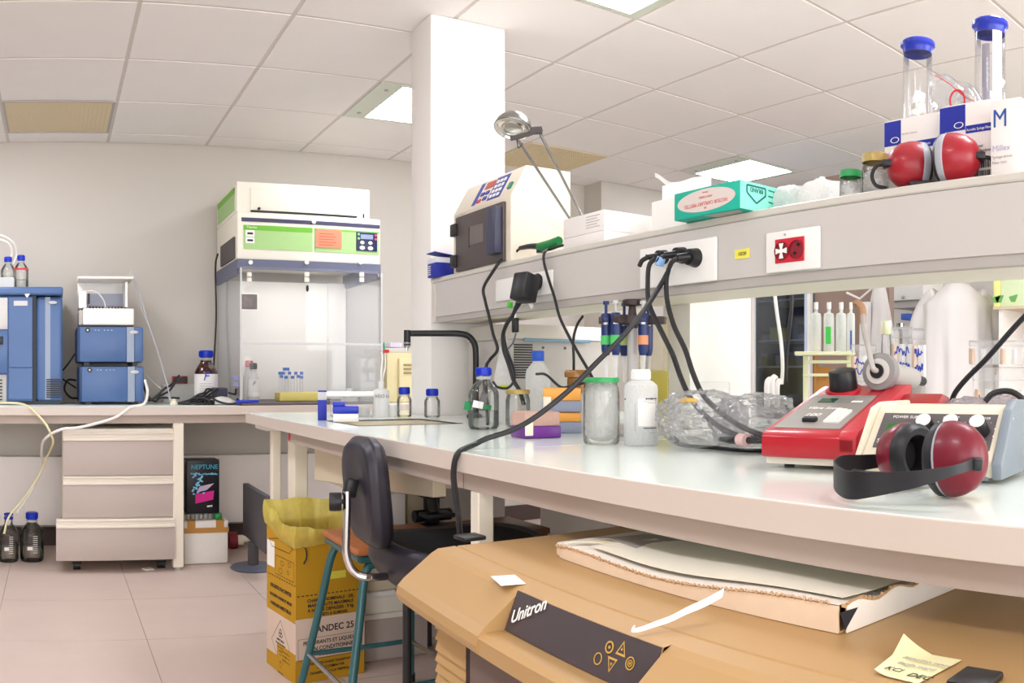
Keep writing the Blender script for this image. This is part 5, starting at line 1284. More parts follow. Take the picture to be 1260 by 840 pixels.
# large blue capped bottle with tagged stirrer
a, R, Hh = bench(576, 614, 453, 529)
t = lab_bottle(a, R, Hh, 'large clear bottle with blue cap and green tagged stopper hanging inside', m_blue, .30, neck=.40, caph=.135)
MB().lathe([(0, Hh*.30), (R*.3, Hh*.31), (R*.36, Hh*.42), (R*.2, Hh*.55), (.004, Hh*.62), (0, Hh*.62)], (0, 0, 0)).build('dark_stopper', m_darkgrey, t, world=False)
MB().cyl((0, 0, Hh*.6), (0, 0, Hh*.88), .0025, seg=8).build('hanging_wire', m_darkgrey, t, world=False)
rt_, u_ = dirs(595); fw = Vector((-math.sin(th(595)), -math.cos(th(595)), 0))
ga = mat('tag_green_dark', '#17854a', .6)
for (du, dz_, w_, h_, m_, nm) in ((-R*1.02, .38, .02, .025, ga, 'green_tag'), (-R*.35, .405, .03, .02, m_paper, 'white_tag'), (R*.25, .36, .022, .014, ga, 'green_tag')):
    MB().boxc(Vector(a)+rt_*du+fw*(R*.92 if nm == 'white_tag' else R*.5)+Vector((0, 0, Hh*dz_)), (w_, .001, h_), (0, .2, -th(595))).build(nm, m_, t)
# small squat jar with open gold lid, conical spray bottle, natural bottle with blue cap
a, R, Hh = bench(622, 652.5, 480, 526)
lid_jar(a, R, Hh, 'small clear jar with gold lid between the large bottle and the natural one', m_gold, None, lidh=.12)
a, R, Hh = at_r(646.5, 677.5, 431.5, ZB, 2.78)
t = thing('plastic_bottle', 'translucent plastic bottle with bright blue cap before the grey vented machine', 'bottle', a)
MB().lathe([(0, .001), (R*.95, .001), (R, .01), (R, Hh*.66), (R*.92, Hh*.74), (R*.5, Hh*.83), (R*.42, Hh*.86), (R*.42, Hh*.9)], cap=False).build('bottle_body', m_milky, t, world=False)
c = MB().lathe([(R*.46, Hh*.86), (R*.5, Hh*.87), (R*.5, Hh*.985), (R*.45, Hh), (0, Hh)], cap=False)
c.build('screw_cap', mat('blue_cap_bright', '#2b5fd0', .35), t, world=False)
a, R, Hh = at_r(603, 637, 415, ZB, 2.8)
t = thing('spray_bottle', 'white cone shaped plastic bottle with lime sticker behind the large clear bottle', 'bottle', a)
MB().lathe([(0, .001), (R*.95, .001), (R, .012), (R*.98, Hh*.3), (R*.35, Hh*.85), (R*.25, Hh*.9), (R*.25, Hh), (0, Hh)], cap=False).build('bottle_body', m_milky, t, world=False)
MB().boxc(Vector(a)+fw*(R*.9)+Vector((0, 0, Hh*.42)), (R*.7, .001, Hh*.06), (-.35, 0, -th(620))).build('lime_sticker', mat('lime', '#c9d24a', .6), t)
# gold knob jar (round black necked container with cork coloured cap)
a, R, Hh = at_r(694, 728, 455, ZB, 2.5)
t = thing('amber_cap_jar', 'jar with large ribbed amber cap behind the green lidded jar', 'jar', a)
MB().lathe([(0, .001), (R*.85, .001), (R*.88, .01), (R*.88, Hh*.58), (R*.7, Hh*.62), (0, Hh*.62)], cap=False).build('jar_body', m_milky, t, world=False)
c = MB().lathe([(R*.72, Hh*.55), (R*.74, Hh*.86), (R*.98, Hh*.88), (R, Hh*.96), (R*.9, Hh), (0, Hh)], cap=False)
for k in range(22): c.boxc((R*.73*math.cos(k*2*PI/22), R*.73*math.sin(k*2*PI/22), Hh*.71), (.004, .003, Hh*.28), (0, 0, k*2*PI/22))
c.build('amber_cap', mat('amber_cap', '#9a6a2c', .25, noise=.2, scale=40, coat=.5), t, world=False)
# grey vented machine behind
YV = 2.62
v0, v1 = ay(629, YV), ay(760, YV)
t = thing('vented_machine', 'grey laboratory machine with black vent slots and pale lid behind the bottles', 'instrument', ((v0+v1)/2, YV+.15, ZB))
m_vm = mat('machine_grey', '#b9b2aa', .5, noise=.03)
zt_ = zz(417, YV/math.cos(th(650)))
MB().box(v0, v1, YV, YV+.34, ZB, zt_, .006).build('case', m_vm, t)
MB().prism([(YV-.01, zt_), (YV+.04, zt_+.055), (YV+.34, zt_+.055), (YV+.34, zt_)], lambda u, v, w: Vector((w, u, v)), v0, v1, .003).build('sloped_lid', mat('lid_pale', '#dcd6cc', .45), t)
s0, s1 = ay(632, YV), ay(655, YV)
for k in range(14):
    zc = zz(424+3.1*k, YV/math.cos(th(640)))
    MB().box(s0, s1, YV-.002, YV+.001, zc-.003, zc+.003).build('vent_slot', m_black, t)
MB().tube([(ay(642, YV), YV-.014, zt_-.002), (ay(655, YV), YV-.02, zt_-.004), (ay(722, YV), YV-.02, zt_-.004)], .006, smooth=False).build('front_rail', mat('rail_blue', '#7fa0b5', .4, metal=.3), t)
for q_ in (668, 695): MB().cyl((ay(q_, YV), YV-.003, zt_-.03), (ay(q_, YV), YV, zt_-.03), .005, seg=10).build('case_screw', m_darkgrey, t)
# pipette tip boxes
m_pur = mat('purple_plastic', '#6d2a8c', .35); m_pink = clear('pink_lid', '#f3d5c8', .3, .5, .2, .6, .8)
def tipbox(name, label, pa, pb, z0, hbody, hlid, mb_, ml, depth=.09, clasp=None, group='tip boxes'):
    """front edge from pa to pb (points on plan)"""
    pa, pb = Vector(pa), Vector(pb); e = pb-pa; w_ = e.length
    t = thing(name, label, 'tip box', (pa.x, pa.y, z0), math.atan2(e.y, e.x), group)
    MB().box(0, w_, 0, depth, .0005, hbody, .004).build('box_body', mb_, t, world=False)
    MB().box(.002, w_-.002, .002, depth-.002, hbody+.0005, hbody+hlid, .005).build('box_lid', ml, t, world=False)
    if clasp: MB().box(clasp-.011, clasp+.011, -.006, -.0, hbody*.25, hbody+.012, .003).build('clasp', mat('clasp_cream', '#efe4cf', .5), t, world=False)
    return t
pc = fl(638, 533.5, ZB); pd = fl(645, 540, ZB); pe = fl(691, 538.5, ZB)
hb_ = (540-527)/FP*pd.xy.length; hl_ = (527-509)/FP*pd.xy.length
tipbox('tip_box', 'purple tip box with pink frosted lid in front of the orange ones', pd.xy, pe.xy, ZB, hb_+.004, hl_, m_pur, m_pink, .095, .012)
m_or = mat('orange_plastic', '#eda648', .4); m_bluish = clear('bluish_plastic', '#c8d2ea', .3, .4, .2, .75, .9)
rb_ = 2.42
def pr(px, r): return Vector((r*math.sin(th(px)), r*math.cos(th(px))))
h4 = [(zz(b_, rb_)-zz(a_, rb_)) for a_, b_ in ((539, 521), (521, 507), (507, 496), (496, 478))]
zo = ZB
tipbox('tip_box', 'lower pale blue tip box with orange band under another behind the purple box', pr(669, 2.30), pr(716, 2.30), ZB, .030, .026, m_bluish, m_or, .09)
tipbox('tip_box', 'upper pale blue tip box with orange lid on top of the stacked one', pr(667, 2.30), pr(716, 2.30), ZB+.0575, .030, .035, m_bluish, m_or, .09, .014)
# green lid jar and wash bottle
a, R, Hh = bench(717.5, 762.5, 466, 548)
lid_jar(a, R, Hh, 'large glass jar with green lid full of crumpled clear wrappers on the bench', m_glid, m_ice, lidh=.075, fillh=.95)
a, R, Hh = bench(767.5, 809.5, 456, 549)
t = thing('reagent_bottle', 'white translucent bottle with white cap and printed label next to the green lidded jar', 'bottle', a)
MB().lathe([(0, .001), (R*.95, .001), (R, .008), (R, Hh*.74), (R*.96, Hh*.79), (R*.72, Hh*.84), (R*.5, Hh*.86), (R*.5, Hh*.88)], cap=False).build('bottle_body', m_milky, t, world=False)
MB().lathe([(0, .003), (R*.9, .003), (R*.96, .01), (R*.96, Hh*.26), (0, Hh*.26)], cap=False).build('liquid', clear('bottle_fill', '#e9eced', .1, .2, .1, .45, .97), t, world=False)
c = MB().lathe([(R*.52, Hh*.86), (R*.56, Hh*.865), (R*.56, Hh*.985), (R*.5, Hh), (0, Hh)], cap=False)
for k in range(26): c.boxc((R*.56*math.cos(k*2*PI/26), R*.56*math.sin(k*2*PI/26), Hh*.925), (.002, .0022, Hh*.1), (0, 0, k*2*PI/26))
c.build('screw_cap', m_white, t, world=False)
an = -PI/2-th(789)
def wrap(u0, u1, z0_, z1_, m, nm): MB().grid(lambda u, v: Vector(((R+.0006)*math.cos(an+u0+(u1-u0)*u), (R+.0006)*math.sin(an+u0+(u1-u0)*u), Hh*(z0_+(z1_-z0_)*v))), 8, 1, .0003).build(nm, m, t, world=False)
wrap(-.15, .95, .26, .62, m_paper, 'paper_label')
wrap(.25, 1.1, .605, .625, m_ink, 'print_line'); wrap(.1, 1.1, .585, .592, m_ink, 'print_line'); wrap(.35, 1.05, .56, .565, m_ink, 'print_line')
wrap(.15, 1.1, .228, .24, m_ink, 'print_line'); wrap(.5, 1.0, .165, .175, m_grey, 'print_line'); wrap(-1.2, -1.05, .6, .62, m_ink, 'print_line'); wrap(-.35, -.3, .2, .55, m_grey, 'print_line')
# yellow liquid container behind
a, R, Hh = at_r(786, 823, 390, ZB, 2.42)
t = thing('yellow_carboy', 'tall translucent container half filled with yellow liquid behind the white bottle', 'container', a, -th(805))
MB().box(-R, R, -R*.8, R*.8, .001, Hh, .01, 3).build('container_wall', clear('container_beige', '#eadfc0', .1, .4, .2, .28, .95), t, world=False)
MB().box(-R*.97, R*.97, -R*.77, R*.77, .004, Hh*.53, .008).build('yellow_liquid', clear('yellow_liquid', '#e0d814', .4, .3, .1, .85, .9), t, world=False)
# pipette stand
pc_ = pr(778, 2.25)
t = thing('pipette_stand', 'grey column pipette carousel with dark brown holder ring on the bench', 'stand', (pc_.x, pc_.y, ZB), -th(778))
m_br = mat('carousel_brown', '#3a2d2b', .4, noise=.05)
r2 = 2.25
zc_ = lambda py: zz(py, r2)-ZB
MB().lathe([(0, 0), (.075, 0), (.078, .008), (.07, .018), (.03, .026), (0, .026)]).build('stand_base', m_grey, t, world=False)
MB().cyl((0, 0, .02), (0, 0, zc_(400)), .0135, seg=18).build('column', mat('column_grey', '#bdb7b4', .35), t, world=False)
MB().lathe([(.0135, zc_(404)), (.016, zc_(400)), (.012, zc_(388)), (.009, zc_(377)), (.026, zc_(375.5)), (.027, zc_(370)), (.024, zc_(368.5)), (0, zc_(368.5))], cap=False).build('top_knob', m_br, t, world=False)
ring = MB()
zr0, zr1 = zc_(399), zc_(390)
ring.lathe([(.012, zr0), (.05, zr0), (.052, zr1), (.012, zr1)], cap=False)
arms = [PI+.25, PI*.85, PI*1.35, .0, -.35, PI*.55]
for a_ in arms: ring.boxc((.062*math.cos(a_), .062*math.sin(a_), (zr0+zr1)/2), (.055, .02, zr1-zr0), (0, 0, a_), .003)
ring.build('holder_ring', m_br, t, world=False)
m_pip = mat('pipette_blue', '#1f2f66', .35, noise=.05)
tapes = ['#4fc06a', '#4fc06a', '#c9d08a', '#e79a70', None]
root_m = WM[t.name]
labs = ['dark blue pipette with green tape hanging at the far left of the carousel', 'dark blue pipette with green tape hanging second from left on the carousel', 'dark blue pipette with pale yellow tape partly hidden behind the column', 'dark blue pipette with orange tape hanging right of the column', 'plain dark pipette hanging at the right rear of the carousel']
for k, (px, dv) in enumerate(((746, -.02), (758, -.045), (768, .03), (791, -.03), (798, .04))):
    u = (px-778)/FP*r2
    p = root_m @ Vector((u, dv, 0))
    p.z = ZB
    pt_ = thing('pipette', labs[k], 'pipette', (p.x, p.y, ZB+zc_(470)), -th(778), 'pipettes on the carousel')
    B = zc_(470)
    MB().lathe([(.0035, 0), (.005, .03), (.007, .06), (.0085, .075)], cap=True).build('tip_cone', m_milky if k != 4 else m_grey, pt_, world=False)
    MB().lathe([(.0085, .07), (.0125, .085), (.013, .13), (.0125, .16), (.0135, .175), (.011, .18), (0, .18)], cap=False).build('handle', m_pip, pt_, world=False)
    MB().boxc((0, -.012, .163), (.016, .018, .014), None, .003).build('finger_hook', m_pip, pt_, world=False)
    MB().cyl((0, 0, .18), (0, 0, .205), .004, seg=10).cyl((0, 0, .203), (0, 0, .212), .008, seg=14).build('plunger', m_silver if k in (1, 3) else m_pip, pt_, world=False)
    MB().lathe([(.004, .15), (.006, .15), (.006, .17)], (0, -.011, 0), cap=False).build('volume_window', m_white, pt_, world=False)
    if tapes[k]: MB().lathe([(.0132, .098), (.0138, .098), (.0138, .122), (.0132, .122)], cap=False).build('colour_tape', mat('tape'+tapes[k], tapes[k], .6), pt_, world=False)
# blue lidded case / containers left of the sink
bA = fl(391, 517, ZB)
t = thing('kit_carton', 'small blue and white carton with grey top at the far bench corner', 'box', (bA.x, bA.y, ZB), -th(398))
rr_ = bA.xy.length; k_ = rr_/FP
MB().box(0, 11*k_, 0, .07, .0005, 25*k_, .001).build('blue_carton', mat('glove_blue', '#1c2a9c', .5), t, world=False)
MB().box(.001, 11*k_-.001, .001, .069, 25*k_, 35*k_, .001).build('grey_top', m_milky, t, world=False)
MB().box(0, 11*k_, 0, .07, 35*k_, 36.5*k_, .001).build('lid', mat('glove_blue', '#1c2a9c', .5), t, world=False)
bB = fl(394, 518.5, ZB)+Vector((.03, -.05, 0))
t = thing('blue_case', 'white tray with a bright blue lid next to the small carton at the bench corner', 'box', (bB.x, bB.y, ZB), -th(410))
MB().box(.0, 30*k_, -.0, .07, .0005, 10*k_, .003).build('white_tray', m_white, t, world=False)
MB().box(-.002, 30*k_, -.002, .07, 10*k_+.0005, 19*k_, .004).box(-.002, 14*k_, -.002, .07, 19*k_, 24*k_, .003).build('blue_lid', mat('lid_blue_bright', '#1c2fb0', .35), t, world=False)
bC = pr(402, 3.2)
t = thing('clear_tray', 'clear plastic box of small dishes under a white lid behind the blue case', 'tray', (bC.x, bC.y, ZB), -th(430))
k3 = 3.2/FP
MB().box(4*k3, 58*k3, 0, .16, .0005, 25*k3, .004).build('tray_shell', m_film, t, world=False)
MB().box(-2*k3, 60*k3, -.004, .165, 25.5*k3, 31*k3, .003).build('white_lid', m_white, t, world=False)
for q_ in (14, 30, 46): MB().cyl((q_*k3, .06, .004), (q_*k3, .06, .035), .022, seg=18).build('dish', m_milky, t, world=False)
a, R, Hh = bench(459, 479, 478, 513.5)
t = thing('wash_bottle', 'white wash bottle with handwritten mark and bent spout beside the sink', 'bottle', a)
MB().lathe([(0, .001), (R*.97, .001), (R, .006), (R, Hh*.88), (R*.9, Hh*.95), (R*.4, Hh), (0, Hh)], cap=False).build('bottle_body', m_milky, t, world=False)
MB().lathe([(R*.35, Hh), (R*.38, Hh*1.2), (R*.2, Hh*1.26), (0, Hh*1.26)], cap=False).build('neck', m_milky, t, world=False)
MB().tube([(0, 0, Hh*1.24), (0, 0, Hh*1.6), (.006, 0, Hh*2.1), (.0, 0, Hh*2.25)], .003).build('spout', m_white, t, world=False)
text('H2O bi', R*.55, m_ink, t, Vector(a)+Vector((-math.sin(th(469)), -math.cos(th(469)), 0))*(R+.001)-dirs(469)[0]*R*.7+Vector((0, 0, Hh*.68)), dirs(469)[0], (0, 0, 1), 'handwritten_letters')
a, R, Hh = bench(479, 488, 498, 513); tag(rebase(MB().lathe([(0, 0), (R, 0), (R*1.1, Hh*.9), (R, Hh), (0, Hh)], a).build('small_vial', m_milky), a), 'tiny white cup between the wash bottle and the blue capped bottle', 'cup')

# ------------------------------------------------------------------ plastic bags
def bag(c, s, seed, label, amp=.42, name='plastic_bag', rz=0, m=None):
    t = thing(name, label, 'bag', (c[0], c[1], ZB), rz)
    random.seed(seed); P = [random.uniform(0, 6.28) for _ in range(12)]
    from mathutils import noise as NZ
    off = Vector((seed*3.1, seed*1.7, 0))
    def ridge(p, k):
        return 1-2*abs(NZ.noise(p*k+off))
    def f(u, v):
        a, b_ = 2*PI*u, PI*v
        sgn = lambda x, p: math.copysign(abs(x)**p, x)
        d = Vector((sgn(math.cos(a), .75)*max(.02, math.sin(b_))**.7, sgn(math.sin(a), .75)*max(.02, math.sin(b_))**.7, -math.cos(b_)))
        q = .92+amp*(.75*ridge(d, 1.3)+.5*ridge(d, 2.9)+.3*ridge(d, 6.0))*.55
        return Vector((s[0]*q*d.x, s[1]*q*d.y, max(.001, s[2]*(1+d.z)*(.55+.45*q))))
    MB().grid(f, 80, 40, closeu=True).build('bag_film', m or m_film, t, world=False, angle=25)
    def g(u, v):
        p = f((u*1.0+.07) % 1, .1+.75*v); return Vector((p.x*.8, p.y*.8, p.z*.85))
    MB().grid(g, 40, 16, closeu=True).build('inner_folds', m_film, t, world=False, angle=25)
    return t
m_film2 = clear('plastic_film_dense', '#fcfcff', .02, .7, .10, .10, .98)
rB = 1.85
pB_ = pr(864, rB); zt_ = zz(470, rB)-ZB
t = bag((pB_.x, pB_.y), (.085, .10, .058), 11, 'left crumpled clear bag with a yellow marked tube beside the yellow container', rz=-th(864), m=m_film2)
MB().tube([px3(839, 493, r=1.8), px3(848, 492, r=1.78), px3(857, 493.5, r=1.78)], .005).build('yellow_stick', mat('stick_yellow', '#e8b84a', .5), t)
pB2 = pr(932, 1.78)
t = bag((pB2.x, pB2.y), (.085, .095, .055), 23, 'right crumpled clear bag of white pieces left of the red instrument', rz=-th(932), m=m_film2)
for k, (a_, b_, l_) in enumerate(((944, 472, .03), (950, 469, .035), (956, 474, .03))):
    p = px3(a_, b_, r=1.86); MB().tube([p+Vector((0, 0, -.05)), p, p+Vector((.008, -.004, .012))], .008, flat=.6).build('white_piece', m_white, t)
pk = pr(880, 2.05)
t = thing('clear_box', 'empty clear plastic box standing behind the crumpled bags', 'box', (pk.x, pk.y, ZB), -th(880))
kk = 2.05/FP
MB().box(-22*kk, 18*kk, 0, .1, .0005, 72*kk, .003).build('box_shell', m_film, t, world=False)

# ------------------------------------------------------------------ red ultrasonic processor
m_red = mat('instrument_red', '#b01424', .3, noise=.04, coat=.3)
m_redd = mat('instrument_red_edge', '#c02a36', .35, noise=.03)
m_pan = mat('panel_grey_brushed', '#9a958f', .35, metal=.2, noise=.06, scale=30)
pL, pR = fl(936, 576, ZB), fl(1052, 582, ZB)
e = (pR-pL); w_ = e.length
t = thing('ultrasonic_processor', 'red sloped ultrasonic instrument with grey panel, black knob and cream base', 'instrument', pL, math.atan2(e.y, e.x))
D = .30
hf = .056; hbk = .135
MB().box(.004, w_-.004, .012, D+.02, .008, .020, .002).build('cream_base', m_hood, t, world=False)
for (a_, b_) in ((.03, .05), (w_-.03, .05), (.03, D-.03), (w_-.03, D-.03)): MB().cyl((a_, b_, 0), (a_, b_, .009), .009, seg=12).build('foot', m_black, t, world=False)
prof = [(0, .020), (0, hf), (.012, hf+.008), (D*.86, hbk), (D*.95, hbk+.002), (D, hbk-.01), (D, .020)]
MB().prism(prof, lambda u, v, w: Vector((w, u, v)), 0, w_, .004).build('housing', m_red, t, world=False)
# raised rib on the right and wing block
sl = Vector((0, D*.86-.012, hbk-hf-.008)).normalized(); nr = Vector((0, -sl.z, sl.y)); s0 = Vector((0, .012, hf+.008)); SLN = (Vector((0, D*.86, hbk))-s0).length
def onsl(u, w, o=0): return s0+Vector((u, 0, 0))+sl*w+nr*o
def slb(u0, u1, w0, w1, o, name, m, par, bev=.001):
    c_ = onsl((u0+u1)/2, (w0+w1)/2, o/2)
    return MB().boxc(c_, (u1-u0, w1-w0, abs(o)+.001), Matrix((Vector((1, 0, 0)), sl, nr)).transposed().to_4x4(), bev, 1).build(name, m, par, world=False)
rib = MB().prism([(0, hf+.001), (.012, hf+.010), (D*.86, hbk+.004), (D*.98, hbk+.004), (D*.98, .03), (0, .03)], lambda u, v, w: Vector((w, u, v)), w_-.03, w_+.002, .003)
rib.build('right_rib', m_redd, t, world=False)
MB().prism([(.165, .02), (.165, hbk-.045), (D*.84, hbk-.012), (D, hbk-.02), (D, .02)], lambda u, v, w: Vector((w, u, v)), w_+.002, w_+.075, .004).build('right_wing', m_red, t, world=False)
pn = slb(.012, w_-.036, .012, SLN*.76, .0012, 'panel', m_pan, t, .0005)
slb(.035, .068, SLN*.58, SLN*.68, .002, 'green_display', mat('lcd_green', '#1f4a3a', .2), pn, .0004)
slb(.068, .10, SLN*.58, SLN*.68, .0018, 'display_frame', mat('lcd_frame', '#86827c', .3), pn, .0004)
txm = lambda s_, size, u, w, shear=.25, sx=1: text(s_, size, m_paper, pn, onsl(u, w, .0018), (1, 0, 0), sl, 'lettering', world=False, shear=shear, sx=sx)
txm('Vibra Sonic', .0165, .030, SLN*.44, .35, .85); txm('100', .020, .040, SLN*.29, .25)
slb(.052, .078, SLN*.16, SLN*.21, .008, 'power_inlet', m_black, pn, .002)
slb(w_-.078, w_-.048, SLN*.15, SLN*.40, .005, 'switch_frame', m_white, pn, .001)
slb(w_-.073, w_-.053, SLN*.18, SLN*.37, .009, 'rocker_switch', mat('rocker_cream', '#ece6da', .4), pn, .001)
slb(w_-.085, w_-.05, SLN*.60, SLN*.63, .0016, 'maker_mark', m_paper, pn, .0003)
kx = px3(1026, 476, r=1.70)
ctr = onsl(.055, SLN*.90, .0)
MB().cyl(ctr, ctr+nr*.034+Vector((0, 0, .006)), .0275, .026, 28, .002).build('black_knob', m_black, t, world=False)
MB().cyl(onsl(.055, SLN*.90, -.002), onsl(.055, SLN*.90, .004), .034, seg=28).build('knob_bezel', m_redd, t, world=False)
# probe lying on top
rp_ = 1.66
pA_ = px3(1082, 457, r=1.60); pB_ = px3(1122, 466, r=1.72)
t2 = thing('sonic_probe', 'grey cylindrical probe with cable lying on the red ultrasonic instrument', 'probe', (pA_.x, pA_.y, pA_.z-.03))
ax_ = (pB_-pA_).normalized()
MB().cyl(pA_+ax_*.014, pB_, .024, .022, 24, .002).build('probe_body', m_grey, t2)
MB().cyl(pA_-ax_*.004, pA_+ax_*.016, .036, .036, 28, .003).build('collar_ring', mat('collar_grey', '#8d8a89', .4), t2)
MB().cyl(pA_-ax_*.008, pA_-ax_*.003, .024, .024, 24).build('socket_face', mat('lid_grey', '#cfcac4', .5), t2)
MB().cyl(pA_-ax_*.012, pA_-ax_*.007, .014, .014, 20).build('dark_socket', m_black, t2)
MB().cyl(pB_, pB_+ax_*.05, .012, .010, 14).build('black_tip', m_black, t2)
MB().tube([pA_-ax_*.010, px3(1074, 452, r=1.58), px3(1069, 430, r=1.62), px3(1063, 405, r=1.70), px3(1062, 388, r=1.75)], .0055).build('probe_cable', m_grey, t2)
hk_ = px3(1061, 380, r=1.76)
MB().tube([hk_+Vector((0, 0, -.03)), hk_, hk_+Vector((-.004, .008, .012)), hk_+Vector((0, .02, .012))], lambda k: .009-.003*k).build('cable_sleeve', mat('copper_sleeve', '#a9805e', .5), t2)

# ------------------------------------------------------------------ cream power supply with three knobs
pL, pR = fl(1056, 588, ZB), fl(1224, 596, ZB)
e = (pR-pL); w_ = e.length
m_ps = mat('supply_cream', '#ddd3bd', .45, noise=.02); m_psg = mat('supply_grey', '#7f8890', .45, noise=.03)
t = thing('power_supply', 'cream and grey electrophoresis power supply with three black knobs at the right', 'instrument', pL, math.atan2(e.y, e.x))
D = .20; zA_, zB2, zC_ = .012, .045, .098
MB().prism([(.002, .008), (0, zB2-.012), (.012, zB2), (.062, zC_), (.075, zC_+.012), (D, zC_+.010), (D, .008)], lambda u, v, w: Vector((w, u, v)), .004, w_-.004, .003).build('housing', m_ps, t, world=False)
MB().prism([(-.004, .006), (-.006, .03), (.055, zC_+.008), (.085, zC_+.022), (D+.005, zC_+.018), (D+.005, .006)], lambda u, v, w: Vector((w, u, v)), w_-.004, w_+.012, .004).build('side_cheek', m_psg, t, world=False)
MB().prism([(-.004, .006), (-.006, .03), (.055, zC_+.008), (.085, zC_+.016), (D+.005, zC_+.016), (D+.005, .006)], lambda u, v, w: Vector((w, u, v)), -.006, .004, .004).build('side_cheek', m_ps, t, world=False)
MB().box(w_*.1, w_-.01, .002, .03, .004, .02, .002).build('bottom_skirt', m_psg, t, world=False)
for a_ in (.03, w_-.03):
    for b_ in (.03, D-.03): MB().cyl((a_, b_, 0), (a_, b_, .008), .009, seg=12).build('foot', m_black, t, world=False)
sl = Vector((0, .05, zC_-zB2)).normalized(); nr = Vector((0, -sl.z, sl.y)); s0 = Vector((0, .012, zB2)); SLN = math.hypot(.05, zC_-zB2)
pn = slb(.018, w_-.012, .002, SLN-.002, .001, 'panel', mat('panel_charcoal', '#5b5556', .45), t, .0003)
slb(.03, .075, SLN*.38, SLN*.68, .002, 'green_display', mat('display_green', '#2f6b2d', .3), pn, .0003)
txm2 = lambda s_, size, u, w, sx=1: text(s_, size, m_paper, pn, onsl(u, w, .0016), (1, 0, 0), sl, 'lettering', world=False, sx=sx)
txm2('POWER SUPPLY', .0075, .035, SLN*.83); txm2('SPECIAL', .011, .022, SLN*.15); txm2('CURRENT', .0058, .118, SLN*.84); txm2('VOLTAGE', .0058, .168, SLN*.84); txm2('POWER', .0058, .21, SLN*.84)
for k, px in enumerate((1135, 1168, 1202)):
    u = w_*((.46, .66, .85)[k])
    c0 = onsl(u, SLN*.50, 0)
    kn = MB().cyl(c0, c0+nr*.026, .0145, .0125, 22, .001).build('knob', m_black, pn, world=False)
    MB().cyl(c0+nr*.026, c0+nr*.0275, .0105, .0105, 20).build('knob_cap', m_white, kn, world=False) if False else None
    MB().cyl(c0+nr*.0262, c0+nr*.028, .0115, .0115, 20).build('knob_cap', m_white, t, world=False)
    tk = MB()
    for q_ in range(9):
        a_ = -1.0+q_*.65; tk.boxc(onsl(u+.022*math.cos(a_), SLN*.5+.022*math.sin(a_), .0012), (.0022, .0022, .0006), Matrix((Vector((1, 0, 0)), sl, nr)).transposed().to_4x4())
    tk.build('dial_marks', m_paper, pn, world=False, kind='stuff')
MB().boxc((.05, -.002, .03), (.05, .006, .018), None, .002).build('switch_plate', mat('switch_grey', '#c9c6c0', .4), t, world=False)

# ------------------------------------------------------------------ red ear muffs lying on the bench
P_R = px3(1174, 570, r=1.09); P_L = px3(1118, 560, r=1.185)
t = thing('ear_muffs', 'dark red ear muffs with black strap lying on the bench in front of the instruments', 'ear muffs', (P_R.x, P_R.y, ZB))
P_R.z = ZB+.050; P_L.z = ZB+.046
oR = (dirs(1172)[0]*.80+Vector((-math.sin(th(1172)), -math.cos(th(1172)), 0))*.60+Vector((0, 0, .10)))
oL = (dirs(1118)[0]*-.72-Vector((-math.sin(th(1118)), -math.cos(th(1118)), 0))*.70+Vector((0, 0, -.05)))
oRn, oLn = oR.normalized(), oL.normalized()
upR = Vector((0, 0, 1))+dirs(1172)[0]*.12
cup(t, P_R-oRn*.006, oR, upR, .036, .049, .052, m_muffd, m_cush)
cup(t, P_L, oL, Vector((0, 0, 1)), .043, .045, .045, m_muffd, m_muffd)
# strap: vertical ribbon
path = catmull([px3(1204, 568, r=1.045), px3(1180, 577, r=1.005), px3(1140, 587, r=1.0), px3(1095, 594, r=1.01), px3(1060, 597, r=1.02), px3(1040, 596, r=1.04), px3(1028, 588, r=1.075), px3(1026, 580, r=1.11), px3(1036, 572, r=1.15), px3(1060, 569, r=1.2), px3(1086, 566, r=1.225)], 6)
def ribbon(t, path, h0, thick, name, m):
    n = len(path)-1
    def f(u, v):
        i = min(int(round(u*n)), n); p = path[i]; k = h0(u)
        return Vector((p.x, p.y, max(ZB+.0015, p.z-k/2+k*v)))
    return MB().grid(f, n, 4, thick).build(name, m, t, angle=50)
ribbon(t, path, lambda u: .012+.022*min(1, max(0, (u-.12)/.3))*(1 if u < .62 else max(.35, 1-(u-.62)*1.9)), .0022, 'head_strap', m_cushb)
path2 = catmull([px3(1040, 592, r=1.06), px3(1050, 580, r=1.10), px3(1068, 582, r=1.13), px3(1090, 583, r=1.14)], 6)
ribbon(t, path2, lambda u: .006, .002, 'inner_strap', m_cushb)
MB().boxc(px3(1203, 571, r=1.043), (.012, .022, .016), (0, .1, -th(1200)), .003).build('strap_buckle', m_black, t)

# ------------------------------------------------------------------ cables
def cable(pts, r, label, m=None, name='black_lead', cat='cable', n=6):
    return tag(MB().tube(pts, r, seg=8, n=n).build(name, m or m_cable), label, cat)
fx = XS-.035
cable([px3(626, 318, x=1.50), px3(617, 320, x=1.42), px3(606, 335, x=1.395), px3(595, 354, x=1.39), px3(597, 370, x=1.39), px3(602, 390, x=1.39), px3(607, 412, x=1.385), px3(612, 430, x=1.38), px3(603, 442, x=1.37), px3(598, 452, r=2.75), px3(598, 480, r=2.75), fl(600, 524, ZB)+Vector((.0, 0, .006))], .0055, 'black cable from the cream instrument down the shelf front to the large bottle')
cable([px3(637, 372, x=XS-.06), px3(631, 388, x=XS-.065), px3(624, 398, x=XS-.07), px3(619, 412, x=XS-.07), px3(620, 430, x=XS-.07), px3(626, 448, r=2.7), px3(632, 468, r=2.65), px3(639, 480, r=2.6), px3(645, 498, r=2.6)], .0065, 'thick black cable falling from the big adapter behind the spray bottle')
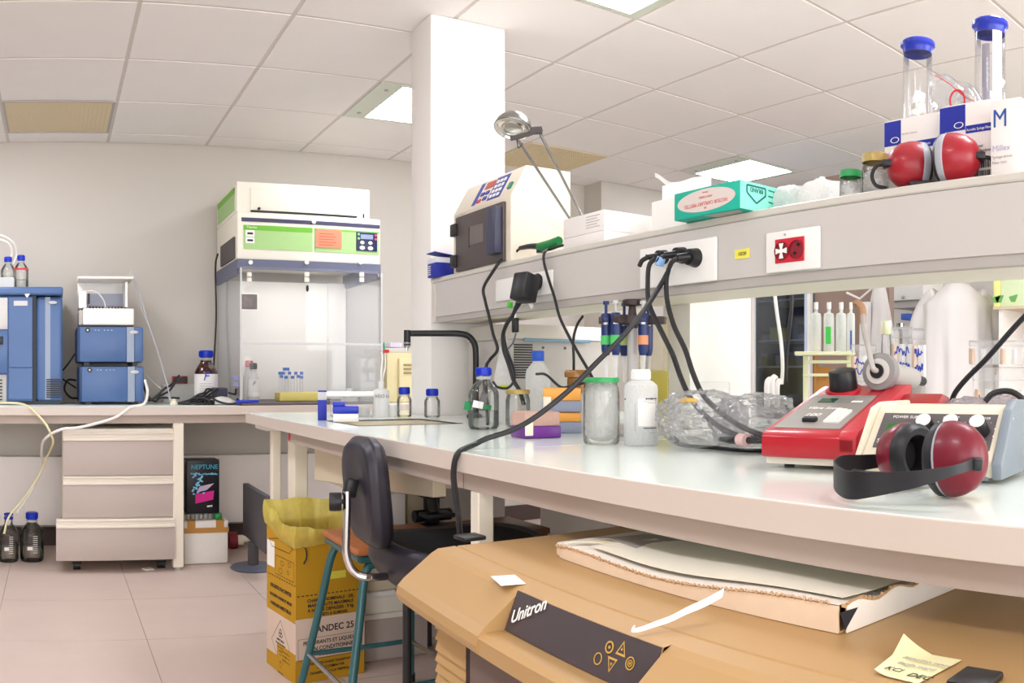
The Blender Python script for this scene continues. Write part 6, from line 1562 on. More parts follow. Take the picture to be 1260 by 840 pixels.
cable([px3(641, 372, x=XS-.055), px3(633, 384, x=XS-.06), px3(621, 402, x=XS-.062), px3(622, 425, x=XS-.06), px3(631, 450, r=2.72), px3(633, 466, r=2.7), px3(625, 477, r=2.7), px3(612, 476, r=2.7), px3(607, 470, r=2.75)], .0045, 'thin black cable looping from the adapter round the spray bottle')
cable([px3(634, 374, x=XS-.06), px3(634, 392, x=XS-.06)], .003, 'short white lead between the adapter and its inline box', m_white)
cable([px3(635, 410, x=XS-.06), px3(631, 422, x=XS-.055), px3(624, 432, r=2.8), px3(626, 450, r=2.75), px3(632, 470, r=2.75)], .0028, 'thin grey lead below the inline box of the adapter', mat('lead_grey', '#5f6b7a', .5))
cable([px3(679, 306, x=1.47), px3(671, 309, x=1.415), px3(669, 320, x=1.405), px3(674, 340, x=1.405), px3(682, 365, x=1.405), px3(688, 388, x=1.40), px3(698, 410, r=2.45), px3(712, 435, r=2.4), px3(727, 461, r=2.35), px3(740, 490, r=2.3)], .0045, 'black cable from the green connector down across the shelf front')
cable([px3(717, 389, r=2.5), px3(710, 400, r=2.47), px3(705.5, 418, r=2.46), px3(706, 440, r=2.46), px3(706, 456, r=2.47)], .004, 'short black lead rising from the amber cap')
cable([px3(806, 318, x=1.375), px3(799, 326, x=1.36), px3(797, 345, x=1.35), px3(799, 375, x=1.33), px3(815, 410, x=1.33), px3(828, 437, x=1.32), px3(838, 465, x=1.32), px3(850, 490, x=1.30), px3(872, 515, x=1.27), px3(900, 533, x=1.24), px3(925, 539, x=1.24), px3(942, 541, x=1.24)], .0062, 'outer black cable from the middle sockets to the red instrument')
cable([px3(823, 330, x=1.375), px3(820, 345, x=1.36), px3(821, 370, x=1.35), px3(829, 400, x=1.34), px3(843, 430, x=1.33), px3(853, 460, x=1.32), px3(866, 487, x=1.31), px3(890, 510, x=1.28), px3(915, 526, x=1.25), px3(942, 537, x=1.24)], .0062, 'inner black cable from the middle sockets to the red instrument')
cable([px3(822, 334, x=1.37), px3(812, 352, x=1.34), px3(790, 385, x=1.26), px3(765, 415, x=1.19), px3(735, 445, x=1.12), px3(700, 480, x=1.05), px3(660, 512, x=.985), px3(630, 529, x=.94), px3(600, 540, x=.89)+Vector((0, 0, .002)), px3(583, 547, x=.855), px3(573, 551, x=.822), px3(565, 556, x=.795), px3(560, 566, x=.786), px3(558, 585, x=.784), px3(560, 605, x=.784), px3(564, 635, x=.784), px3(566, 658, x=.79)], .0062, 'long black cable swooping from the sockets over the bench edge to the incubator', n=8)
cable([px3(826, 536, r=1.9), px3(834, 542, r=1.88), px3(832, 545, r=1.86), px3(850, 548.5, r=1.82), fl(880, 553, ZB)+Vector((0, 0, .004)), fl(910, 556, ZB)+Vector((0, 0, .004)), fl(942, 557, ZB)+Vector((0, 0, .004))], .004, 'thin black cable lying on the bench left of the red instrument')
cable([px3(660, 460, r=2.6), px3(672, 461, r=2.5), px3(690, 476, r=2.45), px3(705, 474, r=2.4), px3(722, 470, r=2.36)], .004, 'short black lead crossing behind the orange tip boxes')
t = thing('cord_connector', 'black inline cord connector wrapped in pink tape beside the red instrument', 'connector', fl(915, 549, ZB))
MB().tube([px3(887, 540, x=1.24), px3(900, 541, x=1.23), px3(915, 541, x=1.22), px3(938, 543, x=1.21)], lambda k: .0045+.004*math.sin(PI*k), seg=10).build('connector_body', m_black, t)
MB().tube([px3(910, 540.5, x=1.217), px3(919, 541.5, x=1.213)], .0125, smooth=False, seg=14).build('pink_tape', mat('tape_pink', '#e0bdb8', .6), t)
cable([px3(1330, 352, r=1.62), px3(1298, 356, r=1.62), px3(1270, 380, r=1.62), px3(1245, 406, r=1.64), px3(1215, 440, r=1.66), px3(1190, 465, r=1.68), px3(1176, 482, r=1.69), px3(1170, 496, r=1.70)], .0055, 'black cable slanting down from the right photo edge to the bench')
cable([px3(1212, 494, r=1.5), px3(1222, 484, r=1.5), px3(1240, 481, r=1.5), px3(1254, 487, r=1.5), px3(1264, 500, r=1.5)], .0055, 'black cable loop standing up behind the cream power supply')
p0, p1 = px3(1128, 475, r=1.9), px3(1150, 474, r=1.9)
t = tag(MB().cyl(pr(1127, 1.78).to_3d()+Vector((0, 0, ZB+.030)), pr(1152, 1.80).to_3d()+Vector((0, 0, ZB+.032)), .0075, .0075, 12).build('black_pen', m_black), 'black pen lying on a blue cap behind the red instrument', 'pen')
bc = pr(1150, 1.82)
t = thing('blue_dish', 'bright blue plastic cap lying behind the red instrument under the black pen', 'cap', (bc.x, bc.y, ZB))
MB().lathe([(0, .0), (.03, 0), (.031, .012), (.024, .022), (0, .022)]).build('cap_body', m_blue, t, world=False)
pk2 = pr(1205, 1.55)
m_pinkf = clear('pink_film', '#f6eef8', .05, .9, .12, .25, .94)
bag((pk2.x+.05, pk2.y+.0), (.06, .11, .055), 37, 'pinkish crumpled plastic bag lying behind the cream power supply', rz=.05, m=m_pinkf)
# ================================================================== brown incubator shaker under the island bench
K = .74
def U(x, y, h): return Vector((x*K, y*K, HC-h*K))      # h = drop below the eye before scaling
m_tan = mat('incubator_tan', '#b48f5e', .42, noise=.03, scale=5, bump=.08, bscale=260)
m_tan2 = mat('incubator_tan_rim', '#ab8050', .35, noise=.03)
m_brn = mat('incubator_brown', '#6d5a52', .5, noise=.04)
m_prn = mat('front_charcoal', '#4b4144', .4, noise=.05)
yA, yB = 1.742, .455                                     # left and right ends
t = thing('shaker_incubator', 'large tan shaking incubator with dark control panel under the near bench', 'incubator', (1.15*K, 1.1*K, 0))
TOP = .39
def bow(y): k = (y-yB)/(yA-yB); return .022*math.sin(PI*max(0, min(1, k)))
# shell: side profile swept along y with a slight bow
prof = [(1.62, TOP), (.893, TOP), (.889, TOP+.003), (.885, TOP), (.842, TOP+.002), (.826, TOP+.010), (.757, TOP+.060), (.742, TOP+.075), (.738, TOP+.092), (.744, TOP+.108), (.760, TOP+.118), (1.62, TOP+.118)]
PY0, PY1 = 1.336, .930                                   # panel notch between these
def section(y, notch=False):
    out = []
    for x, h in prof:
        b = bow(y)*(1 if x < .95 else 0)
        out.append((x-b, h))
    if notch:
        b = bow(y)
        out[4:9] = [(.842-b, TOP+.002), (.828-b, TOP+.003), (.800-b, TOP+.072), (.756-b, TOP+.072), (.742-b, TOP+.078)]
    return out
ys = [yA, yA-.004]+[yA-.004-(yA-.004-PY0)*k/6 for k in range(1, 7)]
yl = [yB, yB+.004]+[yB+.004+(PY1-yB-.004)*k/5 for k in range(1, 6)]
def shell(ys_, notch):
    b = bmesh.new(); rows = []
    for y in ys_: rows.append([b.verts.new(U(x, y, h)) for x, h in section(y, notch)])
    n = len(rows[0])
    for A, B in zip(rows, rows[1:]):
        for i in range(n): b.faces.new((A[i], A[(i+1) % n], B[(i+1) % n], B[i]))
    if not notch: b.faces.new(rows[0][::-1]); b.faces.new(rows[-1])
    m = MB(); m._merge(b); return m
s1 = shell(ys, False); s2 = shell([PY1-(PY1-PY0)*k/6 for k in range(7)], True); s3 = shell(yl, False)
for q in (s2, s3):
    me = bpy.data.meshes.new('tmp'); q.bm.to_mesh(me); s1.bm.from_mesh(me); bpy.data.meshes.remove(me)
s1.build('top_shell', m_tan, t, smooth=False)
# charcoal control panel
pnl = MB()
def P_(y, w, o=.0012):   # w 0 bottom .. 1 top on the recessed face
    b = bow(y); x = .800+(.828-.800)*w-b; h = TOP+.072+(.003-.072)*w
    n_ = Vector((-.069, 0, .028)).normalized()
    return U(x, y, h)+n_*o
g = lambda u, v: P_(PY0-.001+(PY1-PY0+.003)*u, v*.985+.005)
cp = MB().grid(g, 10, 1, .001).build('control_panel', m_prn, t)
uu = (P_(1.1, 1)-P_(1.1, 0)).normalized()
org = lambda u, w: P_(PY0+(PY1-PY0)*u, w, .0028)
def frame_at(u):
    e_ = (org(u+.03, .5)-org(u-.03, .5)).normalized(); return e_, e_.cross(uu)
ee, nn = frame_at(.8)
e1 = (org(.42, .5)-org(.05, .5)).normalized()
text('Unitron', .0235, m_paper, cp, org(.045, .20)+e1.cross(uu)*.0026, e1*.88+uu*.47, uu*.88-e1*.47, 'lettering', shear=.40, ext=.0003, sx=1.02, bold=.012)
m_gold2 = mat('gold_print', '#c9a04a', .5)
def ringp(u, w, r0, r1, nm):
    c_ = org(u, w)
    M = WM[cp.name].inverted() @ (lambda Mm: (setattr(Mm, 'translation', c_), Mm)[1])(Matrix((ee, uu, nn)).transposed().to_4x4())
    MB().lathe([(r0, 0), (r1, 0), (r1, .0006), (r0, .0006)], M=M, cap=False, seg=24).build(nm, m_gold2, cp, world=False)
def trip(u, w, up, s_=.013):
    c_ = org(u, w); q = 1 if up else -1
    a = [c_+uu*q*s_, c_-uu*q*s_*.8-ee*s_*.95, c_-uu*q*s_*.8+ee*s_*.95]; i_ = [c_+(p-c_)*.68 for p in a]
    MB().poly(a+i_, [(0, 1, 4, 3), (1, 2, 5, 4), (2, 0, 3, 5)]).build('key_triangle', m_gold2, cp)
    MB().poly([c_+(p-c_)*.22 for p in a], [(0, 1, 2)]).build('key_mark', m_gold2, cp)
ringp(.73, .64, .0052, .0070, 'key_ring'); ringp(.73, .64, 0, .0018, 'key_mark'); ringp(.685, .34, .0057, .0070, 'key_ring')
ringp(.865, .50, .0059, .0073, 'key_ring'); ringp(.865, .50, .0028, .0038, 'key_ring'); ringp(.865, .50, 0, .0014, 'key_mark')
trip(.80, .70, True, .0092); trip(.765, .34, False, .0092)
# lower body
body = MB()
body.box(.775*K, 1.6*K, .60*K, 1.606*K, .06, HC-(TOP+.1)*K)
body.build('cabinet', m_tan2, t, smooth=False)
dr = MB().box(.762*K, .775*K, .66*K, 1.440*K, .075, HC-(TOP+.125)*K, .003).build('front_door', m_brn, t)
MB().box(.768*K, .7752*K, 1.440*K, 1.465*K, .075, HC-(TOP+.115)*K).build('door_gap_shade', mat('gap_shade', '#2c1c18', .7), t)  # dark strip painted in for the shade of the gap beside the door
for k in range(22):
    zc = HC-(TOP+.128)*K-.0165*k
    MB().prism([(.768, -.0065), (.7745, .0065), (.776, .0065), (.776, -.0065)], lambda u, v, w: Vector((u*K, w, zc+v)), 1.468*K, 1.604*K).build('louvre_slat', m_tan, t)
for (a_, b_) in ((.82, .66), (.82, 1.54), (1.54, .66), (1.54, 1.54)): MB().cyl((a_*K, b_*K, 0), (a_*K, b_*K, .062), .022, seg=14).build('caster', m_black, t)
# lid line hinges, sticker and right latch
for nm, px, py in (('lid_hinge', 578, 663.5), ('lid_latch', 1200, 841)):
    p = fl(px, py, HC-TOP*K)
    MB().boxc((p.x, p.y, p.z+.004), (.046, .040, .008), (0, 0, .05), .003).build(nm, m_black, t)
p = fl(625, 714, HC-TOP*K)
MB().boxc((p.x, p.y, p.z+.0006), (.036, .054, .0008), (0, 0, -.25)).build('white_sticker', m_paper, t)
# ------------------------------------------------------------------ torn cardboard mailer on the incubator
ztop = HC-TOP*K+.0008
mx0, mx1, my0, my1 = 1.022*K, 1.36*K, .778*K, 1.585*K
m_cb = mat('mailer_white', '#f4ece2', .85, noise=.05, scale=25); m_cbk = mat('cardboard_brown', '#c29c72', .85, noise=.1, scale=60)
t = thing('cardboard_mailer', 'flat white cardboard mailer with torn perforated edge lying on the incubator', 'box', ((mx0+mx1)/2, (my0+my1)/2, ztop))
random.seed(4)
hm = .031
def topf(u, v):
    y = my1-(my1-my0)*u; x = mx0-.012*math.sin(PI*u)+(mx1-mx0)*v
    z = ztop+hm*(.52+.48*u*u)*(1-.16*math.sin(PI*v))+.004*math.sin(9*u+4*v)
    if u < .12: x += .03*(1-u/.12)**2*(1-v); z = ztop+.012+(z-ztop-.012)*(u/.12)
    return Vector((x, y, z))
MB().grid(topf, 40, 8, .0008).build('top_sheet', m_cb, t, angle=60)
MB().grid(lambda u, v: (lambda a: Vector((a.x, a.y, ztop+(a.z-ztop-.002)*v)))(topf(u, 0)), 40, 1, .002).build('front_wall', mat('mailer_side', '#ead0b4', .85, noise=.06, scale=40), t)
MB().box(mx0, mx1, my0, my1-.04, ztop, ztop+.002).build('bottom_sheet', m_cbk, t)
rg = MB(); 
for k in range(70):
    u = .06+.93*k/70; p = topf(u, 0); rg.boxc((p.x-.001, p.y, p.z+.0005*(k % 2)), (.003, .004+.002*random.random(), .002+.0015*random.random()), (random.random(), random.random(), random.random()))
rg.build('torn_edge', m_cbk, t, kind='stuff')
# open folded right end
e0, e1 = Vector((mx0, my0, ztop)), Vector((mx1, my0+.005, ztop))
def endf(u, v): return Vector((mx0+.008+(mx1-mx0)*u, my0-.004-.004*u, ztop+(hm*(.95-.1*u)+.004*math.sin(20*u))*v))
MB().grid(endf, 24, 2, .002).build('end_flap', m_cb, t)
MB().poly([(mx0+.004, my0-.0065, ztop+.004), (mx0+.028, my0-.0068, ztop+hm*.80), (mx0-.006, my0-.0068, ztop+hm*.84)], [(0, 1, 2)]).build('opening_shade', mat('hollow_shade', '#2c2a30', .9), t)  # flat dark triangle painted in for the shade inside the open end
r_ = MB()
for k in range(30):
    u = k/30; p = endf(u, 1); r_.boxc((p.x, p.y, p.z), (.012, .003, .004), (0, random.uniform(-.4, .4), 0))
r_.build('torn_end', m_cbk, t, kind='stuff')
MB().grid(lambda u, v: topf(.08+.26*u, .32+.4*v)+Vector((0, 0, .004+.020*u*(1-u)*4*.3)), 10, 4, .001).build('grey_insert', mat('insert_grey', '#b0a69e', .7), t)
def strip(u, v): return topf(.10+.16*u, .02+.12*v+.5*u)+Vector((0, 0, .005+.002*math.sin(6*u)))
MB().grid(strip, 10, 3, .001).build('tape_strip', mat('cream_tape', '#efe6c2', .6), t)
def sh2(u, v): return topf(.18+.80*u, .10+.86*v)+Vector((0, 0, .0055+.0015*math.sin(5*u+2*v)+.003*(v*(1-v))*4))
MB().grid(sh2, 20, 8, .0006).build('kraft_sheet', mat('kraft_cream', '#f6efdd', .85, noise=.05), t, angle=60)
# white ribbon strip hanging from the mailer
pts_ = [fl(890, 731, ztop+.030), fl(868, 743, ztop+.024), fl(845, 753, ztop+.018), fl(825, 763, ztop+.011), fl(805, 770, ztop+.007), fl(788, 776, ztop+.004), fl(778, 777, ztop+.006), fl(781, 773, ztop+.011)]
P__ = catmull(pts_, 6)
def rb(u, v):
    i = min(int(u*(len(P__)-1)), len(P__)-2); k = u*(len(P__)-1)-i; p = P__[i].lerp(P__[i+1], k); w_ = .0095*(1-u*.72)
    return p+Vector((w_*(v-.5)*1.1, w_*(v-.5)*.8, w_*(v-.5)*.8+.002))
tag(MB().grid(rb, 36, 3, .0008).build('paper_ribbon', m_paper), 'twisted white paper strip pulled from the mailer across the incubator panel', 'strip')
# memo note
p0 = fl(1130, 822, ztop); 
t = thing('memo_note', 'pale yellow handwritten note with lifted corner on the incubator at the bottom right', 'note', (p0.x, p0.y, ztop))
c = [fl(1076, 829, ztop), fl(1129, 842, ztop), fl(1183, 813, ztop), fl(1112, 800, ztop)]
def nf(u, v):
    p = c[0].lerp(c[1], u).lerp(c[3].lerp(c[2], u), v); q = max(0, v-.6)*max(0, .5-u); w = max(0, .35-u)
    p.z = ztop+.0012+.065*q+.03*w*w; return p
MB().grid(nf, 12, 12, .0006).build('note_sheet', mat('note_yellow', '#e8e2b0', .8, noise=.03), t, angle=60)
ru = (c[1]-c[0]).normalized(); uu_ = (c[3]-c[0]).normalized()
rr2 = (c[1]-c[0]); ur2 = (c[3]-c[0])
for s_, u, v, sz in (('KCl', .12, .12, .012), ('DEC', .62, .12, .013), ('Attention capot', .18, .62, .0085), ('fragile merci', .2, .42, .0085)):
    text(s_, sz, m_ink if v < .2 else m_grey, t, nf(u, v)+Vector((0, 0, .0012)), rr2, ur2, 'handwriting', shear=.2)

# ================================================================== store under the bench
t = thing('low_trolley', 'low dark topped table under the island bench behind the stool', 'table', (1.4, 2.81, 0))
zt = .462
MB().box(1.07, 1.75, 2.66, 2.97, zt-.022, zt, .003).build('table_top', mat('brown_board', '#7a4f35', .5, noise=.2, scale=20), t)
for (a_, b_) in ((1.38, 2.68), (1.73, 2.68), (1.38, 2.95), (1.73, 2.95)): MB().box(a_-.013, a_+.013, b_-.013, b_+.013, 0, zt-.022).build('leg', m_darkgrey, t)
tag(rebase(MB().box(1.09, 1.245, 2.85, 2.96, zt+.0005, zt+.14, .003).build('white_carton', m_ct), (1.17, 2.9, zt)), 'white carton on the low table behind the black chair', 'box')
tag(rebase(MB().box(1.265, 1.40, 2.88, 2.96, zt+.0005, zt+.16, .003).build('cream_carton', m_beige), (1.33, 2.92, zt)), 'cream carton behind the microscope on the low table', 'box')
tag(rebase(MB().boxc((1.20, 2.75, zt+.012), (.12, .08, .02), (0, 0, .3), .002).build('paper_stack', m_paper), (1.2, 2.75, zt+.002)), 'small stack of papers lying on the low table under the bench', 'papers')
mx, my = ay(536, 2.76), 2.76
t = thing('microscope', 'black microscope standing on the low table under the bench', 'microscope', (mx, my, zt))
MB().box(mx-.06, mx+.07, my-.075, my+.075, zt+.0005, zt+.03, .008).build('base', m_black, t)
MB().box(mx-.02, mx+.03, my+.02, my+.07, zt+.03, zt+.13, .01).build('arm', m_black, t)
MB().box(mx-.06, mx+.05, my-.06, my+.02, zt+.065, zt+.08, .003).build('stage', m_black, t)
MB().cyl((mx-.02, my-.03, zt+.082), (mx-.02, my-.01, zt+.14), .018, seg=16).build('objective', m_black, t)
MB().box(mx-.05, mx+.03, my-.03, my+.06, zt+.13, zt+.165, .008).build('head', m_black, t)
for q_ in (-.02, .02): MB().cyl((mx-.02+q_, my-.02, zt+.15), (mx-.03+q_, my-.075, zt+.185), .012, seg=14).build('eyepiece', m_black, t)
MB().cyl((mx+.03, my+.045, zt+.06), (mx+.08, my+.045, zt+.06), .022, seg=18).build('focus_knob', m_black, t)
MB().cyl((mx-.065, my+.045, zt+.06), (mx-.02, my+.045, zt+.06), .022, seg=18).build('focus_knob', m_black, t)
# pale appliance and storage boxes lower down
for k, (x0, x1, y0, y1, z0_, z1_, lb_) in enumerate(((1.09, 1.34, 2.86, 2.99, 0, .17, 'pale storage box at the bottom of the stack on the floor under the bench'), (1.09, 1.34, 2.86, 2.99, .1705, .25, 'cream storage box in the middle of the stack under the bench'), (1.10, 1.32, 2.87, 2.985, .2505, .36, 'beige carton on top of the floor stack under the bench'))):
    t = thing('storage_box', lb_, 'box', ((x0+x1)/2, (y0+y1)/2, z0_), 0, 'storage boxes under the bench')
    MB().box(x0, x1, y0, y1, z0_+.0005, z1_-.02, .004).build('box_body', (m_draw, m_hood, m_beige)[k], t)
    MB().box(x0-.004, x1+.004, y0-.004, y1+.004, z1_-.0195, z1_, .003).build('lid', (m_hood, m_white, m_beige)[k], t)
t = thing('freezer_cabinet', 'white cabinet standing under the far side of the island bench', 'cabinet', (2.0, 2.6, 0))
MB().box(1.86, 2.17, 1.85, 2.9, .03, .79, .006).build('cabinet_body', m_white, t)
for k in range(2):
    d_ = MB().box(1.846, 1.858, 1.87+.52*k, 2.36+.52*k, .06, .77, .003).build('door', m_white, t)
    MB().box(1.832, 1.846, 2.33+.06*k, 2.345+.06*k, .5, .62, .003).build('handle', m_grey, d_)
MB().box(1.9, 2.15, 1.9, 2.85, 0, .03).build('plinth', m_darkgrey, t)
t = thing('dark_crate', 'dark grey crate on the floor behind the incubator under the bench', 'crate', (1.7, 1.6, 0))
MB().box(1.45, 1.95, 1.0, 1.8, .001, .62, .01).build('crate_body', m_darkgrey, t)
MB().box(1.44, 1.96, .99, 1.81, .621, .65, .006).build('lid', m_black, t)
# ================================================================== seen under the shelf: the far side of the lab
m_bw = mat('partition_mauve', '#9a8378', .6, noise=.05, scale=4)
XF = 3.95
ya, yb = ax(996.5, XF), ax(1094, XF)
# glass door fridge
XG = 3.9
g0, g1 = ax(902, XG), ax(996, XG)
t = thing('glass_fridge', 'tall glass door laboratory fridge seen under the shelf beside the post', 'fridge', (XG+.3, (g0+g1)/2, 0), RZ)
W_ = g0-g1
lx = lambda px: g0-ax(px, XG)
def fb(mb, u0, u1, v0, v1, z0_, z1_, bev=0): return mb.box(u0-W_/2, u1-W_/2, v0-.3, v1-.3, z0_, z1_, bev)
m_dk = mat('fridge_dark', '#59636f', .5, noise=.2, scale=6)
c = MB(); fb(c, 0, W_, .52, .56, .02, 1.98); fb(c, 0, .02, .04, .52, .02, 1.98); fb(c, W_-.02, W_, .04, .52, .02, 1.98); fb(c, .02, W_-.02, .04, .52, 1.96, 1.98); fb(c, .02, W_-.02, .04, .52, .02, .1)
c.build('cabinet', m_dk, t, world=False, smooth=False)
for k, (a_, b_, m_) in enumerate(((902, 904, m_white), (912.5, 916.5, m_white), (918, 922, m_silver), (923.5, 928, m_white), (989.5, 993, mat('pale_blue_trim', '#c3d3ea', .4)), (993, 996.5, m_white))):
    fb(MB(), lx(a_), lx(b_), .0, .03, .02, 1.98, .002).build('door_frame', m_, t, world=False)
fb(MB(), lx(904), lx(912.5), .015, .021, .05, 1.95).build('glass_pane', clear('fridge_glass', '#b9c9d8', .5, .8, .05, 0, .6), t, world=False)
fb(MB(), lx(928), lx(989.5), .015, .021, .05, 1.95).build('glass_door', clear('fridge_glass', '#b9c9d8', .5, .8, .05, 0, .6), t, world=False)
for z_ in (.8, 1.09, 1.25, 1.5): fb(MB(), .02, W_-.02, .06, .5, z_-.008, z_, 0).build('shelf', m_silver, t, world=False)
random.seed(12)
cols = ['#20242c', '#5a4a3a', '#7c8794', '#a8a08c', '#2f4a6a', '#c9c24a', '#3a3a40']
for z_ in (1.09, 1.25):
    u = .06
    while u < W_-.1:
        w_ = random.uniform(.03, .07); h_ = random.uniform(.04, .11)
        fb(MB(), u, u+w_, .15, .25, z_+.0005, z_+h_, .004).build('stored_pack', mat('pack'+random.choice(cols), random.choice(cols), .6), t, world=False); u += w_+random.uniform(.0, .02)
tag(rebase(MB().box(XF, XF+.05, yb, ya-.01, 0, 2.2).build('partition_panel', m_bw), (XF, (ya+yb)/2, 0)), 'mauve brown partition panel behind the hanging lab coat', 'partition')
# wall coat hook and hanging coat
m_coat = mat('coat_white', '#dad6d4', .85, noise=.02, bump=.1, bscale=60)
cy = ax(1077, XF-.14)
t = thing('hanging_coat', 'white lab coat hanging on a wire hanger before the brown partition', 'coat', (XF-.1, cy, .55))
zt_ = zz(352, rr(XF-.1, cy))
def coatf(u, v):
    a = 2*PI*u; w_ = .035+.075*min(1, v*2.2)**.8+.02*v; d_ = .03+.035*min(1, v*2)
    f_ = 1+.16*math.sin(7*a+2*v)*min(1, v*2)+.1*math.sin(11*a)*v
    return Vector((XF-.10+d_*math.cos(a)*f_, cy+w_*math.sin(a)*f_, zt_-.98*v))
MB().grid(coatf, 64, 20, closeu=True).build('coat_body', m_coat, t, angle=80)
def slf(u, v):
    a = 2*PI*u; f_ = 1+.12*math.sin(5*a+3*v)
    return Vector((XF-.17+.028*math.cos(a)*f_, cy+.045+.030*math.sin(a)*f_+.01*v, zt_-.09-.55*v))
MB().grid(slf, 32, 14, closeu=True).build('sleeve', m_coat, t, angle=80)
hz_ = px3(1057, 367, x=XF-.1)
MB().tube([px3(1042, 360, x=XF-.1), px3(1058, 367.5, x=XF-.1), px3(1075, 353, x=XF-.1)], .007, smooth=False).build('hanger', m_white, t)
# far work area: cabinet, splashback, shelf
XQ = 5.3
q0, q1 = ax(1094, XQ), ax(1262, XQ)-.9
struct(MB().box(XQ+.3, XQ+.36, q1-.5, ax(1080, XQ+.3), 0, CEIL), 'trim_3', mat('far_wall', '#d8d2cb', .7, noise=.02))
def far_box(name, label, cat, px0, px1, py0, py1, d=.3, m=m_white, x=XQ, group=None):
    y0, y1 = ax(px0, x), ax(px1, x); r_ = rr(x, (y0+y1)/2)
    return tag(rebase(MB().box(x, x+d, y1, y0, zz(py1, r_), zz(py0, r_), .004).build(name, m), (x, (y0+y1)/2, zz(py1, r_))), label, cat, group)
t = thing('wall_cabinet', 'white wall cupboard beyond the hanging coat', 'cabinet', (XQ, ax(1115, XQ), 1.5))
y0, y1 = ax(1094.5, XQ), ax(1136, XQ); r_ = rr(XQ, (y0+y1)/2)
MB().box(XQ, XQ+.3, y1, y0, zz(369, r_), zz(340, r_), .003).build('cupboard_body', m_white, t)
MB().sphere((XQ-.01, ax(1112, XQ), zz(365.5, r_)), .014).build('knob', m_grey, t)
MB().box(XQ+.02, XQ+.3, y1-.0, y0, zz(378, r_), zz(369.5, r_), 0).build('light_rail', m_grey, t)
far_box('blue_switch', 'square blue wall switch on the far splashback', 'switch', 1108.5, 1117.5, 385.5, 393.5, .31, mat('switch_blue', '#3f63b8', .5), XQ)
t = thing('far_bench', 'white bench along the far wall behind the person', 'bench', (XQ, 2.2, 0))
MB().box(4.7, XQ+.295, .0, ax(1094, 4.7), .86, .9, .004).build('worktop', m_top, t)
MB().box(4.75, XQ+.295, .02, ax(1094, 4.7)-.02, 0, .859, .004).build('base_units', m_white, t)
tpx = ax(1101, 5.25)
t = thing('far_tap', 'chrome double tap on the far bench splashback', 'tap', (5.25, tpx, .9))
MB().cyl((5.25, tpx, .9), (5.25, tpx, zz(402, rr(5.25, tpx))), .03, .025, 14).build('tap_body', m_leg, t)
for k in (-.05, .05): MB().cyl((5.25, tpx+k, zz(404, rr(5.25, tpx))), (5.25, tpx+k, zz(398, rr(5.25, tpx))), .03, seg=12).build('tap_head', m_chrome, t)
MB().tube([(5.22, tpx-.06, zz(403, 6)), (5.18, tpx-.1, zz(410, 6)), (5.18, tpx-.1, .901)], .012).build('hose', m_darkgrey, t)
# boxes on a far shelf at the right
XR = 3.6
t = thing('far_shelf', 'pale wall shelf at the right beyond the person', 'shelf', (XR, ax(1243, XR), 1.28))
y0, y1 = ax(1222, XR), ax(1222, XR)-1.0; r_ = rr(XR, ax(1240, XR))
MB().box(XR, XR+.35, y1, y0, zz(380, r_), zz(376.5, r_)).build('shelf_board', m_beige, t)
MB().box(XR+.34, XR+.36, y1-.2, y0, .9, 1.9).build('back_board', m_white, t)
for b_ in (y1+.02, y0-.04): MB().box(XR+.02, XR+.3, b_, b_+.02, 0.0, zz(380, r_)).build('bracket', m_white, t)
def leaf_box(px0, px1, label, m):
    y0, y1 = ax(px0, XR+.02), ax(px1, XR+.02); zb_ = zz(376.5, r_)+.0005
    t = thing('printed_carton', label, 'box', (XR+.02, (y0+y1)/2, zb_))
    MB().box(XR+.02, XR+.28, y1, y0, zb_, zb_+.17, .002).build('carton', m, t)
    MB().box(XR+.018, XR+.0202, y1, y0, zb_+.125, zb_+.17).build('lilac_band', mat('band_lilac', '#d9c6ee', .7), t)
    for q_ in (.35, .8):
        yc = y0+(y1-y0)*q_
        MB().poly([(XR+.0185, yc+.022, zb_+.045), (XR+.0185, yc+.01, zb_+.02), (XR+.0185, yc-.012, zb_+.02), (XR+.0185, yc-.026, zb_+.055), (XR+.0185, yc, zb_+.05)], [(0, 1, 2, 3, 4)]).build('green_leaf_print', mat('leaf_green', '#6fae5c', .7), t)
leaf_box(1222.5, 1231, 'yellow end of a carton on the far shelf', mat('carton_yellow', '#f0ee96', .7))
leaf_box(1231.5, 1275, 'pale green printed carton with lilac band on the far shelf', mat('carton_pale_green', '#dcecc0', .7, noise=.1))
MB().box(XR+.30, XR+.34, y1, y0-.03, zz(416, r_), zz(411, r_)).build('wood_rail', mat('rail_wood', '#9a7a58', .6, noise=.15), t)
# ------------------------------------------------------------------ person in a white lab coat, back to the camera
PX_, PR_ = 1178, 4.2
pc = pr(PX_, PR_)
rgt = dirs(PX_)[0]; away = Vector((math.sin(th(PX_)), math.cos(th(PX_)), 0)); upv = Vector((0, 0, 1))
t = thing('person', 'person in a long white lab coat seen from behind, leaning over the far bench', 'person', (pc.x, pc.y, 0))
def W3(u, d, z): return Vector((pc.x, pc.y, 0))+rgt*u+away*d+upv*z
def skin(name, verts, edges, radii, m, root=0, sub=2):
    me = bpy.data.meshes.new(name); inv = WM[t.name].inverted()
    me.from_pydata([inv @ v for v in verts], edges, []); o = bpy.data.objects.new(name, me); COL.objects.link(o); o.parent = t
    md = o.modifiers.new('skin', 'SKIN'); md.use_smooth_shade = True
    for i, r in enumerate(radii):
        me.skin_vertices[0].data[i].radius = r if isinstance(r, tuple) else (r, r)
        me.skin_vertices[0].data[i].use_root = (i == root)
    s_ = o.modifiers.new('sub', 'SUBSURF'); s_.levels = sub; s_.render_levels = sub
    me.materials.append(m); WM[o.name] = WM[t.name].copy(); return o
m_skin = mat('skin', '#d8a88c', .55, noise=.04)
lean = .07
zN = zz(352, PR_)            # collar height
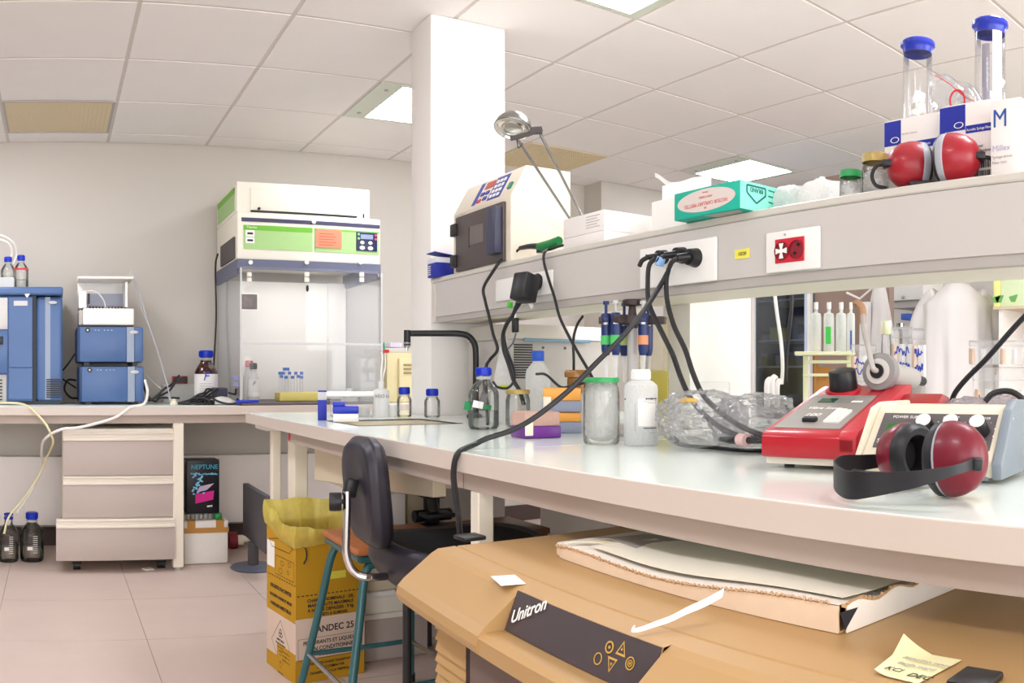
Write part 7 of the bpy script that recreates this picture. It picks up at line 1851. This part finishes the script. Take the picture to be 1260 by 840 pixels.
V = [W3(0, 0, .92), W3(0, .02, 1.1), W3(0, .05, 1.24), W3(0, lean, zN-.05), W3(0, lean+.03, zN+.03), W3(0, lean+.06, zN+.12),
     W3(-.11, lean-.01, zN-.06), W3(-.15, lean+.02, zN-.10), W3(-.19, .10, zN-.28), W3(-.14, .28, zN-.38), W3(-.10, .36, zN-.42),
     W3(.11, lean-.01, zN-.06), W3(.15, lean+.02, zN-.10), W3(.20, .10, zN-.27), W3(.22, .30, zN-.34), W3(.21, .38, zN-.36),
     W3(-.08, 0, .88), W3(-.09, .02, .48), W3(-.09, -.01, .08), W3(-.09, .12, .035), W3(.08, 0, .88), W3(.09, .02, .48), W3(.09, -.01, .08), W3(.09, .12, .035)]
E_ = [(0, 1), (1, 2), (2, 3), (3, 4), (4, 5), (3, 6), (6, 7), (7, 8), (8, 9), (9, 10), (3, 11), (11, 12), (12, 13), (13, 14), (14, 15), (0, 16), (16, 17), (17, 18), (18, 19), (0, 20), (20, 21), (21, 22), (22, 23)]
R_ = [(.12, .085), (.105, .07), (.105, .07), (.075, .05), .048, .045, .035, .034, .03, .028, .024, .035, .034, .03, .028, .024, .075, .055, .042, .035, .075, .055, .042, .035]
skin('body', V, E_, R_, m_skin)
# head with face and hair
hc = W3(0, lean+.10, zN+.21)
hd = MB().sphere(hc, .1, (.76, .92, 1.12), 24, (0, 0, -th(PX_)))
fdir = away
hd.sphere(hc+fdir*.095+upv*-.01, .016, (.8, 1.2, 1.3), 10)
for s_ in (-1, 1): hd.sphere(hc+rgt*.078*s_+upv*-.005, .026, (.4, .8, 1.1), 10, (0, 0, -th(PX_)))
hd.build('head', m_skin, t, angle=80)
for s_ in (-1, 1): MB().sphere(hc+rgt*.03*s_+fdir*.084+upv*.012, .010, (1, .6, .7), 8).build('eye', m_ink, t)
MB().boxc(hc+fdir*.088+upv*-.05, (.04, .006, .008), (0, 0, -th(PX_)), .002).build('mouth', mat('lips', '#a85f58', .5), t)
def hairf(u, v):
    a = 2*PI*u; b_ = PI*(.02+.62*v)
    x, y, z_ = math.cos(a)*math.sin(b_), math.sin(a)*math.sin(b_), math.cos(b_)
    k = 1.08+.02*math.sin(20*a)
    if y > .3: z_ = max(z_, .35)
    return hc+rgt*(x*.080*k)+away*(y*.095*k)+upv*(z_*.118*k)
MB().grid(hairf, 32, 14, closeu=True).build('hair', mat('hair_brown', '#3a2a20', .6, noise=.2, scale=60), t, angle=80)
# coat: body, sleeves, collar
def cbody(u, v):
    a = 2*PI*u; z_ = zN+.015-(zN-.52)*v
    sh = min(1, v/.10)
    w_ = .058+.118*sh+.045*max(0, v-.45); d_ = .06+.055*sh**.6+.04*max(0, v-.45)
    f_ = 1+(.06*math.sin(5*a+3*v)+.05*math.sin(9*a-4*v)+.03*math.sin(17*a+2*v))*min(1, v*2.5)
    return W3(w_*math.cos(a)*f_, lean*(1-v)*.9+d_*math.sin(a)*f_, z_)
MB().grid(cbody, 64, 28, closeu=True).build('lab_coat', m_coat, t, angle=80)
for s_, ch in ((-1, (W3(-.09, lean, zN-.05), W3(-.15, lean+.02, zN-.10), W3(-.195, .10, zN-.27), W3(-.145, .27, zN-.37), W3(-.12, .33, zN-.40))), (1, (W3(.09, lean, zN-.05), W3(.15, lean+.02, zN-.10), W3(.205, .10, zN-.26), W3(.222, .29, zN-.335), W3(.217, .34, zN-.35)))):
    MB().tube(ch, lambda k: .060-.012*k+.004*math.sin(22*k), seg=16, n=8).build('sleeve', m_coat, t, angle=80)
MB().tube([W3(.058*math.cos(a_), lean+.02+.05*math.sin(a_), zN+.022) for a_ in [k*2*PI/16 for k in range(17)]], .014, seg=10, n=2, flat=1.5).build('collar', m_coat, t, angle=80)
# hands: palm and five bent fingers each
for s_, wr, dv in ((-1, W3(-.10, .36, zN-.42), (.05, .9, -.3)), (1, W3(.21, .38, zN-.36), (-.05, .9, -.3))):
    d_ = (rgt*dv[0]+away*dv[1]+upv*dv[2]).normalized(); sd = d_.cross(upv).normalized(); pn_ = sd.cross(d_)
    vs = [wr, wr+d_*.05, wr+d_*.085]; ed = [(0, 1), (1, 2)]; ra = [.024, (.036, .016), (.036, .014)]
    for k, (o_, l_) in enumerate(((-.027, .07), (-.009, .08), (.009, .076), (.026, .06))):
        i = len(vs); vs += [wr+d_*.09+sd*o_, wr+d_*(.09+l_*.5)+sd*o_*1.05-pn_*.008, wr+d_*(.09+l_*.9)+sd*o_*1.05-pn_*.03]; ed += [(2, i), (i, i+1), (i+1, i+2)]; ra += [.0095, .0088, .0075]
    i = len(vs); tsd = sd*(-s_); vs += [wr+d_*.04+tsd*.035, wr+d_*.07+tsd*.055, wr+d_*.095+tsd*.06-pn_*.01]; ed += [(1, i), (i, i+1), (i+1, i+2)]; ra += [.0115, .0105, .009]
    skin('hand', vs, ed, ra, m_skin, 0, 1)
MB().box(-.001, .001, -.001, .001, 0, .001) if False else None
tr_ = MB()
for s_ in (-.09, .09): tr_.tube([W3(s_*.9, 0, .9), W3(s_, .02, .5), W3(s_, -.005, .10)], lambda k: .088-.028*k, seg=14, n=6)
tr_.build('trousers', mat('trousers_grey', '#4a4c58', .8), t, angle=80)
for s_ in (-.09, .09): MB().boxc(W3(s_, .06, .04), (.085, .25, .075), (0, 0, -th(PX_)), .03, 3).build('shoe', m_black, t)

# ------------------------------------------------------------------ far half of the island bench
RT = 2.45
# pale rack with pipettes / serological bottles
pA = pr(1008, RT)
t = thing('pale_rack', 'pale yellow stand holding translucent bottles on the far side of the island bench', 'rack', (pA.x, pA.y, ZB), -th(1008))
kk = RT/FP
m_pr = mat('rack_pale_yellow', '#f0efc8', .5, noise=.03)
zq_ = lambda py: zz(py, RT)-ZB
MB().box(-30*kk, 44*kk, -.03, .05, zq_(437), zq_(432.5), .002).build('top_plate', m_pr, t, world=False)
MB().box(-17*kk, 40*kk, -.02, .04, zq_(447), zq_(443), .002).build('middle_plate', m_pr, t, world=False)
MB().box(-20*kk, 36*kk, -.025, .045, zq_(463), zq_(459.5), .002).build('lower_plate', m_pr, t, world=False)
for u in (-16, 38): MB().box((u-4)*kk, (u+2)*kk, 0, .02, .0005, zq_(437), .002).build('upright', m_pr, t, world=False)
MB().box(-22*kk, 44*kk, -.04, .06, .0, .012, .002).build('base_plate', m_pr, t, world=False)
m_tr = clear('bottle_haze', '#f2f6f2', .05, .4, .2, .5, .97)
brt = [(-4, 374, 386, 'first translucent bottle from the left in the pale yellow stand'), (12, 384, 386, 'translucent bottle with green label in the pale yellow stand'), (27, 384, 387, 'third translucent bottle in the pale yellow stand, next to the green labelled one'), (39, 372, 380, 'white tube with blue scale at the right of the pale yellow stand')]
for k, (u, a_, b_, lb_) in enumerate(brt):
    p = pA+Vector(dirs(1008)[0].xy)*u*kk
    bt_ = thing('rack_bottle', lb_, 'bottle', (p.x, p.y, ZB+zq_(432.5)+.0005), -th(1008), 'bottles in the pale stand')
    h_ = zq_(386)-zq_(432.5); R = 6.5*kk if k < 3 else 5*kk
    MB().lathe([(0, .0), (R, .0), (R, h_*.9), (R*.9, h_), (R*.35, h_*1.03), (R*.33, h_*1.28), (0, h_*1.28)], cap=False).build('bottle_body', m_tr, bt_, world=False)
    MB().cyl((0, 0, h_*1.12), (0, 0, h_*1.3), R*.42, seg=12).build('bottle_cap', m_white, bt_, world=False)
    if k == 1: MB().boxc((-.002, -R*1.0, h_*.42), (R*1.0, .002, h_*.46)).build('green_label', mat('label_green', '#3fbf4a', .6), bt_, world=False)
    if k == 3: MB().boxc((0, -R*1.0, h_*.3), (R*.4, .002, h_*.5)).build('blue_scale', m_blueink, bt_, world=False)
for u, h0, c_ in ((-10, 0, '#c98a4a'), (2, 0, '#c9824a')):
    p = pA+Vector(dirs(1008)[0].xy)*(u)*kk
    tag(rebase(MB().boxc((p.x+.06, p.y+.03, ZB+zq_(405 if u < 0 else 447)/2), (.05 if u > 0 else .012, .012, zq_(405 if u < 0 else 447)-.02), (0, 0, -th(1008))).build('orange_board', mat('orange_board', c_, .6, noise=.1)), (p.x+.06, p.y+.03, ZB)), ('thin orange strip standing behind the pale yellow stand', 'orange brown block low behind the pale yellow stand')[u > 0], 'board')
# clear written boxes
def written(px0, px1, py0, py1, r_, label, ink, name='sample_box', z=ZB, wr=2):
    a = pr((px0+px1)/2, r_); kk = r_/FP; w_ = (px1-px0)*kk; z1 = zz(py0, r_); z0_ = zz(py1, r_) if py1 else z
    t = thing(name, label, 'box', (a.x, a.y, z0_), -th((px0+px1)/2), 'clear written sample boxes')
    MB().box(-w_/2, w_/2, 0, .10, .0005, z1-z0_-.0, .003).build('box_shell', m_film, t, world=False)
    MB().box(-w_/2-.002, w_/2+.002, -.002, .102, (z1-z0_)*.82, (z1-z0_)+.001, .002).build('box_lid', m_film, t, world=False)
    random.seed(int(px0))
    for q_ in range(wr):
        sc_ = MB(); y_ = (z1-z0_)*(.55-.28*q_)
        pts = [(-w_*.38+w_*.76*k/16, -.0025, y_+random.uniform(-1, 1)*(z1-z0_)*.09) for k in range(17)]
        sc_.tube(pts, .0016, seg=5, n=3); sc_.build('scribble', ink if q_ == 0 else m_blueink, t, world=False)
    n_ = max(3, int(w_/.022))
    for k in range(n_):
        MB().cyl((-w_*.42+w_*.84*k/(n_-1), .05, .003), (-w_*.42+w_*.84*k/(n_-1), .05, (z1-z0_)*.7), .008, seg=8).build('sample_tube', m_milky if k % 3 else mat('tube_peach', '#eac9b0', .5), t, world=False)
    return t
m_redi = mat('red_brown_ink', '#b4543c', .7)
written(1048, 1078, 424, 470, 2.25, 'clear box with blue scribbles behind the probe cable', m_blueink)
written(1098, 1122, 402, 470, 2.3, 'clear box with dense blue writing left of the person', m_blueink, wr=3)
written(1124, 1137, 404, 470, 2.3, 'narrow clear box with blue writing nearest the person', m_blueink)
written(1197, 1262, 452, None, 2.05, 'lower clear sample box with blue and red writing at the right', m_redi, wr=3)
written(1193, 1228, 419, 449, 2.05, 'upper clear box with grey tubes at the right, on the written one', m_grey, wr=0)
written(1231, 1266, 419, 449, 2.05, 'upper clear box at the right photo edge beside another', m_grey, wr=0)
a, R, Hh = at_r(1084, 1097, 395, ZB, 2.35)
lid_jar(a, R, Hh, 'small jar with pale yellow lid behind the grey probe', m_pr, m_ice, lidh=.12)
# cords hanging from the shelf underside
cable([px3(953, 360, x=1.9), px3(956, 385, x=1.9), px3(961, 420, x=1.9), px3(963, 450, x=1.88), px3(962, 472, x=1.86)], .0055, 'white cord hanging under the shelf before the fridge', m_white)
cable([px3(974, 357, x=1.95), px3(974, 380, x=1.95), px3(970, 415, x=1.95), px3(967, 445, x=1.95), px3(966, 470, x=1.95)], .006, 'black cord hanging under the shelf before the fridge')
